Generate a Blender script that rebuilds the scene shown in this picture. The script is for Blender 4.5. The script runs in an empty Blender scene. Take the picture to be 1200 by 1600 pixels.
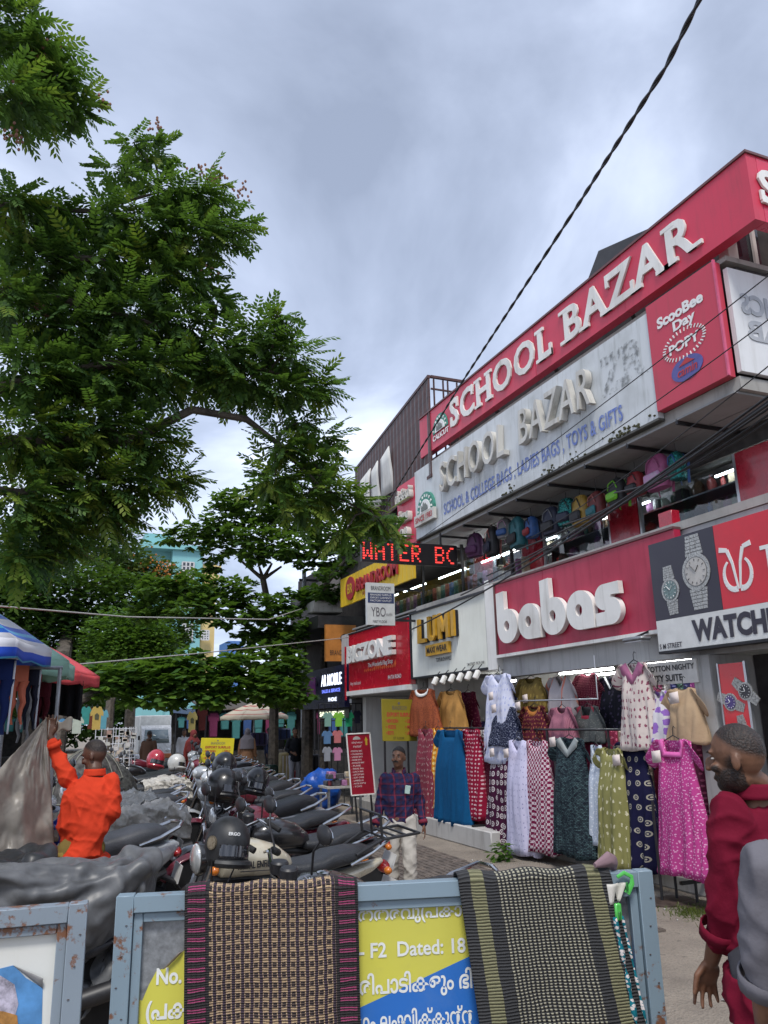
import bpy, bmesh, math, random
import numpy as np
from mathutils import Vector, Matrix, noise, Quaternion
R = math.radians
PI = math.pi
random.seed(7); rng = np.random.default_rng(7)
sc = bpy.context.scene
col = sc.collection

# ------------------------------------------------------------------ camera
F, ROLL, CH = 1240.0, R(1.2), 1.8          # focal length in pixels of the 1200x1600 photograph, roll, eye height
YAW, PITCH = R(22.724), R(14.7224)
CAMP = Vector((0, 0, CH))
fw = Vector((math.sin(YAW)*math.cos(PITCH), math.cos(YAW)*math.cos(PITCH), math.sin(PITCH)))
r_ = Vector((math.cos(YAW), -math.sin(YAW), 0)); u_ = r_.cross(fw)
rt = r_*math.cos(ROLL) - u_*math.sin(ROLL); up = u_*math.cos(ROLL) + r_*math.sin(ROLL)
cd = bpy.data.cameras.new('camera'); cam = bpy.data.objects.new('camera', cd); col.objects.link(cam)
M = Matrix((rt, up, -fw)).transposed().to_4x4(); M.translation = CAMP
cam.matrix_world = M
cd.sensor_fit = 'VERTICAL'; cd.sensor_height = 24.0; cd.lens = 24.0*F/1600.0
cd.clip_start = 0.05; cd.clip_end = 3000
sc.camera = cam

# ------------------------------------------------------------------ sky, sun, exposure
w = bpy.data.worlds.new('World'); sc.world = w; w.use_nodes = True
nt = w.node_tree; N = nt.nodes; Lk = nt.links
bg = N['Background']
sky = N.new('ShaderNodeTexSky'); sky.sky_type = 'NISHITA'; sky.sun_disc = False
sky.sun_elevation = R(56); sky.sun_rotation = R(205)
tc = N.new('ShaderNodeTexCoord')
sep = N.new('ShaderNodeSeparateXYZ'); Lk.new(tc.outputs['Generated'], sep.inputs[0])
zadd = N.new('ShaderNodeMath'); zadd.operation = 'ADD'; zadd.inputs[1].default_value = 0.22; Lk.new(sep.outputs['Z'], zadd.inputs[0])
zmax = N.new('ShaderNodeMath'); zmax.operation = 'MAXIMUM'; zmax.inputs[1].default_value = 0.08; Lk.new(zadd.outputs[0], zmax.inputs[0])
dx = N.new('ShaderNodeMath'); dx.operation = 'DIVIDE'; Lk.new(sep.outputs['X'], dx.inputs[0]); Lk.new(zmax.outputs[0], dx.inputs[1])
dy = N.new('ShaderNodeMath'); dy.operation = 'DIVIDE'; Lk.new(sep.outputs['Y'], dy.inputs[0]); Lk.new(zmax.outputs[0], dy.inputs[1])
cmb = N.new('ShaderNodeCombineXYZ'); Lk.new(dx.outputs[0], cmb.inputs[0]); Lk.new(dy.outputs[0], cmb.inputs[1]); cmb.inputs[2].default_value = 2.2
n1 = N.new('ShaderNodeTexNoise'); n1.inputs['Scale'].default_value = 1.15; n1.inputs['Detail'].default_value = 7; n1.inputs['Roughness'].default_value = 0.53
n1.inputs['Distortion'].default_value = 0.35
Lk.new(cmb.outputs[0], n1.inputs['Vector'])
rmp = N.new('ShaderNodeValToRGB'); Lk.new(n1.outputs['Fac'], rmp.inputs[0])
e = rmp.color_ramp.elements
e[0].position = 0.34; e[0].color = (2.0, 2.35, 3.15, 1)
e[1].position = 0.64; e[1].color = (6.9, 7.3, 8.1, 1)
k = rmp.color_ramp.elements.new(0.45); k.color = (3.0, 3.45, 4.5, 1)
k = rmp.color_ramp.elements.new(0.55); k.color = (4.6, 5.15, 6.4, 1)
mx = N.new('ShaderNodeMix'); mx.data_type = 'RGBA'; mx.inputs[0].default_value = 0.90
Lk.new(sky.outputs[0], mx.inputs[6]); gr = N.new('ShaderNodeMapRange'); gr.inputs[1].default_value = 0.0; gr.inputs[2].default_value = 0.75; gr.inputs[3].default_value = 1.22; gr.inputs[4].default_value = 0.96; Lk.new(sep.outputs['Z'], gr.inputs[0])
vm = N.new('ShaderNodeVectorMath'); vm.operation = 'SCALE'; Lk.new(rmp.outputs[0], vm.inputs[0]); Lk.new(gr.outputs[0], vm.inputs['Scale']); Lk.new(vm.outputs[0], mx.inputs[7]); Lk.new(mx.outputs[2], bg.inputs[0])
bg.inputs[1].default_value = 0.10
sd = bpy.data.lights.new('sun', 'SUN'); sd.energy = 1.5; sd.angle = R(14); sd.color = (1, 0.96, 0.9)
so = bpy.data.objects.new('sun', sd); col.objects.link(so)
el, az = R(56), R(205)      # compass angle from +Y towards +X
sdir = Vector((math.sin(az)*math.cos(el), math.cos(az)*math.cos(el), math.sin(el)))
so.rotation_euler = sdir.to_track_quat('Z', 'Y').to_euler(); so.location = (0, -5, 20)
vs = sc.view_settings; vs.view_transform = 'Standard'; vs.look = 'None'; vs.exposure = 1.0; vs.gamma = 1
vs.use_curve_mapping = False

# ------------------------------------------------------------------ pixel -> world helpers (a pixel gives a direction, the plane gives the distance)
def ray(px, py): return rt*((px-600)/F) - up*((py-800)/F) + fw
def onX(px, py, X): d = ray(px, py); return CAMP + d*(X/d.x)
def onY(px, py, Y): d = ray(px, py); return CAMP + d*(Y/d.y)
def onZ(px, py, Z=0.): d = ray(px, py); return CAMP + d*((Z-CH)/d.z)
def atD(px, py, D): return CAMP + ray(px, py)*D

# ------------------------------------------------------------------ materials
MATS = {}
def _mat(name):
    m = bpy.data.materials.new(name); m.use_nodes = True
    return m, m.node_tree.nodes, m.node_tree.links, m.node_tree.nodes['Principled BSDF']
def rgb(c): return (c[0], c[1], c[2], 1)
def mat(name, c, rough=0.6, metal=0.0, var=0.15, scale=6.0, bump=0.0, bscale=40.0, c2=None, lo=0.35, hi=0.7, coat=0.0, emit=None, alpha=1.0, spec=0.5, trans=0.0, objrand=0.0):
    """base colour with a soft noise towards c2 (or a darker tone), optional fine bump"""
    if name in MATS: return MATS[name]
    m, n, l, b = _mat(name)
    t = n.new('ShaderNodeTexCoord')
    nz = n.new('ShaderNodeTexNoise'); nz.inputs['Scale'].default_value = scale; nz.inputs['Detail'].default_value = 6; nz.inputs['Roughness'].default_value = 0.65
    l.new(t.outputs['Object'], nz.inputs['Vector'])
    r = n.new('ShaderNodeValToRGB'); l.new(nz.outputs['Fac'], r.inputs[0])
    r.color_ramp.elements[0].position = lo; r.color_ramp.elements[1].position = hi
    cc = c2 if c2 else tuple(max(0, x*(1-var*2)) for x in c)
    r.color_ramp.elements[0].color = rgb(cc); r.color_ramp.elements[1].color = rgb(c)
    out = r.outputs[0]
    if objrand:
        oi = n.new('ShaderNodeObjectInfo'); hs = n.new('ShaderNodeHueSaturation'); mr = n.new('ShaderNodeMapRange')
        mr.inputs[3].default_value = 1-objrand; mr.inputs[4].default_value = 1+objrand
        l.new(oi.outputs['Random'], mr.inputs[0]); l.new(mr.outputs[0], hs.inputs['Value']); l.new(out, hs.inputs['Color']); out = hs.outputs[0]
    l.new(out, b.inputs['Base Color'])
    b.inputs['Roughness'].default_value = rough; b.inputs['Metallic'].default_value = metal
    b.inputs['Specular IOR Level'].default_value = spec
    b.inputs['Coat Weight'].default_value = coat
    b.inputs['Alpha'].default_value = alpha
    b.inputs['Transmission Weight'].default_value = trans
    rr = n.new('ShaderNodeMapRange'); rr.inputs[3].default_value = max(0.02, rough-0.12); rr.inputs[4].default_value = min(1, rough+0.12)
    l.new(nz.outputs['Fac'], rr.inputs[0]); l.new(rr.outputs[0], b.inputs['Roughness'])
    if bump:
        n2 = n.new('ShaderNodeTexNoise'); n2.inputs['Scale'].default_value = bscale; n2.inputs['Detail'].default_value = 4
        l.new(t.outputs['Object'], n2.inputs['Vector'])
        bp = n.new('ShaderNodeBump'); bp.inputs['Strength'].default_value = bump; bp.inputs['Distance'].default_value = 0.02
        l.new(n2.outputs['Fac'], bp.inputs['Height']); l.new(bp.outputs[0], b.inputs['Normal'])
    if emit:
        b.inputs['Emission Color'].default_value = rgb(emit[:3]); b.inputs['Emission Strength'].default_value = emit[3]
    MATS[name] = m; return m

def mnode(n, l, op, a, b=None):
    x = n.new('ShaderNodeMath'); x.operation = op
    for i, v in enumerate((a, b)):
        if v is None: continue
        if isinstance(v, (int, float)): x.inputs[i].default_value = v
        else: l.new(v, x.inputs[i])
    return x.outputs[0]
def mixc(n, l, fac, a, b):
    x = n.new('ShaderNodeMix'); x.data_type = 'RGBA'
    if isinstance(fac, (int, float)): x.inputs[0].default_value = fac
    else: l.new(fac, x.inputs[0])
    for i, v in ((6, a), (7, b)):
        if isinstance(v, tuple): x.inputs[i].default_value = rgb(v)
        else: l.new(v, x.inputs[i])
    return x.outputs[2]

def fabric(name, c, kind='plain', c2=(0.8, 0.8, 0.8), s=20.0, th=0.25, c3=None, rough=0.85):
    """printed cloth; pattern laid out on the UV map (metres on the cloth)"""
    if name in MATS: return MATS[name]
    m, n, l, b = _mat(name)
    t = n.new('ShaderNodeTexCoord'); uv = t.outputs['UV']
    base = c
    nz = n.new('ShaderNodeTexNoise'); nz.inputs['Scale'].default_value = 9; nz.inputs['Detail'].default_value = 5
    l.new(t.outputs['Object'], nz.inputs['Vector'])
    cb = mixc(n, l, mnode(n, l, 'MULTIPLY', nz.outputs['Fac'], 0.5), c, tuple(x*0.55 for x in c))
    if kind == 'plain': out = cb
    else:
        if kind in ('dots', 'rings', 'flowers', 'motif'):
            v = n.new('ShaderNodeTexVoronoi'); v.voronoi_dimensions = '2D'; v.inputs['Scale'].default_value = s
            v.inputs['Randomness'].default_value = {'dots': 0.25, 'rings': 0.35, 'flowers': 0.9, 'motif': 0.45}[kind]
            if kind == 'motif':
                mp = n.new('ShaderNodeMapping'); mp.inputs['Scale'].default_value = (1.6, 0.8, 1); l.new(uv, mp.inputs[0]); l.new(mp.outputs[0], v.inputs['Vector'])
            else: l.new(uv, v.inputs['Vector'])
            d = v.outputs['Distance']
            if kind in ('flowers', 'motif'):
                wn = n.new('ShaderNodeTexNoise'); wn.inputs['Scale'].default_value = s*4; l.new(uv, wn.inputs['Vector'])
                d = mnode(n, l, 'ADD', d, mnode(n, l, 'MULTIPLY', mnode(n, l, 'SUBTRACT', wn.outputs['Fac'], 0.5), 0.55))
            f = mnode(n, l, 'LESS_THAN', d, th)
            out = mixc(n, l, f, cb, c2)
            if kind == 'rings':
                out = mixc(n, l, mnode(n, l, 'LESS_THAN', d, th*0.62), out, c); out = mixc(n, l, mnode(n, l, 'LESS_THAN', d, th*0.3), out, c2)
            if c3:
                f2 = mnode(n, l, 'LESS_THAN', d, th*0.45); out = mixc(n, l, f2, out, c3)
        elif kind == 'check':
            v = n.new('ShaderNodeTexChecker'); v.inputs['Scale'].default_value = s; l.new(uv, v.inputs['Vector'])
            nn = n.new('ShaderNodeTexNoise'); nn.inputs['Scale'].default_value = s*2.2; l.new(uv, nn.inputs['Vector'])
            f = mnode(n, l, 'MULTIPLY', v.outputs['Fac'], mnode(n, l, 'GREATER_THAN', nn.outputs['Fac'], 0.42)); out = mixc(n, l, f, cb, c2)
        elif kind == 'weave':
            v = n.new('ShaderNodeTexBrick'); v.inputs['Scale'].default_value = s; v.inputs['Mortar Size'].default_value = 0.04
            v.inputs['Color1'].default_value = rgb(c); v.inputs['Color2'].default_value = rgb(c2); v.inputs['Mortar'].default_value = rgb(tuple(x*0.4 for x in c))
            l.new(uv, v.inputs['Vector']); out = v.outputs['Color']
        elif kind == 'noise':
            v = n.new('ShaderNodeTexNoise'); v.inputs['Scale'].default_value = s; v.inputs['Detail'].default_value = 3; l.new(uv, v.inputs['Vector'])
            f = mnode(n, l, 'GREATER_THAN', v.outputs['Fac'], 0.5+th*0.3); out = mixc(n, l, f, cb, c2)
        elif kind in ('stripes', 'hstripes', 'plaid'):
            sp = n.new('ShaderNodeSeparateXYZ'); l.new(uv, sp.inputs[0])
            def st(sock, sc_, w_): return mnode(n, l, 'LESS_THAN', mnode(n, l, 'FRACT', mnode(n, l, 'MULTIPLY', sock, sc_)), w_)
            if kind == 'stripes': out = mixc(n, l, st(sp.outputs[0], s, th), cb, c2)
            elif kind == 'hstripes': out = mixc(n, l, st(sp.outputs[1], s, th), cb, c2)
            else:
                o = mixc(n, l, mnode(n, l, 'MULTIPLY', st(sp.outputs[0], s, 0.45), 0.55), cb, c3)
                o = mixc(n, l, mnode(n, l, 'MULTIPLY', st(sp.outputs[1], s, 0.45), 0.5), o, c3)
                o = mixc(n, l, mnode(n, l, 'MULTIPLY', st(sp.outputs[0], s*0.5, th*0.4), 0.7), o, c2)
                out = mixc(n, l, mnode(n, l, 'MULTIPLY', st(sp.outputs[1], s*0.5, th*0.3), 0.55), o, c2)
    l.new(out, b.inputs['Base Color']); b.inputs['Roughness'].default_value = rough
    b.inputs['Specular IOR Level'].default_value = 0.15
    n2 = n.new('ShaderNodeTexNoise'); n2.inputs['Scale'].default_value = 14; n2.inputs['Detail'].default_value = 5; l.new(t.outputs['Object'], n2.inputs['Vector'])
    bp = n.new('ShaderNodeBump'); bp.inputs['Strength'].default_value = 0.35; bp.inputs['Distance'].default_value = 0.02
    l.new(n2.outputs['Fac'], bp.inputs['Height']); l.new(bp.outputs[0], b.inputs['Normal'])
    MATS[name] = m; return m

def leafmat(name, c, c2, tr=0.35):
    if name in MATS: return MATS[name]
    m, n, l, b = _mat(name)
    g = n.new('ShaderNodeNewGeometry')
    r = n.new('ShaderNodeValToRGB'); l.new(g.outputs['Random Per Island'], r.inputs[0])
    r.color_ramp.elements[0].color = rgb(c); r.color_ramp.elements[1].color = rgb(c2)
    l.new(r.outputs[0], b.inputs['Base Color']); b.inputs['Roughness'].default_value = 0.5; b.inputs['Specular IOR Level'].default_value = 0.3
    tl = n.new('ShaderNodeBsdfTranslucent')
    tcv = mixc(n, l, 0.5, r.outputs[0], (0.16, 0.30, 0.02)); l.new(tcv, tl.inputs[0])
    ms = n.new('ShaderNodeMixShader'); ms.inputs[0].default_value = tr
    l.new(b.outputs[0], ms.inputs[1]); l.new(tl.outputs[0], ms.inputs[2]); l.new(ms.outputs[0], n['Material Output'].inputs[0])
    MATS[name] = m; return m

def grimy(name, c, dirt=(0.12, 0.11, 0.10), rough=0.5, amt=0.55, streak=True, coat=0.0, scale=1.5, bump=0.08):
    """painted sheet with rain streaks (noise stretched down the sheet) and blotches"""
    if name in MATS: return MATS[name]
    m, n, l, b = _mat(name)
    t = n.new('ShaderNodeTexCoord')
    mp = n.new('ShaderNodeMapping'); mp.inputs['Scale'].default_value = (7, 7, 0.55) if streak else (3, 3, 3); l.new(t.outputs['Object'], mp.inputs[0])
    a = n.new('ShaderNodeTexNoise'); a.inputs['Scale'].default_value = scale; a.inputs['Detail'].default_value = 8; a.inputs['Roughness'].default_value = 0.7; l.new(mp.outputs[0], a.inputs['Vector'])
    a2 = n.new('ShaderNodeTexNoise'); a2.inputs['Scale'].default_value = 1.7; a2.inputs['Detail'].default_value = 7; l.new(t.outputs['Object'], a2.inputs['Vector'])
    mr = n.new('ShaderNodeMapRange'); mr.inputs[1].default_value = 0.52; mr.inputs[2].default_value = 0.78; l.new(a.outputs['Fac'], mr.inputs[0])
    mr2 = n.new('ShaderNodeMapRange'); mr2.inputs[1].default_value = 0.45; mr2.inputs[2].default_value = 0.75; l.new(a2.outputs['Fac'], mr2.inputs[0])
    f = mnode(n, l, 'MULTIPLY', mnode(n, l, 'ADD', mnode(n, l, 'MULTIPLY', mr.outputs[0], 0.7), mnode(n, l, 'MULTIPLY', mr2.outputs[0], 0.5)), amt)
    l.new(mixc(n, l, f, c, dirt), b.inputs['Base Color'])
    b.inputs['Roughness'].default_value = rough; b.inputs['Coat Weight'].default_value = coat
    l.new(mnode(n, l, 'ADD', mnode(n, l, 'MULTIPLY', f, 0.35), rough), b.inputs['Roughness'])
    bp = n.new('ShaderNodeBump'); bp.inputs['Strength'].default_value = bump; bp.inputs['Distance'].default_value = 0.03
    l.new(a2.outputs['Fac'], bp.inputs['Height']); l.new(bp.outputs[0], b.inputs['Normal'])
    MATS[name] = m; return m

def rusty(name, c, rust=(0.16, 0.07, 0.035), th=0.58, rough=0.45):
    if name in MATS: return MATS[name]
    m, n, l, b = _mat(name)
    t = n.new('ShaderNodeTexCoord')
    a = n.new('ShaderNodeTexNoise'); a.inputs['Scale'].default_value = 15; a.inputs['Detail'].default_value = 9; a.inputs['Roughness'].default_value = 0.66; l.new(t.outputs['Object'], a.inputs['Vector'])
    a2 = n.new('ShaderNodeTexNoise'); a2.inputs['Scale'].default_value = 2.3; a2.inputs['Detail'].default_value = 6; l.new(t.outputs['Object'], a2.inputs['Vector'])
    s_ = mnode(n, l, 'ADD', mnode(n, l, 'MULTIPLY', a.outputs['Fac'], 0.6), mnode(n, l, 'MULTIPLY', a2.outputs['Fac'], 0.4))
    mr = n.new('ShaderNodeMapRange'); mr.inputs[1].default_value = th-0.015; mr.inputs[2].default_value = th+0.02; l.new(s_, mr.inputs[0])
    cv = mixc(n, l, mnode(n, l, 'MULTIPLY', a2.outputs['Fac'], 0.7), c, tuple(x*0.55 for x in c))
    l.new(mixc(n, l, mr.outputs[0], cv, rust), b.inputs['Base Color'])
    b.inputs['Roughness'].default_value = rough
    bp = n.new('ShaderNodeBump'); bp.inputs['Strength'].default_value = 0.25; bp.inputs['Distance'].default_value = 0.01
    l.new(mnode(n, l, 'SUBTRACT', 1.0, mr.outputs[0]), bp.inputs['Height']); l.new(bp.outputs[0], b.inputs['Normal'])
    MATS[name] = m; return m

def glass(name, c=(0.75, 0.8, 0.82), alpha=0.25, rough=0.03):
    if name in MATS: return MATS[name]
    m, n, l, b = _mat(name)
    tr = n.new('ShaderNodeBsdfTransparent'); tr.inputs[0].default_value = rgb(c)
    gl = n.new('ShaderNodeBsdfGlossy'); gl.inputs[1].default_value = rough
    fr = n.new('ShaderNodeFresnel'); fr.inputs[0].default_value = 1.5
    ms = n.new('ShaderNodeMixShader'); bk = n.new('ShaderNodeNewGeometry'); l.new(mnode(n, l, 'MULTIPLY', mnode(n, l, 'ADD', fr.outputs[0], alpha*0.15), mnode(n, l, 'SUBTRACT', 1.0, bk.outputs['Backfacing'])), ms.inputs[0]); l.new(tr.outputs[0], ms.inputs[1]); l.new(gl.outputs[0], ms.inputs[2])
    l.new(ms.outputs[0], n['Material Output'].inputs[0])
    MATS[name] = m; return m

# ------------------------------------------------------------------ mesh builder
class MB:
    def __init__(s): s.v = []; s.f = []; s.uv = []; s.mi = []; s.cur = 0; s.sm = []; s.smooth = True; s.T = Matrix.Identity(4)
    def add(s, vs_, fs_, uvs=None, smooth=None):
        o = len(s.v)
        for p in vs_: s.v.append(tuple(s.T @ Vector(p)))
        for i, f_ in enumerate(fs_):
            s.f.append([o+j for j in f_]); s.mi.append(s.cur); s.sm.append(s.smooth if smooth is None else smooth)
            s.uv.append([uvs[j] for j in f_] if uvs else None)
        return s
    def box(s, c, d, rot=None, bev=0.0):
        hx, hy, hz = d[0]/2, d[1]/2, d[2]/2
        if bev > 0:
            b = min(bev, hx*.9, hy*.9, hz*.9)
            vs_ = []
            for sx in (-1, 1):
                for sy in (-1, 1):
                    for sz in (-1, 1):
                        vs_ += [Vector((sx*(hx-b), sy*(hy-b), sz*hz)), Vector((sx*(hx-b), sy*hy, sz*(hz-b))), Vector((sx*hx, sy*(hy-b), sz*(hz-b)))]
            bm = bmesh.new()
            for p in vs_: bm.verts.new(p)
            bmesh.ops.convex_hull(bm, input=bm.verts)
            bmesh.ops.dissolve_limit(bm, angle_limit=0.01, verts=bm.verts, edges=bm.edges)
            bm.verts.index_update()
            vv = [v.co.copy() for v in bm.verts]; ff = [[v.index for v in f.verts] for f in bm.faces]; bm.free()
        else:
            vv = [Vector((x*hx, y*hy, z*hz)) for x in (-1, 1) for y in (-1, 1) for z in (-1, 1)]
            ff = [(0, 1, 3, 2), (4, 6, 7, 5), (0, 4, 5, 1), (2, 3, 7, 6), (0, 2, 6, 4), (1, 5, 7, 3)]
        q = rot.to_matrix() if isinstance(rot, Quaternion) else (Matrix.Rotation(rot, 3, 'Z') if isinstance(rot, (int, float)) else rot)
        c = Vector(c)
        vv = [c + (q @ p if q is not None else p) for p in vv]
        return s.add(vv, ff, smooth=False)
    def mm(s, a, b, bev=0.0):
        return s.box([(a[i]+b[i])/2 for i in range(3)], [abs(b[i]-a[i]) for i in range(3)], bev=bev)
    def rings(s, rs, cap=(True, True), closed=True, uvs=None):
        n = len(rs[0]); vv = [p for r0 in rs for p in r0]; ff = []
        m = n if closed else n-1
        for i in range(len(rs)-1):
            for j in range(m):
                ff.append((i*n+j, i*n+(j+1) % n, (i+1)*n+(j+1) % n, (i+1)*n+j))
        s.add(vv, ff, uvs)
        if closed and cap[0]: s.add(rs[0], [list(range(n))[::-1]], smooth=False)
        if closed and cap[1]: s.add(rs[-1], [list(range(n))], smooth=False)
        return s
    def tube(s, pts, rad, n=8, cap=(True, True), flat=1.0, upv=None):
        pts = [Vector(p) for p in pts]
        if isinstance(rad, (int, float)): rad = [rad]*len(pts)
        rs = []; prev = None
        for i, p in enumerate(pts):
            t = (pts[min(i+1, len(pts)-1)] - pts[max(i-1, 0)])
            if t.length < 1e-9: t = Vector((0, 0, 1))
            t.normalize()
            if prev is None:
                a = upv if upv else (Vector((0, 0, 1)) if abs(t.z) < 0.9 else Vector((0, 1, 0)))
                a = Vector(a)
            else: a = prev
            x = a - t*a.dot(t)
            if x.length < 1e-6: x = t.orthogonal()
            x.normalize(); y = t.cross(x); prev = x
            rs.append([p + (x*math.cos(2*PI*j/n)*rad[i] + y*math.sin(2*PI*j/n)*rad[i]*flat) for j in range(n)])
        return s.rings(rs, cap)
    def bar(s, a, b, w_, h_=None, n=None):
        """rectangular bar from a to b"""
        a = Vector(a); b = Vector(b); t = (b-a); L = t.length; t.normalize()
        x = Vector((0, 0, 1)) if abs(t.z) < 0.9 else Vector((1, 0, 0))
        y = t.cross(x).normalized(); x = y.cross(t); h_ = h_ or w_
        rs = [[p + x*sx*h_/2 + y*sy*w_/2 for sx, sy in ((-1, -1), (-1, 1), (1, 1), (1, -1))] for p in (a, b)]
        sv = s.smooth; s.smooth = False; s.rings(rs); s.smooth = sv; return s
    def lathe(s, c, prof, n=20, axis='Z', arc=2*PI):
        """prof: (radius, height) pairs"""
        c = Vector(c); rs = []
        for r0, h in prof:
            ring = []
            for j in range(n):
                a = arc*j/n
                p = Vector((r0*math.cos(a), r0*math.sin(a), h))
                if axis == 'X': p = Vector((p.z, p.x, p.y))
                if axis == 'Y': p = Vector((p.y, p.z, p.x))
                ring.append(c+p)
            rs.append(ring)
        return s.rings(rs)
    def ell(s, c, r0, n=14, m=9, rot=None):
        c = Vector(c); rs = []
        for i in range(m+1):
            a = PI*i/m; rr = max(math.sin(a), 0.02)
            ring = []
            for j in range(n):
                b = 2*PI*j/n; p = Vector((r0[0]*rr*math.cos(b), r0[1]*rr*math.sin(b), -r0[2]*math.cos(a)))
                if rot: p = rot @ p
                ring.append(c+p)
            rs.append(ring)
        return s.rings(rs)
    def prism(s, poly, o, ux, uy, d):
        """polygon (2d) on plane o+ux*x+uy*y, extruded by vector d"""
        o, ux, uy, d = map(Vector, (o, ux, uy, d)); n = len(poly)
        a = [o+ux*x+uy*y for x, y in poly]; b = [p+d for p in a]
        ff = [list(range(n))[::-1], [n+i for i in range(n)]]+[(i, (i+1) % n, n+(i+1) % n, n+i) for i in range(n)]
        return s.add(a+b, ff, smooth=False)
    def grid(s, fn, nu, nv, uvf=None):
        vv = []; uvs = []
        for i in range(nu+1):
            for j in range(nv+1):
                a, b = i/nu, j/nv; vv.append(fn(a, b)); uvs.append(uvf(a, b) if uvf else (a, b))
        ff = [(i*(nv+1)+j, (i+1)*(nv+1)+j, (i+1)*(nv+1)+j+1, i*(nv+1)+j+1) for i in range(nu) for j in range(nv)]
        return s.add(vv, ff, uvs)
    def mesh(s, name, mats, sharp=40, origin=None, inv=None):
        me = bpy.data.meshes.new(name)
        vv = s.v
        if inv is not None: vv = [tuple(inv @ Vector(p)) for p in vv]
        me.from_pydata(vv, [], s.f)
        for m_ in (mats if isinstance(mats, (list, tuple)) else [mats]): me.materials.append(m_)
        me.polygons.foreach_set('material_index', s.mi)
        me.polygons.foreach_set('use_smooth', s.sm)
        if any(u is not None for u in s.uv):
            ul = me.uv_layers.new(name='UVMap'); i = 0; flat = []
            for p, u in zip(s.f, s.uv):
                for k_ in range(len(p)): flat += list(u[k_]) if u else [0, 0]
            ul.data.foreach_set('uv', flat)
        bm = bmesh.new(); bm.from_mesh(me); bmesh.ops.remove_doubles(bm, verts=bm.verts, dist=1e-5) if not any(u is not None for u in s.uv) else None
        bmesh.ops.recalc_face_normals(bm, faces=bm.faces); bm.to_mesh(me); bm.free()
        if sharp: me.set_sharp_from_angle(angle=R(sharp))
        me.update(); return me
    def build(s, name, mats, parent=None, world=False, solid=0, sharp=40, sub=0, label=None, stuff=False):
        if parent is None:
            a = np.array(s.v); lo = a.min(0); hi = a.max(0); o = Vector(((lo[0]+hi[0])/2, (lo[1]+hi[1])/2, lo[2]))
            me = s.mesh(name, mats, sharp, inv=Matrix.Translation(-o)); ob = bpy.data.objects.new(name, me); ob.location = o
        else:
            inv = wm(parent).inverted() if world else None
            me = s.mesh(name, mats, sharp, inv=inv); ob = bpy.data.objects.new(name, me); ob.parent = parent
        col.objects.link(ob)
        if solid:
            md = ob.modifiers.new('thickness', 'SOLIDIFY'); md.thickness = solid; md.offset = 0
        if sub:
            md = ob.modifiers.new('smooth', 'SUBSURF'); md.levels = sub; md.render_levels = sub
        if label: ob['label'] = label
        if stuff: ob['kind'] = 'stuff'
        return ob
def wm(o):
    m = Matrix.LocRotScale(o.location, o.rotation_euler, o.scale)
    return wm(o.parent) @ m if o.parent else m
def tag(o, label, cat, group=None, kind=None):
    if label: o['label'] = label
    if cat: o['category'] = cat
    if group: o['group'] = group
    if kind: o['kind'] = kind
    return o
def thing(name, label, cat, loc=(0, 0, 0), rz=0.0, group=None):
    o = bpy.data.objects.new(name, None); col.objects.link(o); o.location = loc; o.rotation_euler = (0, 0, rz)
    o.empty_display_size = 0.1
    return tag(o, label, cat, group)
def nth(n): return '%d%s' % (n, 'th' if 10 < n % 100 < 14 else {1: 'st', 2: 'nd', 3: 'rd'}.get(n % 10, 'th'))
def struct(o): o['kind'] = 'structure'; return o
def dup(root, loc=None, rz=None, label=None, group=None):
    def cp(o, par):
        c = o.copy(); col.objects.link(c); c.parent = par
        for ch in list(o.children): cp(ch, c)
        return c
    r = cp(root, None)
    if loc is not None: r.location = loc
    if rz is not None: r.rotation_euler = (0, 0, rz)
    if label: r['label'] = label
    if group: r['group'] = group
    return r
def override(o, part, m):
    """give one part of a copied thing its own material"""
    for ch in o.children:
        if ch.name.split('.')[0] == part:
            for sl in ch.material_slots: sl.link = 'OBJECT'; sl.material = m

# ---- lettering: text or outlines turned into mesh
def textmesh(body, extr=0.0, offset=0.0, align='LEFT', res=3, space=1.0, line=1.0):
    c = bpy.data.curves.new('t', 'FONT'); c.body = body; c.extrude = extr; c.offset = offset; c.resolution_u = res; c.space_character = space; c.space_line = line
    c.align_x = align; c.fill_mode = 'BOTH' if extr else 'FRONT'
    ob = bpy.data.objects.new('t', c); col.objects.link(ob)
    dg = bpy.context.evaluated_depsgraph_get(); dg.update()
    me = bpy.data.meshes.new_from_object(ob.evaluated_get(dg)); bpy.data.objects.remove(ob); bpy.data.curves.remove(c)
    return me
def outline_mesh(loops, extr, bevel=0.0, width=None):
    """filled 2d outlines (even-odd) or, with width, strokes of that half-width"""
    c = bpy.data.curves.new('t', 'CURVE'); c.dimensions = '2D'; c.fill_mode = 'BOTH'; c.extrude = extr; c.bevel_depth = bevel; c.bevel_resolution = 0
    for lp in loops:
        sp = c.splines.new('POLY'); sp.points.add(len(lp)-1); sp.use_cyclic_u = True
        for p, q in zip(sp.points, lp): p.co = (q[0], q[1], 0, 1)
    ob = bpy.data.objects.new('t', c); col.objects.link(ob)
    dg = bpy.context.evaluated_depsgraph_get(); dg.update()
    me = bpy.data.meshes.new_from_object(ob.evaluated_get(dg)); bpy.data.objects.remove(ob); bpy.data.curves.remove(c)
    return me
def mb_from(me):
    mb = MB(); mb.add([v.co.copy() for v in me.vertices], [list(p.vertices) for p in me.polygons], smooth=False); bpy.data.meshes.remove(me); return mb
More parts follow.
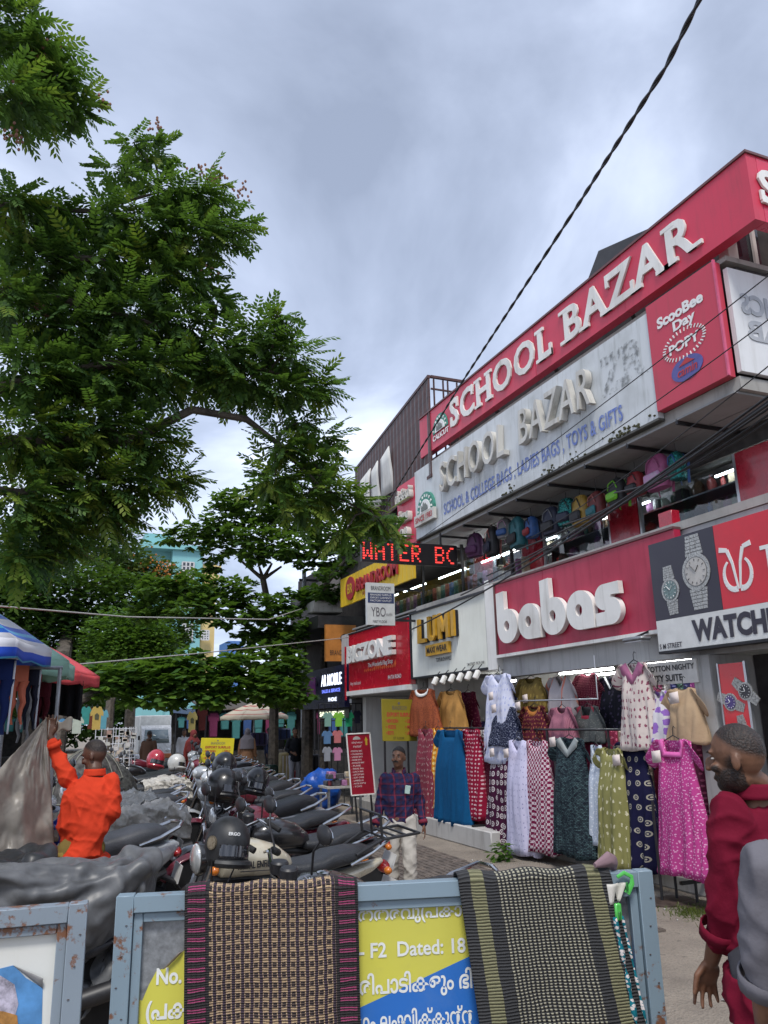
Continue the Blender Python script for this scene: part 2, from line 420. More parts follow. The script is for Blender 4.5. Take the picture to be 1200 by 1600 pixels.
class Face:
    """a sign face in the world: o is its lower left corner as read, ux along the reading direction, uy up, nz out of the face"""
    def __init__(s, o, ux, uy=(0, 0, 1)):
        s.o = Vector(o); s.ux = Vector(ux).normalized(); s.uy = Vector(uy).normalized(); s.n = s.ux.cross(s.uy)
    def p(s, x, y, z=0.0): return s.o + s.ux*x + s.uy*y + s.n*z
def put(mb, face, rect, z, shear=0.0, bounds=None):
    """fit flat geometry (xy) into rect (x0,y0,x1,y1) of a face, its z kept and lifted by z"""
    a = np.array(mb.v); lo, hi = (a.min(0), a.max(0)) if bounds is None else bounds
    sx = (rect[2]-rect[0])/max(1e-6, hi[0]-lo[0]); sy = (rect[3]-rect[1])/max(1e-6, hi[1]-lo[1])
    mb.v = [tuple(face.p(rect[0]+(p[0]-lo[0])*sx + shear*(p[1]-lo[1])*sy, rect[1]+(p[1]-lo[1])*sy, z+p[2])) for p in mb.v]
    return mb
def text_on(parent, face, rect, body, m, z=0.006, extr=0.0, offset=0.0, name='lettering', shear=0.0, space=1.0, res=3, line=1.0, align='LEFT'):
    mb = mb_from(textmesh(body, extr, offset, res=res, space=space, line=line, align=align)); put(mb, face, rect, z, shear)
    return mb.build(name, m, parent, world=True, sharp=30)
def letters_on(parent, face, rect, body, m, z, extr, offset=0.0, shear=0.0, serif=False, name='letter', space=1.0):
    """raised letters, each one a part; positions measured from the whole word"""
    adv = []; 
    for i in range(len(body)):
        me = textmesh(body[:i+1], 0, offset, space=space); a = np.array([v.co for v in me.vertices]); adv.append(a[:, 0].max()); bpy.data.meshes.remove(me)
    me = textmesh(body, 0, offset, space=space); a = np.array([v.co for v in me.vertices]); lo = a.min(0); hi = a.max(0); bpy.data.meshes.remove(me)
    for i, ch in enumerate(body):
        if ch == ' ': continue
        mb = mb_from(textmesh(ch, extr, offset)); a = np.array(mb.v); w1 = a[:, 0].max(); 
        shift = adv[i]-w1
        mb.v = [(p[0]+shift, p[1], p[2]) for p in mb.v]
        if serif:
            x0 = a[:, 0].min()+shift; x1 = w1+shift; y0 = a[:, 1].min(); y1 = a[:, 1].max(); s_ = 0.075; t_ = 0.13
            def sf(x, y, wd): mb.box((x, y, 0.0), (wd, s_, extr*2+0.004))
            if ch in 'HLBAR':
                sw = 0.30; st = 0.065
                xs = {'H': [x0+st, x1-st], 'L': [x0+st], 'B': [x0+st-.06], 'R': [x0+st, x1-.02], 'A': [x0+.05, x1-.05]}[ch]
                for x in xs: sf(x, y0+s_/2, sw)
                if ch in 'HLBR':
                    for x in (xs if ch == 'H' else xs[:1]): sf(x, y1-s_/2, sw)
            if ch in 'ZL': mb.box((x1-s_/2, y0+t_, 0), (s_, t_*2, extr*2+0.006))
            if ch == 'Z': mb.box((x0+s_/2, y1-t_, 0), (s_, t_*2, extr*2+0.006))
            if ch in 'CS': mb.box((x1-s_*.8, y1-t_*1.15, 0), (s_, t_*2, extr*2+0.006))
            if ch == 'S': mb.box((x0+s_*.8, y0+t_*1.15, 0), (s_, t_*2, extr*2+0.006))
        put(mb, face, rect, z, shear, bounds=(lo, hi))
        mb.build(name, m, parent, world=True, sharp=30)
def facade_face(X, y_far, z0):           # reading from far to near along a wall that faces -X
    return Face((X, y_far, z0), (0, -1, 0))
def front_face(Y, x0, z0):               # a board that faces the camera, -Y
    return Face((x0, Y, z0), (1, 0, 0))
# ================================================================== shared materials
CONC = grimy('concrete', (0.36, 0.35, 0.33), dirt=(0.12, 0.115, 0.10), rough=0.8, amt=0.9, bump=0.3)
PLAST = grimy('plaster_grey', (0.42, 0.42, 0.42), dirt=(0.14, 0.14, 0.13), rough=0.8, amt=0.85, bump=0.2)
WHITEW = grimy('white_wall', (0.62, 0.61, 0.58), dirt=(0.25, 0.23, 0.2), rough=0.7, amt=0.6)
DARKM = mat('dark_metal', (0.035, 0.035, 0.04), 0.5, 0.4, var=0.3)
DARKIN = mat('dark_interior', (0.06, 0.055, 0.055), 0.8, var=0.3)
ALU = mat('aluminium', (0.55, 0.56, 0.58), 0.35, 0.8, var=0.1)
STEEL = mat('galvanised', (0.36, 0.38, 0.4), 0.42, 0.7, var=0.25, scale=14)
REDP = mat('red_panel', (0.42, 0.010, 0.03), 0.28, var=0.15, coat=0.3)
SIGNRED = grimy('sign_red', (0.56, 0.024, 0.065), dirt=(0.30, 0.05, 0.07), rough=0.42, amt=0.65, coat=0.1)
BABARED = grimy('sign_crimson', (0.40, 0.012, 0.05), dirt=(0.16, 0.01, 0.025), rough=0.45, amt=0.75, coat=0.05)
SIGNGREY = grimy('sign_grey', (0.56, 0.59, 0.61), dirt=(0.13, 0.14, 0.11), rough=0.55, amt=0.75)
LETW = grimy('letter_white', (0.74, 0.73, 0.70), dirt=(0.3, 0.28, 0.24), rough=0.4, amt=0.75)
LETSIDE = grimy('letter_grimy', (0.55, 0.54, 0.50), dirt=(0.16, 0.14, 0.11), rough=0.45, amt=0.9)
PAINTW = mat('print_white', (0.78, 0.78, 0.77), 0.5, var=0.06)
PAINTB = mat('print_blue', (0.055, 0.11, 0.42), 0.5, var=0.2, c2=(0.2, 0.26, 0.48), scale=11)
PAINTK = mat('print_black', (0.012, 0.013, 0.02), 0.45, var=0.1)
GLASS = glass('window_glass')
TUBE = mat('tube_light', (1, 1, 1), 0.3, emit=(0.95, 1.0, 1.0, 13.0))
YEL = mat('print_yellow', (0.72, 0.53, 0.02), 0.5, var=0.1)
CREAM = mat('cream_paint', (0.62, 0.56, 0.42), 0.7, var=0.1)

# ================================================================== ground
def ground_mat():
    m, n, l, b = _mat('worn_paving')
    t = n.new('ShaderNodeTexCoord'); v = t.outputs['Object']
    def nz(s, d=6, ro=0.6):
        x = n.new('ShaderNodeTexNoise'); x.inputs['Scale'].default_value = s; x.inputs['Detail'].default_value = d; x.inputs['Roughness'].default_value = ro; l.new(v, x.inputs['Vector']); return x.outputs['Fac']
    big, mid, fine = nz(0.35), nz(2.2, 8), nz(60, 4)
    vo = n.new('ShaderNodeTexVoronoi'); vo.inputs['Scale'].default_value = 55; l.new(v, vo.inputs['Vector'])
    r = n.new('ShaderNodeValToRGB'); l.new(mnode(n, l, 'ADD', mnode(n, l, 'MULTIPLY', big, 0.5), mnode(n, l, 'MULTIPLY', mid, 0.5)), r.inputs[0])
    e = r.color_ramp.elements; e[0].position = 0.36; e[0].color = (0.115, 0.095, 0.078, 1); e[1].position = 0.66; e[1].color = (0.30, 0.255, 0.205, 1)
    c = mixc(n, l, mnode(n, l, 'MULTIPLY', mnode(n, l, 'LESS_THAN', vo.outputs['Distance'], 0.33), mnode(n, l, 'MULTIPLY', mid, 0.9)), r.outputs[0], (0.10, 0.09, 0.08))
    c = mixc(n, l, mnode(n, l, 'MULTIPLY', fine, 0.45), c, (0.37, 0.32, 0.26))
    c = mixc(n, l, mnode(n, l, 'MULTIPLY', mnode(n, l, 'GREATER_THAN', nz(11, 3), 0.66), 0.5), c, (0.08, 0.07, 0.06))
    l.new(c, b.inputs['Base Color']); b.inputs['Roughness'].default_value = 0.9
    bp = n.new('ShaderNodeBump'); bp.inputs['Strength'].default_value = 0.7; bp.inputs['Distance'].default_value = 0.02
    l.new(mnode(n, l, 'ADD', mnode(n, l, 'MULTIPLY', vo.outputs['Distance'], 0.8), mnode(n, l, 'MULTIPLY', mid, 2.5)), bp.inputs['Height']); l.new(bp.outputs[0], b.inputs['Normal'])
    return m
GROUND = ground_mat()
g = MB(); g.grid(lambda a, b: (-250+500*a, -60+460*b, 0), 10, 10)
struct(g.build('ground', GROUND))
# ribbed paver strip running in front of the shops: each slab a piece of the pavement
strip = thing('pavement', None, None, (0, 0, 0)); strip['kind'] = 'structure'
del_keys = [k for k in ('label', 'category') if k in strip.keys()]
PAV = [mat('paver_red', (0.185, 0.15, 0.125), 0.85, var=0.3, scale=5, bump=0.3), mat('paver_brown', (0.17, 0.14, 0.12), 0.85, var=0.3, scale=5, bump=0.3)]
def paver_mesh(m):
    mb = MB(); mb.box((0, 0, 0.006), (0.345, 0.345, 0.03), bev=0.006)
    for q in range(4): mb.box((-0.13+q*0.0866, 0, 0.0235), (0.04, 0.33, 0.008))
    return mb.mesh('paver', m)
PM = [paver_mesh(m) for m in PAV]
for i in range(4):
    for j in range(26):
        o = bpy.data.objects.new('paver', random.choice(PM)); col.objects.link(o); o.parent = strip
        o.location = (3.85+i*0.35+0.035*j*0.35, 6.2+j*0.35, random.uniform(-0.006, 0.002)); o.rotation_euler = (random.uniform(-.01, .01), random.uniform(-.01, .01), -0.035)
# litter on the paving
random.seed(3)
for i in range(46):
    x, y = random.uniform(2.4, 5.8), random.uniform(3.2, 10)
    mb = MB(); s_ = random.uniform(0.008, 0.028); a = random.uniform(0, 6)
    mb.grid(lambda u, v: (x+(u-.5)*s_*2*math.cos(a)-(v-.5)*s_*math.sin(a), y+(u-.5)*s_*2*math.sin(a)+(v-.5)*s_*math.cos(a), 0.004+0.012*abs(math.sin(3*u+5*v))), 2, 2)
    o = mb.build('paper_scrap', mat('scrap_white', (0.6, 0.58, 0.54), 0.8) if i % 3 else mat('scrap_brown', (0.22, 0.15, 0.09), 0.8), solid=0.001)
    tag(o, 'tiny scrap of litter lying on the paving by the barricade', 'litter', 'litter scraps on the paving')

# ================================================================== main shop building (three storeys)
X0 = 6.3
bld = thing('shop_building', 'long three storey shop building with recessed glazed first floor on the right', 'building', (7.8, 9.2, 0))
def part(name, m, parent=bld, **k):
    return lambda mb: mb.build(name, m, parent, world=True, **k)
def bx(name, m, a, b, parent=bld, bev=0.0):
    mb = MB(); mb.mm(a, b, bev); return mb.build(name, m, parent, world=True)
YE, YF = 3.6, 13.84
bx('back_wall', WHITEW, (9.4, YE, 0), (9.6, YF, 7.3))
bx('floor_slab', CONC, (6.46, YE, 2.56), (9.39, YF, 2.76))
bx('beam', PLAST, (6.40, YE, 2.40), (6.62, 10.75, 2.70))
bx('parapet_wall', PLAST, (6.44, YE, 2.77), (6.60, YF, 3.80))
bx('window_ledge', CONC, (6.42, YE, 3.805), (7.45, YF, 3.90))
bx('partition_wall', WHITEW, (6.75, 10.76, 0), (9.39, 10.92, 2.55))
bx('partition_wall', WHITEW, (6.62, 13.60, 0), (9.39, 13.82, 2.55))
bx('partition_wall', PLAST, (6.30, 6.42, 0), (9.39, 6.66, 2.395))
bx('side_wall', PLAST, (6.64, YE, 0), (9.39, YE+0.15, 5.1))
bx('plinth', grimy('plinth_tile_shaded', (.46, .45, .43), dirt=(.17, .15, .13), rough=.6, amt=.9), (5.84, 10.35, 0), (9.38, 13.59, 0.27), bev=0.015)  # white plinth: its shade is put in as a grimy grey
bx('plinth', CONC, (6.32, 6.68, 0), (9.38, 10.33, 0.15), bev=0.015)
bx('step', CONC, (6.35, 4.0, 0), (9.38, 6.40, 0.12), bev=0.015)
# upper storeys
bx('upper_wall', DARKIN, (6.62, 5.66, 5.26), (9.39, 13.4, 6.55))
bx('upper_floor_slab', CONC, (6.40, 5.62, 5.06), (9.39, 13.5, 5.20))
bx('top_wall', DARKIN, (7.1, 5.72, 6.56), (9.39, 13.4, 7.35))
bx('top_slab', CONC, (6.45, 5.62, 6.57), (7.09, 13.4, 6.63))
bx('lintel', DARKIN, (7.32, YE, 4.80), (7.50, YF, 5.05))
bx('side_wall', PLAST, (7.3, 5.64, 6.66), (9.3, 5.71, 7.35))
# soffit boards with dark joints, each board a piece
SOF = grimy('soffit_board', (0.27, 0.275, 0.28), dirt=(0.17, 0.17, 0.16), rough=0.75, amt=0.8, streak=False)
for i in range(9):
    y0 = 5.68+i*0.86
    for (xa, xb) in ((6.36, 6.84), (6.86, 7.31)):
        bx('soffit_board', SOF, (xa, y0, 5.030), (xb, y0+0.84, 5.055))
    mb = MB(); mb.bar((6.36, y0+0.85, 5.005), (7.3, y0+0.85, 5.005), 0.035, 0.035); mb.build('soffit_strut', DARKM, bld, world=True)
# gable roof behind the top sign
a_, b_, c_ = onX(862, 500, 7.2), onX(935, 392, 7.2), onX(1045, 343, 7.2)
mb = MB(); mb.prism([(a_.y, 7.3), (b_.y, b_.z), (c_.y, c_.z), (c_.y-1.0, 7.3)], (7.2, 0, 0), (0, 1, 0), (0, 0, 1), (2.1, 0, 0))
mb.build('gable_roof', mat('roof_sheet', (0.06, 0.06, 0.065), 0.6, 0.2, var=0.2), bld, world=True)
# first floor glazing: panes, frames, red panels, shelves of goods
GX = 7.34
def wy(px, py=840): return onX(px, py, GX).y
panes = [(1165, 1005), (955, 850), (815, 770), (740, 725)]
for pr, pl in panes:
    y0, y1 = wy(pr), wy(pl)
    mb = MB(); mb.mm((GX, y0, 3.92), (GX+0.012, y1, 4.79)); mb.build('window_pane', GLASS, bld, world=True)
    mb = MB()
    for yy in (y0, y1): mb.mm((GX-0.02, yy-0.02, 3.91), (GX+0.03, yy+0.02, 4.79))
    mb.mm((GX-0.02, y0+.021, 3.905), (GX+0.03, y1-.021, 3.945)); mb.build('window_frame', ALU, bld, world=True)
for pr, pl in ((1005, 955), (850, 815), (770, 740), (1330, 1165)):
    y0, y1 = wy(pr)+0.03, wy(pl)-0.03
    bx('red_panel', REDP, (GX-0.03, y0, 3.92), (GX+0.04, y1, 4.78))
for i in range(3):
    z = 3.98+i*0.3
    bx('display_shelf', ALU, (7.7, 5.2, z), (8.1, 12.5, z+0.02))
bx('display_backing', mat('display_grey', (.28, .28, .28), .6, var=.4, scale=3), (8.12, 4.2, 3.91), (8.16, 13.5, 5.0))
mb = MB()
for yy in (6.3, 8.6, 10.9): mb.tube([(7.7, yy, 4.74), (7.7, yy+1.05, 4.74)], 0.016, 8)
mb.build('tube_light', TUBE, bld, world=True)
# goods on the shelves: bags, boxes, bottles
random.seed(12)
GC = [(0.5, 0.1, 0.1), (0.1, 0.2, 0.45), (0.6, 0.5, 0.35), (0.08, 0.08, 0.09), (0.5, 0.5, 0.52), (0.15, 0.3, 0.25), (0.45, 0.2, 0.4), (0.25, 0.16, 0.1)]
GMAT = [mat('goods_%d' % i, c, 0.5, var=0.25, scale=20) for i, c in enumerate(GC)]
for i in range(3):
    y = 5.25; cnt = 0
    while y < 11.9:
        wd, hh = random.uniform(0.1, 0.3), random.uniform(0.12, 0.26); z = 4.0+i*0.3
        mb = MB(); k = random.random()
        if k < 0.5:
            mb.box((7.86, y+wd/2, z+0.002+hh/2), (0.16, wd*0.9, hh), bev=0.03); nm, lb = 'boxed_item', 'boxed goods behind the first floor glass'
        elif k < 0.8:
            mb.ell((7.86, y+wd/2, z+0.002+hh/2), (0.08, wd*0.45, hh/2)); mb.tube([(7.84, y+wd*.3, z+hh*.9), (7.84, y+wd*.5, z+hh*1.12), (7.84, y+wd*.7, z+hh*.9)], 0.008, 5); nm, lb = 'shelf_bag', 'small bag behind the first floor glass'
        else:
            wd = 0.09; mb.lathe((7.84, y+wd/2, z+0.003), [(0.035, 0), (0.038, hh*.7), (0.018, hh*.8), (0.018, hh)], 10); nm, lb = 'water_bottle', 'bottle behind the first floor glass'
        cnt += 1; tag(mb.build(nm, random.choice(GMAT)), lb+', %s from the near end of the %s shelf' % (nth(cnt), ('lower', 'middle', 'top')[i]), nm.split('_')[-1], nm.replace('_', ' ')+'s on the first floor shelves')
        y += wd+random.uniform(0.02, 0.12)
# tall column and window of the top storey at the near end
bx('corner_post', WHITEW, (6.55, 5.66, 6.64), (6.70, 5.80, 7.0), bev=0.005)
mb = MB(); mb.mm((6.72, 5.70, 6.655), (7.09, 5.712, 7.2)); mb.build('window_pane', GLASS, bld, world=True)
mb = MB(); mb.mm((6.95, 5.66, 6.655), (7.0, 5.69, 7.2)); mb.build('window_frame', WHITEW, bld, world=True)

# ------------------------------------------------------------------ top red sign
s = thing('top_sign', 'long red top sign with big white serif letters, highest on the building', 'sign', (X0, 9.1, 6.68))
ZA, ZB, YA, YB = 6.68, 7.47, 5.06, 13.16
for i in range(4):
    ya = YA+(YB-YA)*i/4; mb = MB(); mb.mm((X0+.003*(i % 2), ya+(.004 if i else 0), ZA), (X0+0.14, YA+(YB-YA)*(i+1)/4-.003, ZB)); mb.build('panel', SIGNRED, s, world=True)
mb = MB(); mb.mm((X0+0.145, YA, ZA), (8.9, YA+0.14, ZB)); mb.build('return_panel', mat('sign_red_sunlit', (0.62, 0.012, 0.06), 0.3, var=0.06, coat=0.3), s, world=True)  # light on the camera-facing side is put into this brighter red
mb = MB(); mb.mm((X0-0.02, YA-0.02, ZB), (X0+0.16, YB+0.01, ZB+0.03)); mb.mm((X0+.165, YA-0.02, ZB), (8.9, YA+0.16, ZB+0.03)); mb.build('cap_strip', mat('trim_dark', (0.15, 0.06, 0.06), 0.5), s, world=True)
mb = MB()
for i in range(5): mb.bar((X0+0.15, YA+0.4+i*1.8, ZA+0.3), (7.08, YA+0.9+i*1.8, ZA+0.3), 0.05, 0.05)
mb.build('bracket', DARKM, s, world=True)
f = facade_face(X0, YB, ZA)
def r2(X, bl, tr, face):
    a = onX(bl[0], bl[1], X); b = onX(tr[0], tr[1], X)
    return ((a-face.o).dot(face.ux), (a-face.o).dot(face.uy), (b-face.o).dot(face.ux), (b-face.o).dot(face.uy))
rc = r2(X0, (706, 676), (1084, 343), f)
letters_on(s, f, (rc[0], 0.14, rc[2], 0.66), 'SCHOOL BAZAR', LETW, 0.016, 0.014, offset=0.024, shear=0.0, serif=True, space=1.14)
f2 = Face((X0, YA, ZA), (1, 0, 0))
letters_on(s, f2, (0.10, 0.2, 2.4, 0.62), 'SCHOOL', LETW, 0.02, 0.012, offset=0.028, serif=True)
def arch_logo(parent, face, cx, y0, r0, zoff, green, white):
    """round-topped emblem: green arch, white inside, small building block, plinth strip"""
    n = 18
    def arc(rr): return [(cx+rr*math.cos(PI*i/n), y0+rr*math.sin(PI*i/n)*1.05) for i in range(n+1)]
    mb = MB(); mb.prism(arc(r0), face.o, face.ux, face.uy, face.n*zoff); mb.build('emblem_arch', green, parent, world=True)
    mb = MB(); mb.prism(arc(r0*0.62), face.o, face.ux, face.uy, face.n*(zoff+0.012)); mb.build('emblem_field', white, parent, world=True)
    mb = MB()
    for i in range(9):
        a = PI*(i+0.5)/9; p = face.p(cx+r0*.81*math.cos(a), y0+r0*.85*math.sin(a), zoff+0.006)
        t = (-face.ux*math.sin(a)+face.uy*math.cos(a))
        mb.bar(p-t*r0*0.05, p+t*r0*0.05, 0.012, r0*0.14)
    mb.build('emblem_lettering', white, parent, world=True, stuff=True)
    mb = MB()
    for (x, h, w_) in ((-0.3, 0.28, 0.16), (-0.1, 0.42, 0.14), (0.12, 0.34, 0.2), (0.32, 0.2, 0.12)):
        mb.prism([(cx+(x-w_/2)*r0, y0+0.02), (cx+(x+w_/2)*r0, y0+0.02), (cx+(x+w_/2)*r0, y0+h*r0), (cx+x*r0, y0+(h+.1)*r0), (cx+(x-w_/2)*r0, y0+h*r0)], face.p(0, 0, zoff+.012), face.ux, face.uy, face.n*0.012)
    mb.build('emblem_figure', mat('emblem_grey', (0.16, 0.18, 0.17), 0.5), parent, world=True)
GREEN = mat('emblem_green', (0.05, 0.30, 0.22), 0.5, var=0.25)
p0 = onX(690, 690, X0); cxl = (p0-f.o).dot(f.ux)
arch_logo(s, f, cxl-0.02, 0.27, 0.31, 0.012, GREEN, PAINTW)
text_on(s, f, (cxl-0.33, 0.13, cxl+0.31, 0.235), 'CALICUT', PAINTW, 0.010, 0.004, offset=0.02)

# ------------------------------------------------------------------ grey sign of the second storey
s = thing('grey_sign', 'weathered grey sign with raised white letters and blue painted line, below the red one', 'sign', (X0, 10, 5.12))
Z1, Z2, Y1, Y2 = 5.14, 6.48, 6.74, 13.46
bounds = [Y2, 12.35, 10.75, 8.62, Y1]
for i in range(4):      # sheets with narrow joints
    mb = MB(); mb.mm((X0+0.004*(i % 2), bounds[i+1]+0.004, Z1), (X0+0.09, bounds[i]-0.004, Z2)); mb.build('panel', SIGNGREY, s, world=True)
f = facade_face(X0, Y2, Z1)
rc = r2(X0, (694, 752), (930, 562), f)
letters_on(s, f, (rc[0], 0.58, rc[2]-0.05, 1.12), 'SCHOOL  BAZAR', LETSIDE, 0.06, 0.05, offset=0.004, shear=0.08, space=1.12)
mb = MB()
rc2 = r2(X0, (694, 797), (975, 620), f)
text_on(s, f, (rc2[0], 0.15, rc2[2]-0.05, 0.40), 'SCHOOL & COLLEGE BAGS , LADIES BAGS , TOYS & GIFTS', PAINTB, 0.007, 0.0, offset=0.022, space=1.05)
p0 = onX(668, 790, X0); cxl = (p0-f.o).dot(f.ux)
arch_logo(s, f, cxl, 0.42, 0.36, 0.05, GREEN, PAINTW)
mb = MB(); mb.box((0, 0, 0.03), (0.9, 0.2, 0.06)); put(mb, f, (cxl-0.42, 0.20, cxl+0.42, 0.41), 0.03); mb.build('emblem_plinth', LETSIDE, s, world=True)
text_on(s, f, (cxl-0.36, 0.25, cxl+0.36, 0.36), 'SINCE 1983', mat('print_red', (0.5, 0.03, 0.04), 0.5), 0.096, 0, offset=0.02)
# dark ghost where two letters were lost
m, n_, l_, b = _mat('letter_ghost'); MATS['letter_ghost'] = m
t = n_.new('ShaderNodeTexCoord'); v = n_.new('ShaderNodeTexNoise'); v.inputs['Scale'].default_value = 13; v.inputs['Detail'].default_value = 9; l_.new(t.outputs['Object'], v.inputs['Vector'])
mr = n_.new('ShaderNodeMapRange'); mr.inputs[1].default_value = 0.46; mr.inputs[2].default_value = 0.66; l_.new(v.outputs['Fac'], mr.inputs[0])
b.inputs['Base Color'].default_value = (0.1, 0.11, 0.11, 1); l_.new(mnode(n_, l_, 'MULTIPLY', mr.outputs[0], 0.6), b.inputs['Alpha'])
text_on(s, f, (rc[2]+0.05, 0.60, rc[2]+0.95, 1.14), 'ZR', m, 0.006, 0.0, offset=0.05, name='letter_stain')
mb = MB(); mb.mm((X0+0.0, Y1, Z1-0.03), (X0+0.12, Y2, Z1-0.002)); mb.build('bottom_rail', mat('rail_dark', (0.10, 0.10, 0.09), 0.7), s, world=True)
# moss tufts on the lower edge
random.seed(5); mb = MB()
for i in range(70):
    y = random.choice([7.2, 7.0, 7.5, 8.3, 8.9, 10.1, 7.3, 7.15]) + random.gauss(0, 0.14); z = Z1+abs(random.gauss(0, 0.045)); mb.ell((X0-0.004, y, z), (0.012, random.uniform(.01, .035), random.uniform(.008, .02)), 6, 4)
mb.build('moss', mat('moss', (0.10, 0.10, 0.045), 0.95, var=0.4, scale=30), s, world=True, stuff=True)
mb = MB()
for y in (12.9, 12.4, 11.8, 12.6): mb.bar((X0+0.1, y, Z2-0.1), (X0-0.0+0.25, y+0.25, Z2+0.18), 0.03, 0.03)
mb.build('strut', ALU, s, world=True)

# red brand panel + white return at the near end of the grey sign
s = thing('red_advert_panel', 'red advert panel with three white and blue emblems at the near end of grey sign', 'sign', (X0, 6.2, 5.14))
mb = MB(); mb.mm((X0-0.02, 5.66, 5.20), (X0+0.09, 6.72, 6.54)); mb.build('panel', grimy('panel_red', (0.50, 0.035, 0.07), dirt=(0.25, 0.07, 0.07), rough=0.45, amt=0.5), s, world=True)
f = facade_face(X0-0.02, 6.72, 5.20)
text_on(s, f, (0.16, 0.96, 0.88, 1.10), 'ScooBee', PAINTW, 0.006, 0.003, offset=0.04)
text_on(s, f, (0.40, 0.78, 0.74, 0.94), 'Day', PAINTW, 0.006, 0.003, offset=0.03)
text_on(s, f, (0.30, 0.56, 0.76, 0.68), 'POPY', PAINTW, 0.006, 0.003, offset=0.025)
mb = MB()
for i in range(34):
    a = 2*PI*i/34; p = f.p(0.53+0.31*math.cos(a), 0.62+0.16*math.sin(a), 0.006); t = f.ux*math.cos(a)+f.uy*math.sin(a)
    mb.bar(p-t*0.022, p+t*0.022, 0.008, 0.014)
mb.build('emblem_wreath', PAINTW, s, world=True, stuff=True)
mb = MB(); mb.prism([(0.53+0.24*math.cos(2*PI*i/28), 0.32+0.14*math.sin(2*PI*i/28)) for i in range(28)], f.o, f.ux, f.uy, f.n*0.008); mb.build('emblem_oval', mat('oval_blue', (0.10, 0.10, 0.34), 0.5), s, world=True)
text_on(s, f, (0.38, 0.25, 0.68, 0.35), 'camin', mat('print_red', (0.5, 0.03, 0.04), 0.5), 0.013, 0, offset=0.02, shear=0.2)
mb = MB(); mb.prism([(0.42, 0.37), (0.66, 0.37), (0.54, 0.44)], f.p(0, 0, .008), f.ux, f.uy, f.n*0.006); mb.build('emblem_roof', mat('print_red', (0.5, 0.03, 0.04), 0.5), s, world=True)
mb = MB(); mb.mm((X0-0.03, 5.635, 5.20), (X0+0.0, 5.655, 6.55)); mb.build('edge_tube', mat('edge_pink', (0.65, 0.10, 0.2), 0.4), s, world=True)

s = thing('white_return_panel', 'white streaked end panel with pale grey mirrored letters, right edge of the photo', 'sign', (7.5, 5.6, 5.2))
mb = MB(); mb.mm((X0+0.1, 5.58, 5.24), (8.6, 5.64, 6.45)); mb.build('panel', grimy('panel_white', (0.66, 0.67, 0.68), dirt=(0.3, 0.29, 0.25), rough=0.5, amt=0.55), s, world=True)
f = Face((X0+0.1, 5.58, 5.24), (1, 0, 0))
GL = mat('mirrored_grey', (0.42, 0.44, 0.47), 0.5, var=0.1)  # pale grey of the mirrored letters
a = text_on(s, f, (0.9, 0.68, 0.12, 0.93), 'OHCS', GL, 0.006, 0.004, offset=0.03)
a = text_on(s, f, (0.95, 0.38, 0.16, 0.62), 'ZAB', GL, 0.006, 0.004, offset=0.03)
mb = MB(); mb.mm((X0+0.62, 5.50, 5.22), (8.5, 5.57, 5.66)); mb.build('vent_box', mat('vent_grey', (0.35, 0.37, 0.4), 0.5), s, world=True)

# small red panel with raised white letters at the far end
s = thing('red_end_panel', 'narrow red panel with raised white script at far end of the grey sign', 'sign', (X0, 13.9, 5.1))
mb = MB(); mb.mm((X0+0.01, 13.48, 5.08), (X0+0.09, 14.35, 6.42)); mb.build('panel', SIGNRED, s, world=True)
f = facade_face(X0+0.01, 14.35, 5.08)
text_on(s, f, (0.10, 0.93, 0.80, 1.20), 'നിങ്ങൾ', LETSIDE, 0.05, 0.05, offset=0.012)
text_on(s, f, (0.16, 0.50, 0.72, 0.76), 'സ്വാഗത', LETSIDE, 0.05, 0.05, offset=0.012)
text_on(s, f, (0.30, 0.16, 0.66, 0.38), 'ഡ', LETSIDE, 0.05, 0.05, offset=0.012)

# ------------------------------------------------------------------ crimson sign with rounded letters
s = thing('crimson_shop_sign', 'crimson shop sign with fat rounded white letters above the nightwear shop', 'sign', (X0, 8.9, 2.7))
Yb1, Yb2, Zb1, Zb2 = 6.70, 10.64, 2.73, 3.80
for i in range(3):
    mb = MB(); mb.mm((X0+.003*(i % 2), Yb1+(Yb2-Yb1)*i/3+.003, Zb1), (X0+0.09, Yb1+(Yb2-Yb1)*(i+1)/3-.002, Zb2)); mb.build('panel', BABARED, s, world=True)
mb = MB(); mb.mm((X0-0.03, Yb1, Zb1-0.045), (X0+0.09, Yb2+0.03, Zb1-0.002)); mb.build('bottom_trim', LETW, s, world=True)
mb = MB(); mb.mm((X0-0.02, Yb1, Zb2+0.002), (X0+0.10, Yb2+0.03, Zb2+0.03)); mb.mm((X0-0.02, Yb2+0.002, Zb1), (X0+0.095, Yb2+0.03, Zb2)); mb.build('top_trim', mat('trim_dark', (0.15, 0.06, 0.06), 0.5), s, world=True)
f = facade_face(X0, Yb2, Zb1)
def arcp(cx, cy, r0, a0, a1, n=16, sy=1.0): return [(cx+r0*math.cos(R(a0+(a1-a0)*i/n)), cy+sy*r0*math.sin(R(a0+(a1-a0)*i/n))) for i in range(n+1)]
hole = arcp(0.62, 0.66, 0.17, 0, 340, 14, 1.2)
gb = [[(0, 2.02), (0.50, 2.05), (0.52, 1.28)]+arcp(0.66, 0.66, 0.66, 100, -90, 18)+arcp(0.60, 0.60, 0.60, 268, 180, 8), hole+[]]
ga = [arcp(0.66, 0.66, 0.66, 270, 20, 22)[::1]+[(1.32, 0.6), (1.32, 0.0)], hole]
gs = [[(1.10, 1.32), (1.12, 0.92), (0.74, 0.94), (0.72, 0.86)]+arcp(0.70, 0.43, 0.43, 80, -90, 14)+[(0.0, 0.0), (0.0, 0.42), (0.42, 0.43), (0.44, 0.50)]+arcp(0.44, 0.90, 0.42, 265, 95, 14)]
xs = 0.0
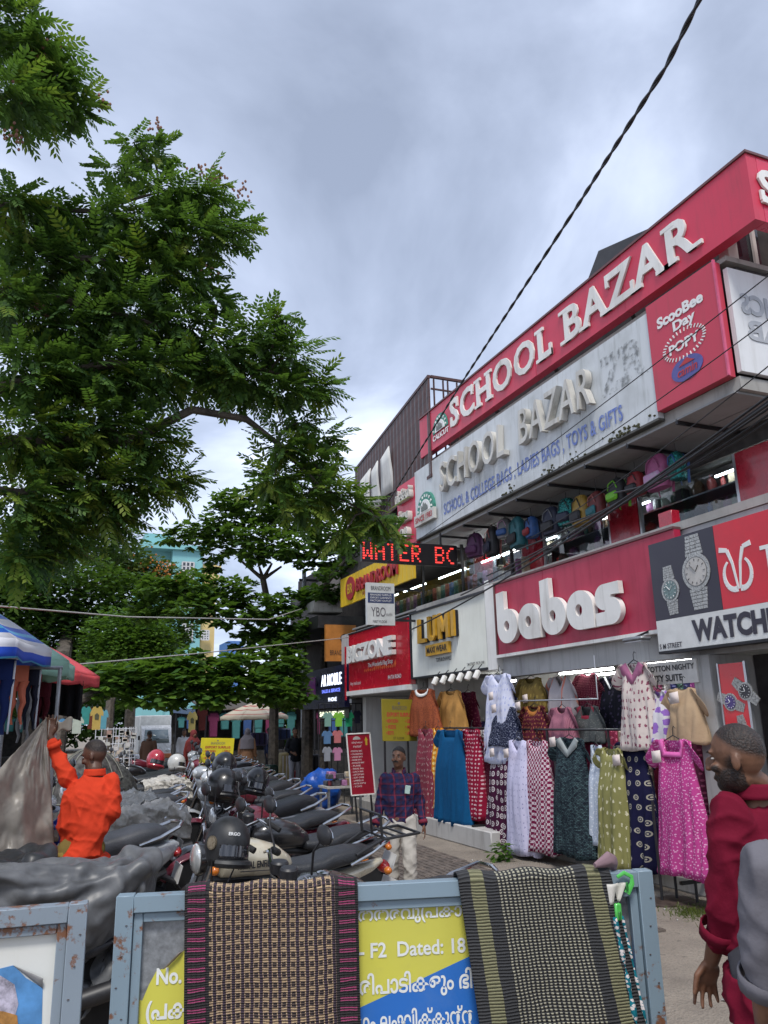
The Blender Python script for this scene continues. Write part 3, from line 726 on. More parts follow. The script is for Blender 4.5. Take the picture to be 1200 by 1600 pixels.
for ch, wd in (('b', 1.32), ('a', 1.36), ('b', 1.32), ('a', 1.36), ('s', 1.14)):
    lp = {'b': gb, 'a': ga, 's': gs}[ch]
    mb = mb_from(outline_mesh([[(x+xs, y) for x, y in q] for q in lp], 0.035)); xs += wd+0.05
    put(mb, f, (0.14, 0.14, 3.02, 0.92), 0.045, bounds=(np.array([0, 0, 0]), np.array([6.7, 2.05, 0])))
    mb.build('letter', LETW, s, world=True, sharp=30)
# white side column between the crimson and the ribbed sign
o = bx('sign_column', LETW, (X0-0.01, 10.69, 2.52), (X0+0.12, 10.96, 3.83), parent=None)
tag(o, 'plain white upright panel between the crimson and ribbed white signs', 'panel')

# ------------------------------------------------------------------ ribbed white sign with gold letters
s = thing('ribbed_white_sign', 'off white ribbed sign with gold block letters above the dress racks', 'sign', (X0, 12.4, 2.56))
Yl1, Yl2, Zl1, Zl2 = 10.98, 13.80, 2.57, 3.74
RIB = grimy('ribbed_sheet', (0.60, 0.62, 0.58), dirt=(0.3, 0.3, 0.26), rough=0.45, amt=0.5)
mb = MB()
nr = 44; pts = []
for i in range(nr*2+1):
    y = Yl2-(Yl2-Yl1)*i/(nr*2); pts.append((y, X0 + (0.024 if i % 2 else 0.0)))
for (ya, xa), (yb, xb) in zip(pts[:-1], pts[1:]): mb.add([(xa, ya, Zl1), (xb, yb, Zl1), (xb, yb, Zl2), (xa, ya, Zl2)], [(0, 1, 2, 3)], smooth=False)
mb.build('ribbed_panel', RIB, s, world=True)
bxm = MB(); bxm.mm((X0+0.03, Yl1, Zl1), (X0+0.09, Yl2, Zl2)); bxm.build('backing', WHITEW, s, world=True)
mb = MB(); mb.mm((X0-0.03, Yl1-0.01, Zl2+.002), (X0+0.1, Yl2+0.01, Zl2+0.035)); mb.mm((X0-0.03, Yl1-.01, Zl1-0.035), (X0+0.1, Yl2+.01, Zl1-.002)); mb.mm((X0-.03, Yl2+.012, Zl1-.035), (X0+.1, Yl2+.04, Zl2+.035)); mb.build('frame', PAINTK, s, world=True)
f = facade_face(X0, Yl2, Zl1)
GOLD = mat('gold_letter', (0.62, 0.34, 0.03), 0.35, 0.1, var=0.15)
def stroke_letter(segs, d):
    mb = MB()
    for i, (x0_, y0_, x1_, y1_, w_) in enumerate(segs):
        a = Vector((x0_, y0_, 0)); b = Vector((x1_, y1_, 0)); t = (b-a).normalized(); nn = Vector((-t.y, t.x, 0))*w_/2; dd = d+0.001*i
        q = [a-nn, b-nn, b+nn, a+nn]; mb.add([p-Vector((0, 0, d)) for p in q]+[p+Vector((0, 0, dd-d*0.0)) for p in q], [(3, 2, 1, 0), (4, 5, 6, 7), (0, 1, 5, 4), (1, 2, 6, 5), (2, 3, 7, 6), (3, 0, 4, 7)], smooth=False)
    return mb
ws = 0.24
lum = {'L': [(ws/2, 0, ws/2, 1.5, ws), (ws, ws/2, 0.78, ws/2, ws)],
       'U': [(1.0+ws/2, .25, 1.0+ws/2, 1.5, ws), (1.78-ws/2, .25, 1.78-ws/2, 1.5, ws), (1.12, .3, 1.3, .1, ws), (1.22, ws/2, 1.56, ws/2, ws), (1.66, .3, 1.48, .1, ws)],
       'M': [(2.0+ws/2, 0, 2.0+ws/2, 1.5, ws), (2.95-ws/2, 0, 2.95-ws/2, 1.5, ws), (2.1, 1.46, 2.475, 0.4, ws*.9), (2.85, 1.46, 2.475, 0.4, ws*.9)],
       'I': [(3.18+ws/2, 0, 3.18+ws/2, 1.5, ws)]}
for ch, sg in lum.items():
    mb = stroke_letter(sg, 0.022); put(mb, f, (0.44, 0.58, 1.90, 1.02), 0.075, bounds=(np.array([0, 0, 0]), np.array([3.42, 1.5, 0]))); mb.build('letter', GOLD, s, world=True)
    mb = stroke_letter(sg, 0.025); put(mb, f, (0.44, 0.575, 1.90, 1.015), 0.026, bounds=(np.array([0, 0, 0]), np.array([3.42, 1.5, 0]))); mb.build('letter_return', PAINTK, s, world=True)
mb = MB(); mb.box((0, 0, 0), (1, 1, 0.06)); put(mb, f, (0.72, 0.33, 1.62, 0.52), 0.04); mb.build('name_plate', GOLD, s, world=True)
text_on(s, f, (0.78, 0.37, 1.57, 0.48), 'MAXI WEAR', PAINTK, 0.075, 0, offset=0.03)
text_on(s, f, (1.0, 0.21, 1.60, 0.28), 'TOPS & SHAWLS', PAINTK, 0.008, 0, offset=0.02)
text_on(s, f, (2.15, 0.06, 2.72, 0.11), 'S M STREET  PH.74 1040', PAINTK, 0.008, 0, offset=0.015)
# ------------------------------------------------------------------ red bag shop sign
s = thing('red_bag_shop_sign', 'bright red sign with white block letters and flames beside ribbed sign', 'sign', (X0, 15.5, 2.42))
Yg1, Yg2, Zg1, Zg2 = 13.88, 17.2, 2.45, 3.70
BZR = mat('sign_scarlet', (0.52, 0.008, 0.03), 0.25, var=0.08, coat=0.4)
mb = MB(); mb.mm((X0-0.04, Yg1, Zg1), (X0+0.09, Yg2, Zg2), 0.004); mb.build('panel', BZR, s, world=True)
mb = MB(); mb.mm((X0-0.1, Yg1, Zg1-0.10), (X0+0.2, Yg2, Zg1-0.004)); mb.build('ledge', LETW, s, world=True)
mb = MB(); mb.mm((X0-0.06, Yg1, Zg2+0.002), (X0+0.1, Yg2, Zg2+0.03)); mb.build('cap_strip', PAINTK, s, world=True)
f = facade_face(X0-0.04, Yg2, Zg1)
letters_on(s, f, (0.16, 0.60, 2.75, 0.98), 'BIGZONE', LETW, 0.06, 0.05, offset=0.05, space=0.95)
text_on(s, f, (1.2, 0.42, 2.55, 0.54), 'The Wonderful Bag Shop', PAINTW, 0.006, 0, offset=0.012)
text_on(s, f, (2.3, 0.14, 2.95, 0.22), 'PH.TAI ROAD', PAINTW, 0.006, 0, offset=0.015)
text_on(s, f, (0.10, 0.10, 0.75, 0.2), 'Any mail.cool', PAINTW, 0.006, 0)
mb = MB(); random.seed(4)
for i in range(16):
    x = 1.0+i*0.11; h = random.uniform(0.05, 0.16); mb.prism([(x, 0.36), (x+0.05, 0.36+h*.4), (x+0.03, 0.36+h), (x-0.04, 0.36+h*.5)], f.o, f.ux, f.uy, f.n*0.004)
mb.build('flame_print', mat('flame', (0.75, 0.12, 0.02), 0.5), s, world=True, stuff=True)

# ------------------------------------------------------------------ watch advert sign at the right edge
s = thing('watch_shop_sign', 'black red and white watch shop sign with two printed watches, right edge', 'sign', (6.1, 6.0, 2.44))
XT = 6.16; Yt1, Yt2, Zt1, Zt2 = 4.6, 6.98, 2.47, 3.66
zb = Zt1+0.33
yk = onX(1118, 860, XT).y
NAVY = mat('advert_navy', (0.018, 0.014, 0.03), 0.35, var=0.1)
mb = MB(); mb.mm((XT, yk+.002, zb+.002), (XT+0.11, Yt2, Zt2)); mb.build('watch_panel', NAVY, s, world=True)
mb = MB(); mb.mm((XT, Yt1, zb+.002), (XT+0.11, yk-.002, Zt2)); mb.build('red_panel', mat('advert_red', (0.60, 0.012, 0.03), 0.35, var=0.06), s, world=True)
mb = MB(); mb.mm((XT, Yt1, Zt1), (XT+0.11, Yt2, zb)); mb.build('white_strip', mat('advert_white', (0.66, 0.67, 0.66), 0.5, var=0.08), s, world=True)
mb = MB(); mb.mm((XT-0.01, Yt1, Zt1-0.03), (XT+0.12, Yt2, Zt1-0.002)); mb.build('bottom_rail', DARKM, s, world=True)
f = facade_face(XT, Yt2, Zt1)
rw = r2(XT, (1085, 1008), (1255, 955), f)
text_on(s, f, (rw[0], 0.05, rw[0]+1.2, 0.28), 'WATCHES', NAVY, 0.006, 0.0, offset=0.05, space=1.0)
rs_ = r2(XT, (1036, 1019), (1070, 1010), f)
text_on(s, f, (0.02, 0.02, 0.36, 0.075), 'S M STREET', NAVY, 0.006, 0, offset=0.02)
def wristwatch(parent, face, cx, cy, r0, ang, dialc, zoff=0.004):
    """printed watch: strap links, case, dial, markers, hands, all within a few millimetres of the face"""
    ca, sa = math.cos(ang), math.sin(ang)
    def q(x, y): return (cx+(x*ca-y*sa)*r0, cy+(x*sa+y*ca)*r0)
    SIL = mat('watch_silver', (0.52, 0.52, 0.5), 0.3, 0.3, var=0.35, scale=60); DK = mat('watch_dark', (0.16, 0.16, 0.16), 0.4)  # dark grey print for bezel and hands
    mb = MB()
    for sgn in (1, -1):
        for i in range(6):
            y0, y1 = sgn*(0.95+i*0.2), sgn*(0.95+i*0.2+0.17); wd = 0.66-0.03*i
            for x0, x1 in ((-wd, -wd*.36), (-wd*.32, wd*.32), (wd*.36, wd)):
                mb.prism([q(x0, y0), q(x1, y0), q(x1, y1), q(x0, y1)], face.o, face.ux, face.uy, face.n*(zoff+0.002*(x0 < -0.1)))
    mb.build('printed_strap', SIL, parent, world=True, stuff=True)
    def disc(rr, z, m, name):
        mb = MB(); mb.prism([q(rr*math.cos(2*PI*i/24), rr*math.sin(2*PI*i/24)) for i in range(24)], face.o, face.ux, face.uy, face.n*z); mb.build(name, m, parent, world=True)
    disc(1.06, zoff+0.004, SIL, 'printed_case'); disc(0.86, zoff+0.006, DK, 'printed_bezel'); disc(0.80, zoff+0.008, dialc, 'printed_dial')
    mb = MB()
    for i in range(12):
        a = 2*PI*i/12; mb.bar(face.p(*q(0.6*math.cos(a), 0.6*math.sin(a)), zoff+0.009), face.p(*q(0.74*math.cos(a), 0.74*math.sin(a)), zoff+0.009), r0*0.07, 0.004)
    for a, ln in ((0.9, 0.42), (2.3, 0.6)): mb.bar(face.p(*q(0, 0), zoff+0.010), face.p(*q(ln*math.cos(a), ln*math.sin(a)), zoff+0.010), r0*0.08, 0.004)
    mb.build('printed_hands', PAINTW if dialc is not DIAL_L else DK, parent, world=True, stuff=True)
DIAL_L = mat('dial_pale', (0.5, 0.48, 0.45), 0.4, var=0.1); DIAL_D = mat('dial_teal', (0.20, 0.30, 0.30), 0.4, var=0.3, scale=50); DIAL_K = mat('dial_black', (0.02, 0.02, 0.03), 0.3); DIAL_P = mat('dial_purple', (0.07, 0.04, 0.2), 0.3)
a = onX(1048, 922, XT)-f.o; wristwatch(s, f, a.dot(f.ux), a.dot(f.uy), 0.125, 0.06, DIAL_D)
a = onX(1088, 893, XT)-f.o; wristwatch(s, f, a.dot(f.ux), a.dot(f.uy), 0.185, 0.02, DIAL_L)
# winged emblem and the first letter of the name
a = onX(1152, 888, XT)-f.o; ex, ey = a.dot(f.ux), a.dot(f.uy)
mb = MB()
def band(pts, w0, w1):
    L = len(pts)
    for i in range(L-1):
        (x0_, y0_), (x1_, y1_) = pts[i], pts[i+1]; t = Vector((x1_-x0_, y1_-y0_)).normalized(); nn = Vector((-t.y, t.x))
        wa, wb = w0+(w1-w0)*i/(L-1), w0+(w1-w0)*(i+1)/(L-1)
        mb.prism([(x0_-nn.x*wa, y0_-nn.y*wa), (x1_-nn.x*wb, y1_-nn.y*wb), (x1_+nn.x*wb, y1_+nn.y*wb), (x0_+nn.x*wa, y0_+nn.y*wa)], f.o, f.ux, f.uy, f.n*(0.006+0.0003*(i % 2)))
for sg in (-1, 1):
    band([(ex+sg*0.20, ey+0.22), (ex+sg*0.10, ey+0.20), (ex+sg*0.05, ey+0.06), (ex+sg*0.012, ey-0.20)], 0.026, 0.010)
    band([(ex+sg*0.12*math.cos(R(a_))+sg*0.05, ey-0.05+0.15*math.sin(R(a_))) for a_ in range(60, -110, -15)], 0.012, 0.030)
mb.build('winged_emblem', PAINTW, s, world=True)
text_on(s, f, (ex+0.30, ey-0.14, ex+1.1, ey+0.16), 'TITAN', PAINTW, 0.006, 0, offset=0.0)
# red poster on the shop's door post below
s = thing('red_watch_poster', 'tall red poster with two steel watches on the pillar beside the shop', 'poster', (6.3, 6.1, 0.6))
XP = 6.27
a = onX(1122, 1038, XP); b2 = onX(1193, 1300, XP)
mb = MB(); mb.mm((XP, b2.y-0.02, 0.62), (XP+0.02, a.y, a.z)); mb.build('panel', mat('advert_red2', (0.62, 0.012, 0.022), 0.3, var=0.08, coat=0.2), s, world=True)
mb = MB(); mb.mm((XP-0.006, a.y+.002, 0.60), (XP+0.03, a.y+0.02, a.z+0.01)); mb.mm((XP-0.006, b2.y-0.05, 0.60), (XP+0.03, b2.y-0.022, a.z+0.01)); mb.build('frame', ALU, s, world=True)
f = facade_face(XP, a.y, 0.62)
c1 = onX(1166, 1080, XP)-f.o; c2_ = onX(1142, 1097, XP)-f.o; c3_ = onX(1164, 1145, XP)-f.o
wristwatch(s, f, c1.dot(f.ux), c1.dot(f.uy), 0.082, 0.9, DIAL_K, 0.012); wristwatch(s, f, c2_.dot(f.ux), c2_.dot(f.uy), 0.082, 1.2, DIAL_P, 0.003); wristwatch(s, f, c3_.dot(f.ux), c3_.dot(f.uy), 0.08, 0.2, DIAL_K, 0.004)
# dark sheet standing in for the shade of the shop opening, right edge
s = bx('shop_opening_dark', DARKIN, (6.9, 4.0, 0.125), (6.96, 6.40, 2.395))

# hanging white sign with black words inside the nightwear shop
XS = 6.28
a = onX(1003, 1072, XS); b2 = onX(1087, 1029, XS)
s = thing('nightwear_board', 'white board with black lettering hanging above the beige dress', 'sign', (XS, a.y, a.z))
mb = MB(); mb.mm((XS, b2.y, a.z), (XS+0.02, a.y+0.18, b2.z)); mb.build('panel', mat('board_white', (0.62, 0.61, 0.58), 0.55, var=0.1), s, world=True)
f = facade_face(XS, a.y+0.18, a.z); wd = a.y+0.18-b2.y; hh = b2.z-a.z
text_on(s, f, (0.14, hh*0.54, wd-0.03, hh*0.84), 'TY, COTTON NIGHTY', PAINTK, 0.006, 0, offset=0.02)
text_on(s, f, (0.18, hh*0.12, wd-0.22, hh*0.42), 'NIGHTY SUITE', PAINTK, 0.006, 0, offset=0.02)
# ================================================================== second building: bag shop, yellow sign, barred screen
b2d = thing('barred_screen_building', 'dark fronted building with yellow sign and brown barred roof screen', 'building', (7.8, 15.8, 0))
def bb(name, m, a, b, bev=0.0, parent=b2d): mb = MB(); mb.mm(a, b, bev); return mb.build(name, m, parent, world=True)
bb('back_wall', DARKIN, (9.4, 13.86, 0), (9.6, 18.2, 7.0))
bb('floor_slab', CONC, (6.42, 13.86, 2.34), (9.39, 18.2, 2.62))
bb('parapet_wall', PLAST, (6.44, 13.86, 2.63), (6.6, 18.2, 3.8))
bb('upper_slab', DARKIN, (6.42, 13.86, 5.15), (9.39, 18.2, 5.5))
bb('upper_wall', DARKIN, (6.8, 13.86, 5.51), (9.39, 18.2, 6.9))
bb('partition_wall', WHITEW, (6.7, 17.3, 0), (9.39, 17.5, 2.33))
bb('plinth', CONC, (6.35, 13.86, 0), (9.38, 17.28, 0.18), 0.01)
for i in range(4):
    y = 11.1+i*1.72
    mb = MB(); mb.mm((6.92, y+.02, 3.86), (6.93, y+1.68, 4.5)); mb.build('window_pane', GLASS, b2d, world=True)
    mb = MB(); mb.mm((6.90, y-0.02, 3.86), (6.95, y+0.018, 4.95)); mb.build('window_frame', DARKM, b2d, world=True)
bb('sill', CONC, (6.61, 11.0, 3.905 if False else 3.902), (6.98, 17.9, 3.94))
mb = MB()
for y in (11.6, 13.4, 15.2, 16.7): mb.tube([(7.3, y, 4.62), (7.3, y+1.15, 4.62)], 0.016, 8)
mb.build('tube_light', TUBE, b2d, world=True)
# clothes rails seen through those windows
random.seed(21)
for i in range(34):
    y = 11.2+i*0.19; c = random.choice(GMAT)
    mb = MB(); h = random.uniform(0.35, 0.5)
    mb.box((7.35, y, 4.42-h/2), (0.35, 0.07, h), bev=0.02); mb.tube([(7.35, y, 4.42), (7.35, y, 4.50)], 0.006, 5)
    tag(mb.build('hanging_shirt', c), 'shirt behind the first floor window strip, %s from the near end of its rail' % nth(i+1), 'shirt', 'shirts on the first floor rail')
# barred screen on the roof edge
zt_ = 8.19
c0 = onX(670, 588, 6.3); zt_ = c0.z
c1 = onZ(555, 735, zt_); zbot = onX(693, 735, 6.3).z+0.05
BAR = [mat('bar_brown', (0.115, 0.052, 0.048), 0.55, 0.2, var=0.3), mat('bar_grey', (0.16, 0.14, 0.145), 0.5, 0.3, var=0.3)]
d = Vector((c1.x-c0.x, c1.y-c0.y, 0)); L = d.length; d.normalize()
ang = math.atan2(d.y, d.x)
def barmesh(m, h, wd): mb = MB(); mb.box((0, 0, h/2), (wd, 0.035, h)); return mb.mesh('slat', m)
hb = zt_-zbot-0.04
BMs = [barmesh(BAR[0], hb, 0.062), barmesh(BAR[1], hb, 0.05), barmesh(BAR[0], hb, 0.05)]
nb = int(L/0.085)
for i in range(nb):
    o = bpy.data.objects.new('slat', BMs[i % 3]); col.objects.link(o); o.parent = b2d
    p = Vector((c0.x, c0.y, zbot)) + d*(0.04+i*0.085); o.location = p-b2d.location; o.rotation_euler = (0, 0, ang)
nb2 = 16
BT = barmesh(BAR[0], hb, 0.022)
for i in range(nb2):
    o = bpy.data.objects.new('slat', BT); col.objects.link(o); o.parent = b2d
    o.location = Vector((c0.x+0.10+i*0.15+(0.05 if i % 2 else 0), c0.y, zbot))-b2d.location
mb = MB(); mb.bar((c0.x, c0.y, zt_), (c1.x, c1.y, zt_), 0.06, 0.06); mb.bar((c0.x+.035, c0.y, zt_), (c0.x+2.6, c0.y, zt_), 0.05, 0.05); mb.bar((c0.x, c0.y, zbot), (c1.x, c1.y, zbot), 0.06, 0.06); mb.bar((c0.x+.035, c0.y, zt_-.25), (c0.x+2.6, c0.y, zt_-.25), 0.03, 0.03); mb.build('screen_rail', BAR[0], b2d, world=True)
q = [Vector((c0.x+.12, c0.y+.1, 0)), Vector((c1.x+.12, c1.y, 0))]
mb = MB(); mb.prism([(q[0].x, q[0].y), (9.3, q[0].y), (9.3, q[1].y), (q[1].x, q[1].y)], (0, 0, zbot-0.35), (1, 0, 0), (0, 1, 0), (0, 0, 0.3)); mb.build('roof_slab', DARKIN, b2d, world=True)
mb = MB(); mb.mm((c0.x+0.9, c0.y+0.5, zbot), (9.2, c0.y+3.8, zbot+0.55)); mb.build('roof_room', DARKIN, b2d, world=True)
# torn white boards hung below the screen
WB = grimy('torn_white', (0.58, 0.58, 0.56), dirt=(0.2, 0.19, 0.17), rough=0.7, amt=0.8)
for i, (pa, pb) in enumerate((((563, 752), (580, 790)), ((580, 738), (594, 782)), ((595, 718), (612, 760)))):
    X_ = 6.55; a = onX(pa[0], pa[1], X_); b = onX(pb[0], pb[1], X_)
    mb = MB(); mb.grid(lambda u, v: (X_-0.05*math.sin(3*v+i)*u, a.y+(b.y-a.y)*u, a.z+(b.z-a.z-0.1)*v+0.12*u*(1-v)), 4, 4)
    mb.build('torn_board', WB, b2d, world=True, solid=0.02)

# yellow sign
s = thing('yellow_sign', 'long yellow sign with red letters and round red emblem, partly behind leaves', 'sign', (6.3, 15.7, 4.45))
mb = MB(); 
ny = 40
for i in range(ny):
    ya, yb = 17.86-4.2*i/ny, 17.86-4.2*(i+1)/ny
    mb.box((6.33+0.006*(i % 2), (ya+yb)/2, 4.765), (0.05, abs(ya-yb)-0.004, 0.67))
mb.build('panel', grimy('sign_yellow', (0.66, 0.44, 0.02), dirt=(0.35, 0.2, 0.02), rough=0.45, amt=0.4), s, world=True)
f = facade_face(6.30, 17.86, 4.43)
RL = mat('print_darkred', (0.35, 0.02, 0.03), 0.5, var=0.1)
text_on(s, f, (1.15, 0.20, 3.5, 0.50), 'BRANDROOM', RL, 0.02, 0.02, offset=0.02)
text_on(s, f, (1.5, 0.08, 2.6, 0.15), 'EXPORT SURPLUS', RL, 0.006, 0.0, offset=0.02)
mb = MB(); mb.prism([(0.72+0.30*math.cos(2*PI*i/26), 0.35+0.27*math.sin(2*PI*i/26)) for i in range(26)], f.o, f.ux, f.uy, f.n*0.02); mb.build('round_emblem', RL, s, world=True)
text_on(s, f, (0.55, 0.23, 0.90, 0.46), 'BR', mat('sign_yellow_b', (0.66, 0.44, 0.02), 0.5), 0.026, 0, offset=0.02)
# small projecting white sign (faces up the street, towards the camera)
Yw = 13.6
a = onY(574, 976, Yw); b = onY(616, 912, Yw)
s = thing('white_projecting_sign', 'small white and navy two part sign projecting from the facade', 'sign', (b.x, Yw, a.z))
mb = MB(); mb.mm((a.x, Yw, a.z), (b.x, Yw+0.08, b.z)); mb.build('panel', mat('board_white2', (0.58, 0.6, 0.6), 0.5, var=0.1), s, world=True)
f = front_face(Yw, a.x, a.z); wd, hh = b.x-a.x, b.z-a.z
mb = MB(); mb.prism([(0.03*wd, .52*hh), (.97*wd, .52*hh), (.97*wd, .76*hh), (.03*wd, .76*hh)], f.o, f.ux, f.uy, f.n*0.004); mb.build('navy_band', mat('print_navy', (0.03, 0.05, 0.14), 0.5), s, world=True)
text_on(s, f, (.15*wd, .82*hh, .85*wd, .92*hh), 'BRANDROOM', PAINTK, 0.005, 0)
for z_, t_ in ((.69, 'BRANDED SURPLUS'), (.62, 'EXPORT GARMENTS'), (.55, 'FACTORY OUTLET')): text_on(s, f, (.12*wd, z_*hh, .88*wd, (z_+.045)*hh), t_, PAINTW, 0.008, 0)
text_on(s, f, (.14*wd, .2*hh, .66*wd, .42*hh), 'YBO', mat('print_grey', (0.14, 0.13, 0.15), 0.5), 0.005, 0)
text_on(s, f, (.68*wd, .22*hh, .9*wd, .30*hh), 'studio', mat('print_grey', (0.14, 0.13, 0.15), 0.5), 0.005, 0)
text_on(s, f, (.2*wd, .05*hh, .7*wd, .11*hh), 'FIRST FLOOR', PAINTK, 0.005, 0)
mb = MB(); mb.bar((b.x, Yw+.04, b.z-.1), (6.45, Yw+.04, b.z-.1), .04, .04); mb.bar((b.x, Yw+.04, a.z+.1), (6.45, Yw+.04, a.z+.1), .04, .04); mb.build('bracket', DARKM, s, world=True)
# LED ticker
Yt = 12.2
a = onY(566, 874, Yt); b = onY(714, 851, Yt)
s = thing('led_ticker', 'black scrolling display with glowing red dot letters above the ribbed sign', 'led display', (b.x, Yt, a.z))
mb = MB(); mb.mm((a.x, Yt, a.z-.03), (b.x, Yt+0.1, b.z-.02), 0.006); mb.build('case', mat('ticker_black', (0.012, 0.01, 0.012), 0.4), s, world=True)
mb = MB(); mb.bar((b.x-.3, Yt+.05, b.z-.03), (b.x-.3, Yt+.05, 5.0), .03, .03); mb.bar((a.x+.5, Yt+.05, b.z-.03), (a.x+.5, Yt+.4, 5.0), .03, .03); mb.build('bracket', DARKM, s, world=True)
f = front_face(Yt, a.x, a.z-.03)
LED = mat('led_red', (0.8, 0.05, 0.04), 0.4, emit=(1.0, 0.06, 0.05, .55))
FONT5 = {'W': ('10001', '10001', '10001', '10101', '10101', '11011', '10001'), 'A': ('01110', '10001', '10001', '11111', '10001', '10001', '10001'), 'T': ('11111', '00100', '00100', '00100', '00100', '00100', '00100'),
         'E': ('11111', '10000', '10000', '11110', '10000', '10000', '11111'), 'R': ('11110', '10001', '10001', '11110', '10100', '10010', '10001'), 'B': ('11110', '10001', '10001', '11110', '10001', '10001', '11110'), 'O': ('00110', '01000', '10000', '10000', '10000', '01000', '00110'), ' ': ('00000',)*7}
mb = MB(); wd, hh = b.x-a.x, b.z-a.z; txt = 'WATER BO'; cw = wd/(len(txt)*1.0)
for i, ch in enumerate(txt):
    for r in range(7):
        for c in range(5):
            if FONT5[ch][r][c] == '1':
                mb.box(tuple(f.p(i*cw+cw*(0.12+0.155*c), hh*(0.86-0.118*r), 0.002)), (cw*0.15, 0.006, hh*0.072))
mb.build('led_dots', LED, s, world=True, stuff=True)
# orange projecting sign
Yo = 18.2
a = onY(509, 1033, Yo); b = onY(556, 977, Yo)
s = thing('orange_projecting_sign', 'orange square sign with dark round monogram between dark mobile sign and yellow sign', 'sign', (b.x, Yo, a.z))
mb = MB(); mb.mm((a.x, Yo, a.z), (b.x, Yo+0.1, b.z)); mb.build('panel', mat('sign_orange', (0.45, 0.17, 0.03), 0.45, var=0.15), s, world=True)
mb = MB(); mb.bar((b.x, Yo+.05, b.z-.15), (6.6, Yo+.05, b.z-.15), .05, .05); mb.build('bracket', DARKM, s, world=True)
f = front_face(Yo, a.x, a.z); wd, hh = b.x-a.x, b.z-a.z
mb = MB(); mb.lathe(f.p(.62*wd, .62*hh, 0.006), [(.13*hh, -0.004), (.13*hh, 0.004), (.105*hh, .004), (.105*hh, -.004)], 22, 'Y'); mb.build('ring', PAINTK, s, world=True)
text_on(s, f, (.53*wd, .55*hh, .71*wd, .69*hh), 'BR', PAINTK, 0.006, 0); text_on(s, f, (.14*wd, .16*hh, .9*wd, .3*hh), 'BRANDROOM', PAINTK, 0.006, 0)
# red arrow sign at the end of the red shop sign
Yr = 17.3
a = onY(541, 1094, Yr); b = onY(579, 1011, Yr)
s = thing('red_arrow_sign', 'narrow red projecting sign with white arrow, far end of red shop sign', 'sign', (b.x, Yr, a.z))
mb = MB(); mb.mm((a.x, Yr, a.z), (6.24, Yr+0.09, b.z)); mb.build('panel', BZR, s, world=True)
f = front_face(Yr, a.x, a.z); wd, hh = 6.24-a.x, b.z-a.z
mb = MB(); mb.prism([(.3*wd, .09*hh), (.75*wd, .09*hh), (.75*wd, .05*hh), (.95*wd, .12*hh), (.75*wd, .19*hh), (.75*wd, .15*hh), (.3*wd, .15*hh)], f.o, f.ux, f.uy, f.n*.005); mb.build('arrow', PAINTW, s, world=True)
text_on(s, f, (.15*wd, .62*hh, .5*wd, .8*hh), 'B', PAINTW, 0.006, 0, offset=.02)

# ================================================================== third building with the dark mobile shop sign
b3 = thing('far_shop_building', 'low dark far shop building with grey ribbed cladding beside trees', 'building', (8.0, 20.5, 0))
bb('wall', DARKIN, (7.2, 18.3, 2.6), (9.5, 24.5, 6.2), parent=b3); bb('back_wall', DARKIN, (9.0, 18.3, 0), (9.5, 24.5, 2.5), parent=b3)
bb('canopy', DARKM, (5.9, 18.35, 4.0), (7.19, 24.0, 4.3), parent=b3)
bb('floor_slab', CONC, (6.35, 18.3, 2.505), (9.4, 24.5, 2.595), parent=b3)
CLAD = mat('cladding_grey', (0.30, 0.27, 0.27), 0.55, 0.2, var=0.2)
a = onX(482, 942, 6.6); b = onX(530, 903, 6.6)
cm = MB(); cm.box((0, 0, .45), (.02, .075, .9)); cmesh = cm.mesh('cladding_slat', CLAD)
for i in range(40):
    o = bpy.data.objects.new('cladding_slat', cmesh); col.objects.link(o); o.parent = b3; o.location = Vector((6.6, 18.5+i*.12, 4.6))-b3.location
s = thing('dark_mobile_sign', 'dark blue lit mobile shop sign with white glowing letters', 'sign', (6.3, 19.2, 2.1))
mb = MB(); mb.mm((6.28, 17.56, 2.12), (6.4, 21.0, 3.08)); mb.build('panel', mat('sign_navy', (0.012, 0.012, 0.05), 0.3, var=0.2), s, world=True)
f = facade_face(6.28, 21.0, 2.12)
LITB = mat('lit_letter', (0.8, 0.85, 1), 0.4, emit=(0.75, 0.82, 1.0, 1.5))
text_on(s, f, (1.75, .52, 3.25, .80), 'AR MOBILE', LITB, .008, 0, offset=.012)
text_on(s, f, (1.8, .36, 3.15, .44), 'SALES & SERVICE', mat('lit_blue', (.2, .3, .9), .4, emit=(.15, .2, .9, 1.0)), .008, 0, offset=.01)
text_on(s, f, (2.3, .15, 2.9, .24), 'PHONE', LITB, .008, 0)
mb = MB(); mb.prism([(.55, .28), (1.25, .28), (1.25, .80), (.55, .80)], f.o, f.ux, f.uy, f.n*.006); mb.build('phone_print', mat('phone_pink', (.35, .06, .25), .4, var=.4, scale=9, c2=(.1, .03, .2)), s, world=True)
s = thing('lit_strip_sign', 'pale lit strip sign over the far shirt shop entrance', 'sign', (6.3, 18.6, 1.85))
mb = MB(); mb.mm((6.32, 17.6, 1.88), (6.4, 19.6, 2.08)); mb.build('panel', mat('strip_dark', (.08, .09, .08), .5), s, world=True)
text_on(s, facade_face(6.32, 19.6, 1.88), (.1, .04, 1.9, .16), 'SAMPLE SERVICE', mat('lit_cream', (.9, .9, .7), .4, emit=(.8, .85, .6, .9)), .006, 0, offset=.03)
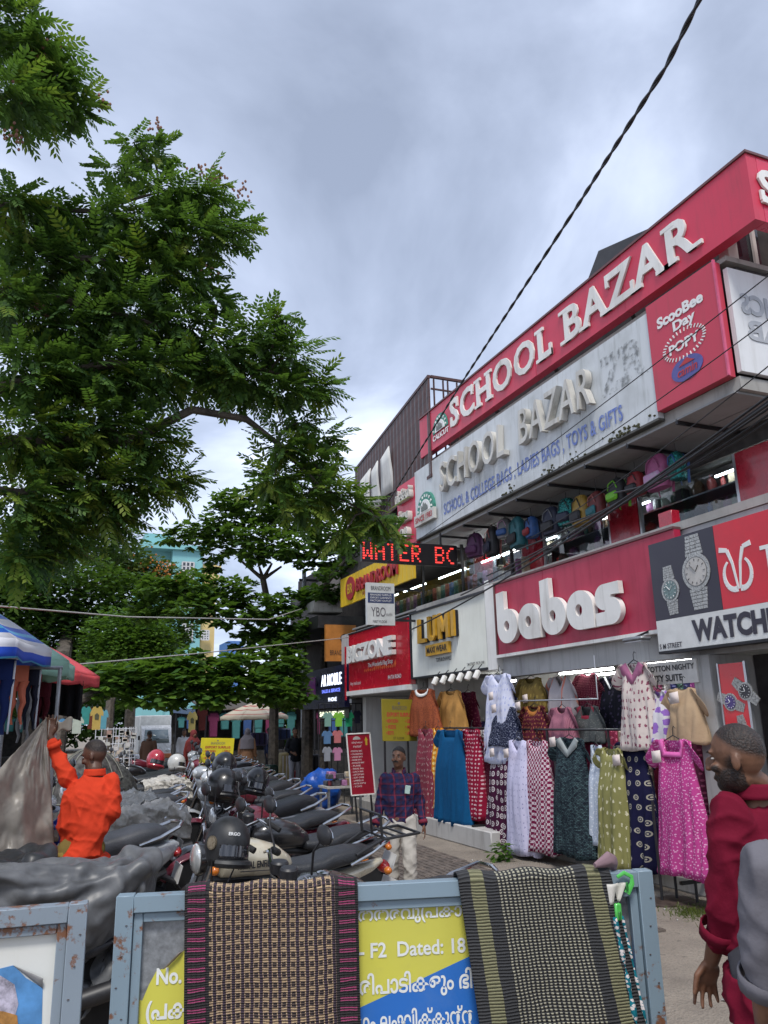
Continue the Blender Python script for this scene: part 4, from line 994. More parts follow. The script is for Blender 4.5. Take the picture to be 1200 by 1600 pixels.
# utility pole at the far corner
p = onZ(474, 1125, 0); base = onY(474, 1130, 22.5)
s = thing('utility_pole', 'slim grey steel pole standing between the trees and the dark sign', 'pole', (base.x, 22.5, 0))
mb = MB(); mb.tube([(0, 0, 0), (0, 0, 3), (0, 0, 6.2)], [.085, .08, .065], 12); mb.build('shaft', STEEL, s)
mb = MB(); mb.box((.2, 0, 5.9), (.7, .06, .06)); mb.build('cross_arm', DARKM, s)
mb = MB(); mb.box((.5, -.02, 5.15), (1.1, .05, .42)); mb.build('sign_plate', mat('plate_brown', (.12, .09, .09), .6), s)

# ================================================================== garments
HANG = mat('hanger_black', (0.02, 0.02, 0.022), 0.35)
TAGW = mat('price_card', (0.72, 0.62, 0.58), 0.7, var=0.08)
def garment(name, label, cat, rect, X, m, sleeve='short', neck='round', trim=None, tagpos=None, sw=0.19, group=None, hang=True, seed=0, taper=1.0, ntrim=0.035, face=None):
    """rect in photo pixels (left, shoulder, right, hem) on the plane X; builds a hollow dress with folds"""
    pl, pt, pr, pb = rect; pm = (pl+pr)/2
    a = onX(pl, (pt+pb)/2, X).y; b = onX(pr, (pt+pb)/2, X).y; zt = onX(pm, pt, X).z; zb = onX(pm, pb, X).z
    W = (a-b)/2; Ln = zt-zb; yc = (a+b)/2
    s = thing(name, label, cat, (X, yc, zb), 0, group)
    f = Face((X, yc, zt), (0, -1, 0))
    rd = random.Random(seed*13+5); ph = [rd.uniform(0, 6.28) for _ in range(4)]
    NT, NR = 84, 16
    swm = W*(.62 if sleeve == 'none' else .66)
    nw = swm*(0.52 if sleeve != 'none' else 0.62); nd = {'round': .09, 'v': .15, 'square': .13, 'high': .03}[neck]
    mb = MB(); vv = []; uvs = []
    hwaist = swm*0.92
    for j in range(NT):
        th = 2*PI*j/NT; sx = math.sin(th); fr = math.cos(th); front = fr >= 0
        xs = math.copysign(abs(sx)**0.8, sx)
        for i in range(NR+1):
            t = i/NR
            hw = swm*.97 + (W*taper-swm*.97)*max(0, (t-0.16)/0.84)**.85
            x = xs*hw
            if t < 0.3: x = xs*(swm*(1-t/.3)+hw*t/.3)
            dep = (0.014+0.075*min(1, t*3)+0.05*t)*fr
            rip = (.006+.05*t)*(noise.noise(Vector((x*11+ph[0]*9, t*1.1, seed+(9 if fr < 0 else 0))))+.6*noise.noise(Vector((x*23+ph[1]*9, t*1.6, seed+3))))*1.1*min(1, t*2.5)
            rx = .03*t*noise.noise(Vector((xs*2, t*2, seed+5)))+.03*t*math.sin(t*3+ph[3])
            if i == 0:
                ax = abs(xs)*swm
                if ax < nw:
                    k = ax/nw; prof = {'round': math.sqrt(max(0, 1-k*k)), 'v': 1-k, 'square': 1.0 if k < .85 else (1-k)/.15, 'high': 1-k*k}[neck]
                    z = -(nd if front else 0.02)*prof
                else: z = -0.22*(ax-nw)
                z0 = z; z = z0
            else: z = z0 + (-Ln-z0)*t
            if i == NR: z += 0.012*math.sin(th*4+ph[3])
            vv.append(f.p(x+rx, z, dep+rip*(1 if front else .6))); uvs.append((x*1.0+(5.3 if not front else 0)+seed*1.7, z+seed*.37))
    ff = []
    for j in range(NT):
        j2 = (j+1) % NT
        for i in range(NR): ff.append((j*(NR+1)+i, j*(NR+1)+i+1, j2*(NR+1)+i+1, j2*(NR+1)+i))
    mb.add(vv, ff, uvs); mb.build('body', m, s, world=True, solid=0.003, sharp=0)
    if sleeve != 'none':
        ln = {'short': .19, 'cap': .1, 'long': .55}[sleeve]
        for sg in (-1, 1):
            mb = MB(); rs = []; uvl = []
            for i in range(6):
                t = i/5; cx = sg*(swm*.82+ln*t*(.72 if sleeve != 'long' else .25)); cz = -.10-ln*t*(.66 if sleeve != 'long' else .97); rr = .095-.012*t
                rs.append([f.p(cx+sg*rr*.75*math.cos(2*PI*q/12), cz+rr*math.sin(2*PI*q/12)*.95-abs(0)*.0, .01+.042*math.sin(2*PI*q/12+.8)) for q in range(12)])
                uvl += [(cx+.07*math.cos(2*PI*q/12)+seed, cz+.07*math.sin(2*PI*q/12)) for q in range(12)]
            mb.rings(rs, (False, False), uvs=uvl); mb.build('sleeve', m, s, world=True, solid=.003, sharp=0)
    if trim:
        mb = MB(); pts = []
        for q in range(25):
            xs = -1+2*q/24; k = abs(xs); prof = {'round': math.sqrt(max(0, 1-k*k)), 'v': 1-k, 'square': 1.0 if k < .85 else (1-k)/.15, 'high': 1-k*k}[neck]
            pts.append((xs*nw, -nd*prof))
        rs = [[f.p(x*1.0, z, .03+.012*(1-abs(x)/nw)), f.p(x*(1+ntrim/nw), z-ntrim*(1 if abs(x) < nw*.9 else .5), .045+.014*(1-abs(x)/nw))] for x, z in pts]
        mb.rings(rs, closed=False); mb.build('neck_trim', trim, s, world=True, solid=.004)
    if hang:
        mb = MB(); mb.tube([f.p(-swm*.9, -.06, 0), f.p(0, .03, 0), f.p(swm*.9, -.06, 0)], .006, 6); mb.tube([f.p(0, .03, 0), f.p(0, .09, 0), f.p(.02, .12, 0), f.p(.045, .10, 0)], .004, 6); mb.build('hanger', HANG, s, world=True)
    if tagpos:
        mb = MB(); x, z = tagpos
        mb.add([f.p(x-.065, z-.07, .15), f.p(x+.065, z-.055, .15), f.p(x+.06, z+.06, .15), f.p(x-.07, z+.045, .15)], [(0, 1, 2, 3)], smooth=False); mb.build('price_card', TAGW, s, world=True, solid=.002)
    return s
FB = fabric
dm = dict
front_row = [
 ('nightgown', 'dark maroon nightgown printed with white rings hanging at the left of the rack', (762, 1157, 815, 1322), 6.12, FB('f_rings', (.055, .008, .035), 'rings', (.55, .5, .5), 9, .32), dm(sleeve='short', neck='round', tagpos=(-.02, -.16))),
 ('nightgown', 'white lilac nightgown with tiny sprigs between the ring and check nightgowns', (792, 1156, 836, 1332), 6.02, FB('f_sprig', (.58, .56, .74), 'motif', (.25, .25, .42), 16, .12), dm(sleeve='none', neck='v', tagpos=(-.06, -.17))),
 ('nightgown', 'maroon and white patchwork check nightgown on the rack', (818, 1156, 872, 1330), 6.08, FB('f_patch', (.20, .01, .06), 'check', (.62, .52, .56), 30), dm(sleeve='none', neck='round')),
 ('nightgown', 'black and teal woven print nightgown with beaded yoke in the middle', (864, 1152, 932, 1336), 6.02, FB('f_blackteal', (.012, .016, .026), 'weave', (.07, .12, .13), 16), dm(neck='v', tagpos=(-.15, -.05), trim=FB('f_bead', (.10, .13, .13), 'dots', (.3, .33, .33), 70, .3), ntrim=.09)),
 ('nightgown', 'pale blue narrow slip hanging beside the olive dress', (924, 1164, 952, 1320), 6.1, FB('f_paleblue', (.42, .48, .58), 'flowers', (.6, .62, .66), 30, .2), dm(sleeve='none', neck='v')),
 ('nightgown', 'olive green nightgown with white leaf dots', (936, 1168, 990, 1352), 6.02, FB('f_olive', (.24, .23, .085), 'motif', (.55, .52, .36), 10, .16), dm(sleeve='cap', neck='round')),
 ('nightgown', 'navy blue nightgown with scattered pale daisies', (966, 1158, 1028, 1356), 6.1, FB('f_navydaisy', (.010, .010, .042), 'rings', (.34, .32, .26), 8, .24), dm(neck='round', tagpos=(-.1, -.2))),
 ('nightgown', 'bright pink nightgown with white daisy print, square neck, right end of rack', (1024, 1154, 1106, 1366), 5.9, FB('f_pink', (.46, .055, .24), 'flowers', (.64, .33, .50), 34, .2), dm(neck='square', tagpos=(-.10, -.17), trim=FB('f_pinklight', (.66, .14, .40), 'flowers', (.72, .4, .6), 40, .2), ntrim=.05)),
 ('nightgown', 'dark wine red plain nightgown at the far left of the long rack', (741, 1160, 775, 1318), 6.2, FB('f_wine', (.085, .008, .02), 'flowers', (.13, .02, .04), 30, .3), dm(neck='round')),
 ('nightgown', 'deep blue plain velvet nightgown on the stand by the white plinth', (679, 1139, 736, 1286), 5.98, FB('f_blue', (.004, .075, .19), 'plain'), dm(neck='square')),
 ('nightgown', 'orange yellow spotted nightgown edge beside the deep blue one', (674, 1137, 700, 1262), 6.06, FB('f_orange', (.62, .24, .015), 'dots', (.75, .55, .2), 12, .3), dm(sleeve='cap', neck='round')),
 ('nightgown', 'dusty maroon nightgown with cream flecks, left of the orange one', (649, 1138, 686, 1284), 6.0, FB('f_dusty', (.20, .035, .055), 'motif', (.5, .38, .34), 13, .14, c3=(.03, .01, .02)), dm(sleeve='none', neck='v')),
 ('nightgown', 'crimson nightgown with white dots right of the deep blue one', (722, 1138, 760, 1278), 6.1, FB('f_crimsondot', (.26, .008, .035), 'dots', (.55, .35, .38), 17, .22), dm(neck='round')),
]
for i, (nm, lb, rc, X, m, kw) in enumerate(front_row): garment(nm, lb, 'nightgown', rc, X, m, seed=i+1, group='nightgowns on the front racks', **kw)
upper_row = [
 ('kurta', 'long white kurta with pale blue print hanging high at the shop corner', (756, 1052, 812, 1192), 6.18, FB('f_whiteblue', (.62, .64, .78), 'motif', (.36, .40, .62), 13, .2), dm(neck='v', sleeve='short', tagpos=(.0, -.32))),
 ('short_top', 'olive brown short top hanging high beside the white kurta', (808, 1058, 856, 1114), 6.5, FB('f_khaki', (.17, .12, .035), 'motif', (.26, .19, .05), 10, .2), dm(neck='round', tagpos=(.05, -.3))),
 ('short_top', 'grey and white top with coral piping hanging near the ceiling', (856, 1056, 902, 1120), 6.6, FB('f_greycoral', (.46, .42, .43), 'stripes', (.62, .22, .16), 3.3, .12), dm(neck='v')),
 ('short_top', 'dark red beaded top hanging near the ceiling', (898, 1052, 944, 1110), 6.8, FB('f_redbead', (.12, .012, .03), 'dots', (.3, .1, .12), 45, .25), dm(neck='high')),
 ('kurta', 'black navy long kurta with white piping at the neck', (938, 1056, 986, 1158), 6.85, FB('f_blackn', (.012, .012, .02), 'flowers', (.05, .04, .08), 14, .2), dm(neck='v', trim=PAINTW, ntrim=.02)),
 ('short_top', 'navy leaf print short top below the white kurta', (768, 1104, 816, 1166), 6.14, FB('f_navyleaf', (.014, .018, .045), 'noise', (.22, .24, .32), 60, .25), dm(neck='square', tagpos=(-.07, -.02))),
 ('short_top', 'maroon gold top with orange yoke in the second row', (814, 1102, 862, 1158), 6.35, FB('f_maroongold', (.085, .010, .022), 'motif', (.28, .12, .05), 22, .2), dm(neck='round', trim=mat('yoke_orange', (.42, .15, .02), .7), ntrim=.07, tagpos=(-.2, .0))),
 ('short_top', 'dusty pink smocked top in the second row', (860, 1104, 902, 1160), 6.4, FB('f_smock', (.36, .15, .20), 'stripes', (.24, .08, .12), 60, .4), dm(neck='round')),
 ('short_top', 'grey green top with red square yoke in the second row', (896, 1102, 946, 1160), 6.6, FB('f_greygreen', (.09, .10, .10), 'noise', (.16, .16, .15), 60, .3), dm(neck='square', trim=mat('yoke_red', (.34, .012, .04), .7), ntrim=.07)),
 ('kurta', 'pink and white leaf print kurta hanging in front of the board', (968, 1034, 1028, 1172), 6.14, FB('f_leafpink', (.62, .54, .5), 'motif', (.22, .06, .10), 13, .2), dm(neck='v', trim=FB('f_pinkyoke', (.45, .16, .28), 'noise', (.55, .3, .4), 70, .3), ntrim=.1)),
 ('kurta', 'white kurta with purple flowers beside the beige one', (1014, 1078, 1052, 1160), 6.22, FB('f_purpleflower', (.6, .58, .62), 'flowers', (.24, .12, .42), 9, .3), dm(neck='round')),
 ('kurta', 'plain beige kurta with price card under the white board', (1044, 1074, 1102, 1162), 6.2, FB('f_beige', (.42, .30, .19), 'plain'), dm(neck='high', tagpos=(.02, -.10))),
 ('kurta', 'rust paisley dress on a mannequin torso under the ribbed sign', (638, 1076, 690, 1150), 6.15, FB('f_rust', (.28, .075, .03), 'noise', (.14, .03, .02), 50, .2), dm(neck='round', trim=LETW, ntrim=.05)),
 ('short_top', 'mustard yellow top hanging beside the rust dress', (684, 1078, 730, 1150), 6.4, FB('f_mustard', (.46, .24, .07), 'plain'), dm(neck='round')),
 ('kurta', 'plum coloured long dress in the shade behind the mustard top', (716, 1080, 752, 1180), 6.75, FB('f_plum', (.10, .008, .03), 'flowers', (.2, .05, .07), 20, .2), dm(neck='round')),
 ('kurta', 'brown red long dress on a beige mannequin beside the crimson dotted one', (744, 1150, 770, 1240), 6.45, FB('f_brownred', (.17, .035, .02), 'plain'), dm(sleeve='none', neck='round')),
]
for i, (nm, lb, rc, X, m, kw) in enumerate(upper_row): garment(nm, lb, nm.split('_')[-1], rc, X, m, seed=i+40, group='tops and kurtas hanging in the shop fronts', **kw)
# more clothes deep in the shop, on rails
random.seed(8)
for i in range(44):
    y = 6.9+i*0.155
    if 10.6 < y < 11.0: continue
    for (X, zt) in ((8.2, 2.25), (7.6, 1.75), (6.62, 1.62)):
        c = random.choice([(.2, .02, .05), (.05, .05, .15), (.3, .25, .2), (.4, .1, .2), (.08, .15, .12), (.5, .45, .45), (.25, .05, .2)])
        m = FB('deep_%02d' % (hash(c) % 97), c, random.choice(['motif', 'dots', 'plain']), tuple(min(1, q*2.2+.08) for q in c), 16, .2)
        mb = MB(); h = random.uniform(.6, 1.0)+(.3 if X < 7 else 0)
        mb.grid(lambda u, v: (X+.06*math.sin(u*7+i), y+.11*(u-.5)*1.6, zt-h*v), 5, 5, lambda u, v: (u*.2+i, v*h)); o = mb.build('rail_dress', m, solid=.02)
        tag(o, 'dress deep inside the shops, %s from the near end of the %s rail' % (nth(i+1), 'back' if X > 8 else 'middle' if X > 7 else 'front'), 'dress', 'dresses on rails inside the shops')
# ceiling tubes of the shops, rails
for (y0, y1, X) in ((7.0, 8.2, 6.75), (8.6, 9.8, 6.8), (7.6, 8.8, 7.5), (9.3, 10.4, 7.6), (11.2, 12.4, 7.2)):
    o = MB(); o.tube([(X, y0, 2.40), (X, y1, 2.40)], .017, 8); o = o.build('tube_lamp', TUBE); tag(o, 'lit white tube lamp under the %s' % {6.75: 'crimson sign, nearest the street and the board', 6.8: 'crimson sign, nearest the white kurta', 7.5: 'shop ceiling, deeper and near', 7.6: 'shop ceiling, deeper and far', 7.2: 'ceiling behind the ribbed sign'}[X], 'lamp', 'tube lamps in the dress shops')
s = thing('hanging_rail', 'chrome rail with drop hooks across the upper row of tops', 'rail', (6.5, 8.6, 1.7))
mb = MB(); p1, p2 = onX(784, 1096, 6.3), onX(934, 1092, 6.3); mb.tube([p1, p2], .011, 8); mb.build('rod', ALU, s, world=True)
mb = MB(); mb.tube([p1, (6.3, p1.y, 2.54)], .007, 6); mb.tube([p2, (6.3, p2.y, 2.54)], .007, 6); mb.build('drop_rod', ALU, s, world=True)
s = thing('dress_rack', 'long black floor rack carrying the front row of nightgowns', 'rack', (6.05, 8.7, 0))
zr = 1.64
mb = MB(); mb.tube([(6.24, 6.75, zr), (6.24, 10.5, zr)], .014, 8); mb.build('rail', HANG, s, world=True)
for y in (6.85, 8.1, 9.4, 10.4):
    mb = MB(); mb.tube([(6.24, y, 0.15), (6.24, y, zr)], .016, 8); mb.build('leg', HANG, s, world=True)
    mb = MB(); mb.bar((6.0, y, .165), (6.5, y, .165), .04, .03); mb.build('foot', HANG, s, world=True)
s = thing('dress_rack', 'short black rack on the white plinth under the ribbed sign', 'rack', (6.05, 11.9, .27))
mb = MB(); mb.tube([(6.18, 10.95, 1.66), (6.18, 13.2, 1.66)], .014, 8); mb.build('rail', HANG, s, world=True)
for y in (10.95, 13.1):
    mb = MB(); mb.tube([(6.18, y, .29), (6.18, y, 1.66)], .016, 8); mb.build('leg', HANG, s, world=True)
    mb = MB(); mb.bar((5.88, y, .285), (6.4, y, .285), .05, .028); mb.build('foot', HANG, s, world=True)
# round stand bases under the pink nightgown, with bits of card
for i, (px, py) in enumerate(((1058, 1405), (1090, 1412), (1035, 1408))):
    p = onZ(px, py, .02); s = thing('mannequin_stand', ('round dark stand foot below the navy nightgown', 'round dark stand foot with loose card below the pink nightgown', 'round stand foot nearest the barricade end')[i], 'stand', (p.x, p.y, 0))
    mb = MB(); mb.lathe((0, 0, 0), [(.19, 0.0), (.19, .014), (.17, .024), (.03, .03)], 22); mb.build('base', mat('stand_brown', (.12, .085, .07), .5, .3, var=.3), s)
    mb = MB(); mb.tube([(0, 0, .03), (0, 0, .95)], .014, 8); mb.build('shaft', DARKM, s)
# spot lamps under the ribbed sign
for i in range(6):
    p = onX(680+i*13, 1064-i*2, 6.15); s = thing('spot_lamp', 'small white can spot lamp under the ribbed sign', 'lamp', tuple(p), 0, 'spot lamps under the ribbed sign')
    mb = MB(); mb.T = Matrix.Rotation(.5, 4, 'Y'); mb.lathe((0, 0, -.07), [(.045, 0), (.05, .02), (.045, .13), (.02, .145)], 12); mb.build('can', LETW, s)
    mb = MB(); mb.bar((0, 0, .06), (.1, 0, .16), .012, .012); mb.build('arm', DARKM, s)
# floodlight under the crimson sign
p = onX(995, 1003, 6.1); s = thing('flood_lamp', 'grey flood lamp hanging below the crimson sign', 'lamp', tuple(p))
mb = MB(); mb.box((0, 0, .03), (.16, .34, .05), bev=.02); mb.build('housing', STEEL, s); mb = MB(); mb.box((0, 0, .002), (.12, .28, .01)); mb.build('lens', mat('lens_white', (.6, .62, .65), .2), s); mb = MB(); mb.bar((0, 0, .055), (.2, 0, .13), .03, .02); mb.build('arm', DARKM, s)

# ================================================================== backpacks hanging in front of the first floor windows
def backpack(label, px, py, wpx, hpx, m1, m2, m3, X=6.78, seed=0, wing=False):
    p = onX(px, py, X); top = onX(px, py-hpx/2, X).z; bot = onX(px, py+hpx/2, X).z; h = top-bot
    wd = max(.2, abs(onX(px-wpx/2, py, X).y-onX(px+wpx/2, py, X).y)); wd = min(wd, h*.95)
    s = thing('backpack', label, 'backpack', (X, p.y, bot), random.Random(seed).uniform(-.35, .35), 'backpacks hanging along the first floor')
    mb = MB(); rs = []
    for i in range(11):
        t = i/10; rr = (1-(abs(t-.45)/.62)**4)**.5 if abs(t-.45) < .62 else .1; wdt = wd/2*rr*(1.02-.18*t); dpt = .10*rr*(1-.25*t)
        rs.append([Vector((-dpt*math.copysign(abs(math.cos(2*PI*q/16))**.7, math.cos(2*PI*q/16)), wdt*math.copysign(abs(math.sin(2*PI*q/16))**.7, math.sin(2*PI*q/16)), h*t)) for q in range(16)])
    mb.rings(rs); mb.build('body', m1, s)
    mb = MB(); mb.box((-.105, 0, h*.28), (.06, wd*.72, h*.36), bev=.028); mb.build('front_pocket', m2, s)
    mb = MB(); mb.tube([(-.085, -wd*.3, h*.56), (-.095, -wd*.2, h*.8), (-.06, 0, h*.93), (-.095, wd*.2, h*.8), (-.085, wd*.3, h*.56)], .008, 6); mb.build('zip', m3, s)
    for sg in (-1, 1):
        mb = MB(); mb.tube([(.06, sg*wd*.2, h*.92), (.12, sg*wd*.3, h*.6), (.09, sg*wd*.36, h*.15), (.1, sg*wd*.3, -h*.14)], .018, 6, flat=.4); mb.build('strap', m3, s)
    mb = MB(); mb.tube([(0, -.04, h*.97), (0, 0, h*1.1), (0, .04, h*.97)], .01, 6); mb.tube([(0, 0, h*1.08), (0, 0, 4.98-bot)], .004, 5); mb.build('handle', HANG, s)
    return s
def pm(n, c, **k): return mat('pack_'+n, tuple(q*.62 for q in c), .6, var=.2, scale=14, **k)
PK = dict(black=pm('black', (.015, .015, .02)), pink=pm('pink', (.55, .12, .32)), purple=pm('purple', (.14, .03, .14)), teal=pm('teal', (.03, .22, .26)), blue=pm('blue', (.03, .13, .42)), red=pm('red', (.40, .02, .03)), navy=pm('navy', (.012, .018, .06)),
          yellow=pm('yellow', (.52, .32, .04)), neon=pm('neon', (.25, .75, .03)), white=pm('white', (.6, .52, .62), c2=(.45, .2, .4)), grey=pm('grey', (.3, .31, .33)), coral=pm('coral', (.6, .18, .16)), maroon=pm('maroon', (.22, .03, .03)), sequin=mat('pack_sequin', (.03, .35, .33), .25, .6, var=.5, scale=60, bump=.5, bscale=120))
K = PK
for i, (lb, px, py, w_, h_, a, b, c) in enumerate([
 ('dark purple backpack, farthest left of the hanging row', 742, 852, 24, 36, K['purple'], K['purple'], K['black']),
 ('black backpack with coral piping second from the far end', 769, 846, 30, 44, K['black'], K['navy'], K['coral']),
 ('small grey bag behind the black and coral backpack', 789, 826, 18, 30, K['grey'], K['blue'], K['white']),
 ('black backpack with bright teal straps and front', 808, 832, 26, 46, K['teal'], K['black'], K['teal']),
 ('sky blue backpack with red front pocket', 831, 824, 28, 32, K['blue'], K['red'], K['navy']),
 ('navy black backpack between the blue and teal ones', 862, 814, 36, 42, K['navy'], K['black'], K['grey']),
 ('dark teal backpack touching the yellow one', 886, 800, 22, 42, K['sequin'], K['navy'], K['black']),
 ('yellow and black backpack in the middle of the hanging row', 908, 798, 32, 46, K['yellow'], K['black'], K['black']),
 ('maroon and teal backpack right of the yellow one', 933, 790, 30, 42, K['maroon'], K['teal'], K['coral']),
 ('black backpack with neon green bands', 965, 768, 36, 40, K['black'], K['neon'], K['neon']),
 ('black red backpack between neon and pink ones', 994, 756, 30, 36, K['red'], K['black'], K['black']),
 ('big pink and white patterned backpack at the near end', 1028, 738, 42, 54, K['pink'], K['white'], K['pink']),
 ('slim turquoise sequin bag, nearest of the hanging row', 1058, 728, 20, 44, K['sequin'], K['sequin'], K['blue'])]):
    backpack(lb, px, py, w_, h_, a, b, c, seed=i)
# small red price box on the ledge
p = onX(1048, 832, 6.5); o = MB(); o.box((p.x, p.y, 3.99), (.12, .22, .17), bev=.004); o = o.build('red_carton', REDP); tag(o, 'small red and white carton on the ledge above the crimson sign', 'carton')
p = onX(760, 915, 6.5); o = MB(); o.box((p.x, p.y, p.z), (.02, .12, .16), bev=.004); o = o.build('white_card', PAINTW); tag(o, 'small white card fixed above the white upright panel', 'card')
# ================================================================== steel barricades with torn posters
def onPlane(px, py, o, n):
    d = ray(px, py); return CAMP + d*((Vector(o)-CAMP).dot(n)/d.dot(n))
TOP = 1.2
BLUEP = rusty('barrier_paint', (0.22, 0.30, 0.36), th=0.575)
BLUEP2 = rusty('barrier_paint_rustier', (0.24, 0.29, 0.34), th=0.565)
GALV = mat('galvanised_sheet', (0.34, 0.36, 0.38), .45, .5, var=.25, scale=30)
A = onZ(184, 1398, TOP); B = onZ(1014, 1358, TOP)
s = thing('street_barricade', 'large blue steel barricade with yellow and blue poster and two mats over it', 'barricade', (A.x, A.y, 0))
ux = (B-A); ux.z = 0; Wb = ux.length; ux.normalize()
bf = Face((A.x, A.y, 0), ux)
def uvp(px, py, f=None): f = f or bf; p = onPlane(px, py, f.o, f.n)-f.o; return p.dot(f.ux), p.dot(f.uy)
def fbox(f, x0, y0, x1, y1, z0, z1, m, name, parent, bev=0.003):
    mb = MB(); mb.box((0, 0, 0), (x1-x0, y1-y0, z1-z0), bev=bev)
    c = f.p((x0+x1)/2, (y0+y1)/2, (z0+z1)/2); mb.v = [tuple(c+f.ux*p[0]+f.uy*p[1]+f.n*p[2]) for p in mb.v]
    return mb.build(name, m, parent, world=True)
def flat(f, poly, z, m, name, parent, th=0.0015):
    mb = MB(); mb.prism(poly, f.p(0, 0, z), f.ux, f.uy, f.n*th); return mb.build(name, m, parent, world=True)
def barricade(f, W, parent, m, inner=True):
    pw = 0.062
    fbox(f, 0, .12, pw, TOP, -.03, .03, m, 'post', parent); fbox(f, W-pw, .12, W, TOP, -.03, .03, m, 'post', parent)
    fbox(f, pw+.001, TOP-.06, W-pw-.001, TOP-.002, -.03, .03, m, 'top_rail', parent); fbox(f, pw+.001, .2, W-pw-.001, .26, -.03, .03, m, 'bottom_rail', parent)
    iw = .034
    fbox(f, pw+.002, .262, pw+iw, TOP-.062, -.026, .012, m, 'inner_frame', parent); fbox(f, W-pw-iw, .262, W-pw-.002, TOP-.062, -.026, .012, m, 'inner_frame', parent)
    fbox(f, pw+iw+.001, TOP-.062-iw, W-pw-iw-.001, TOP-.063, -.026, .011, m, 'inner_frame', parent)
    fbox(f, pw+.01, .265, W-pw-.01, TOP-.07, -.025, -.018, GALV, 'sheet', parent, 0)
    for x in (.03, W-.03):
        mb = MB(); mb.bar(f.p(x, .04, -.35), f.p(x, .04, .35), .05, .05); mb.bar(f.p(x, .07, 0), f.p(x, .14, 0), .05, .05); mb.build('foot', m, parent, world=True)
    mb = MB()
    for k in range(9):
        for x in (.03, W-.03):
            mb.lathe(f.p(x+.012*((k % 3)-1), .3+.1*k, .03), [(.005, 0), (.003, .002)], 6)
    mb.build('rivets', mat('rust_dark', (.06, .035, .025), .8), parent, world=True, stuff=True)
barricade(bf, Wb, s, BLUEP)
YG = grimy('poster_yellow', (0.55, 0.52, 0.07), dirt=(.34, .32, .12), rough=.55, amt=.6, streak=False, bump=.25)
PB = grimy('poster_blue', (0.015, 0.13, 0.46), dirt=(.10, .20, .42), rough=.5, amt=.5, streak=False, bump=.25)
def P2(l, f=None): return [uvp(x, y, f) for x, y in l]
xr, yb = Wb-.1, .27
l0 = P2([(203, 1560), (221, 1566), (232, 1540), (243, 1520), (262, 1512), (287, 1487), (291, 1425), (560, 1400), (712, 1393), (925, 1388)])
flat(bf, [(l0[0][0], yb)]+l0[:]+[(uvp(940, 1388)[0], yb)], -.0165, YG, 'poster', s)
bl = P2([(560, 1578), (735, 1496), (950, 1400), (962, 1428), (985, 1470), (1000, 1540)])
flat(bf, [(bl[0][0]-.2, yb), (bl[0][0]-.2, bl[0][1]-.09)]+bl+[(xr, bl[-1][1]-.1), (xr, yb)], -.0145, PB, 'poster_blue_part', s)
# curled flap at the tear, scratches
a = uvp(262, 1512); b = uvp(287, 1487)
mb = MB(); mb.grid(lambda u, v: bf.p(a[0]+(b[0]-a[0])*u-.018*math.sin(v*2.4), a[1]+(b[1]-a[1])*u-.004*v, -.013+.02*math.sin(v*2.6)), 4, 6); mb.build('poster_flap', mat('flap', (.5, .42, .38), .6), s, world=True, solid=.001)
PW = mat('poster_white', (.74, .76, .74), .5, var=.08)
def ptext(bl_, tr_, body, off=.03):
    a = uvp(*bl_); b = uvp(*tr_); mb = mb_from(textmesh(body, 0, off)); put(mb, bf, (a[0], a[1], b[0], b[1]), -.0120); mb.build('printed_words', PW, s, world=True, stuff=True)
ptext((560, 1448), (722, 1412), 'തതരവു(പകാ', .02)
ptext((562, 1500), (728, 1466), '- F2  Dated: 18', .02)
ptext((562, 1566), (738, 1512), 'രിപാടികളും ഭി', .02)
ptext((560, 1622), (740, 1570), 'ഗം ലംഘിക്കുന്ന', .02)
ptext((243, 1541), (284, 1512), 'No.', .03)
ptext((226, 1606), (292, 1562), '(പക', .03)

# second barricade at the left edge
A2 = onZ(-170, 1432, TOP); B2 = onZ(138, 1408, TOP)
s2 = thing('street_barricade', 'rusty blue steel barricade at the left edge with a peeling white poster', 'barricade', (A2.x, A2.y, 0))
u2 = B2-A2; u2.z = 0; W2 = u2.length; u2.normalize(); bf2 = Face((A2.x, A2.y, 0), u2)
barricade(bf2, W2, s2, BLUEP2)
pw_ = uvp(95, 1452, bf2); pl_ = uvp(-150, 1470, bf2)
flat(bf2, [(.12, .27), (pw_[0]-.005, .27), (pw_[0], pw_[1]-.02), (pw_[0]-.015, pw_[1]), (.12, pw_[1]+.0)], -.0165, grimy('poster_whitebase', (.62, .63, .60), dirt=(.33, .28, .2), rough=.5, amt=.5), 'poster', s2)
pic = P2([(-40, 1520), (0, 1515), (20, 1510), (40, 1530), (66, 1546), (64, 1625), (-40, 1625)], bf2)
flat(bf2, pic, -.0145, PB if False else mat('poster_sky', (.10, .30, .62), .5, var=.25, scale=8), 'poster_picture', s2)
pc2 = P2([(-40, 1528), (0, 1526), (22, 1540), (28, 1570), (20, 1600), (26, 1625), (-40, 1625)], bf2)
flat(bf2, pc2, -.0125, mat('poster_pale', (.58, .54, .66), .5, var=.4, scale=25), 'poster_picture', s2)
pc3 = P2([(-40, 1578), (5, 1582), (26, 1588), (30, 1625), (-40, 1625)], bf2)
flat(bf2, pc3, -.0105, mat('poster_orange', (.50, .24, .06), .5, var=.3, scale=25), 'poster_picture', s2)
a, b, c = uvp(20, 1510, bf2), uvp(66, 1546, bf2), uvp(60, 1530, bf2)
mb = MB(); mb.grid(lambda u, v: bf2.p(a[0]+(b[0]-a[0])*u, a[1]+(b[1]-a[1])*u+.035*u*math.sin(v*2.2)-.0, -.012+.018*math.sin(v*2.8)*u), 6, 6); mb.build('poster_flap', mat('flap_grey', (.36, .36, .36), .6, var=.2), s2, world=True, solid=.001)

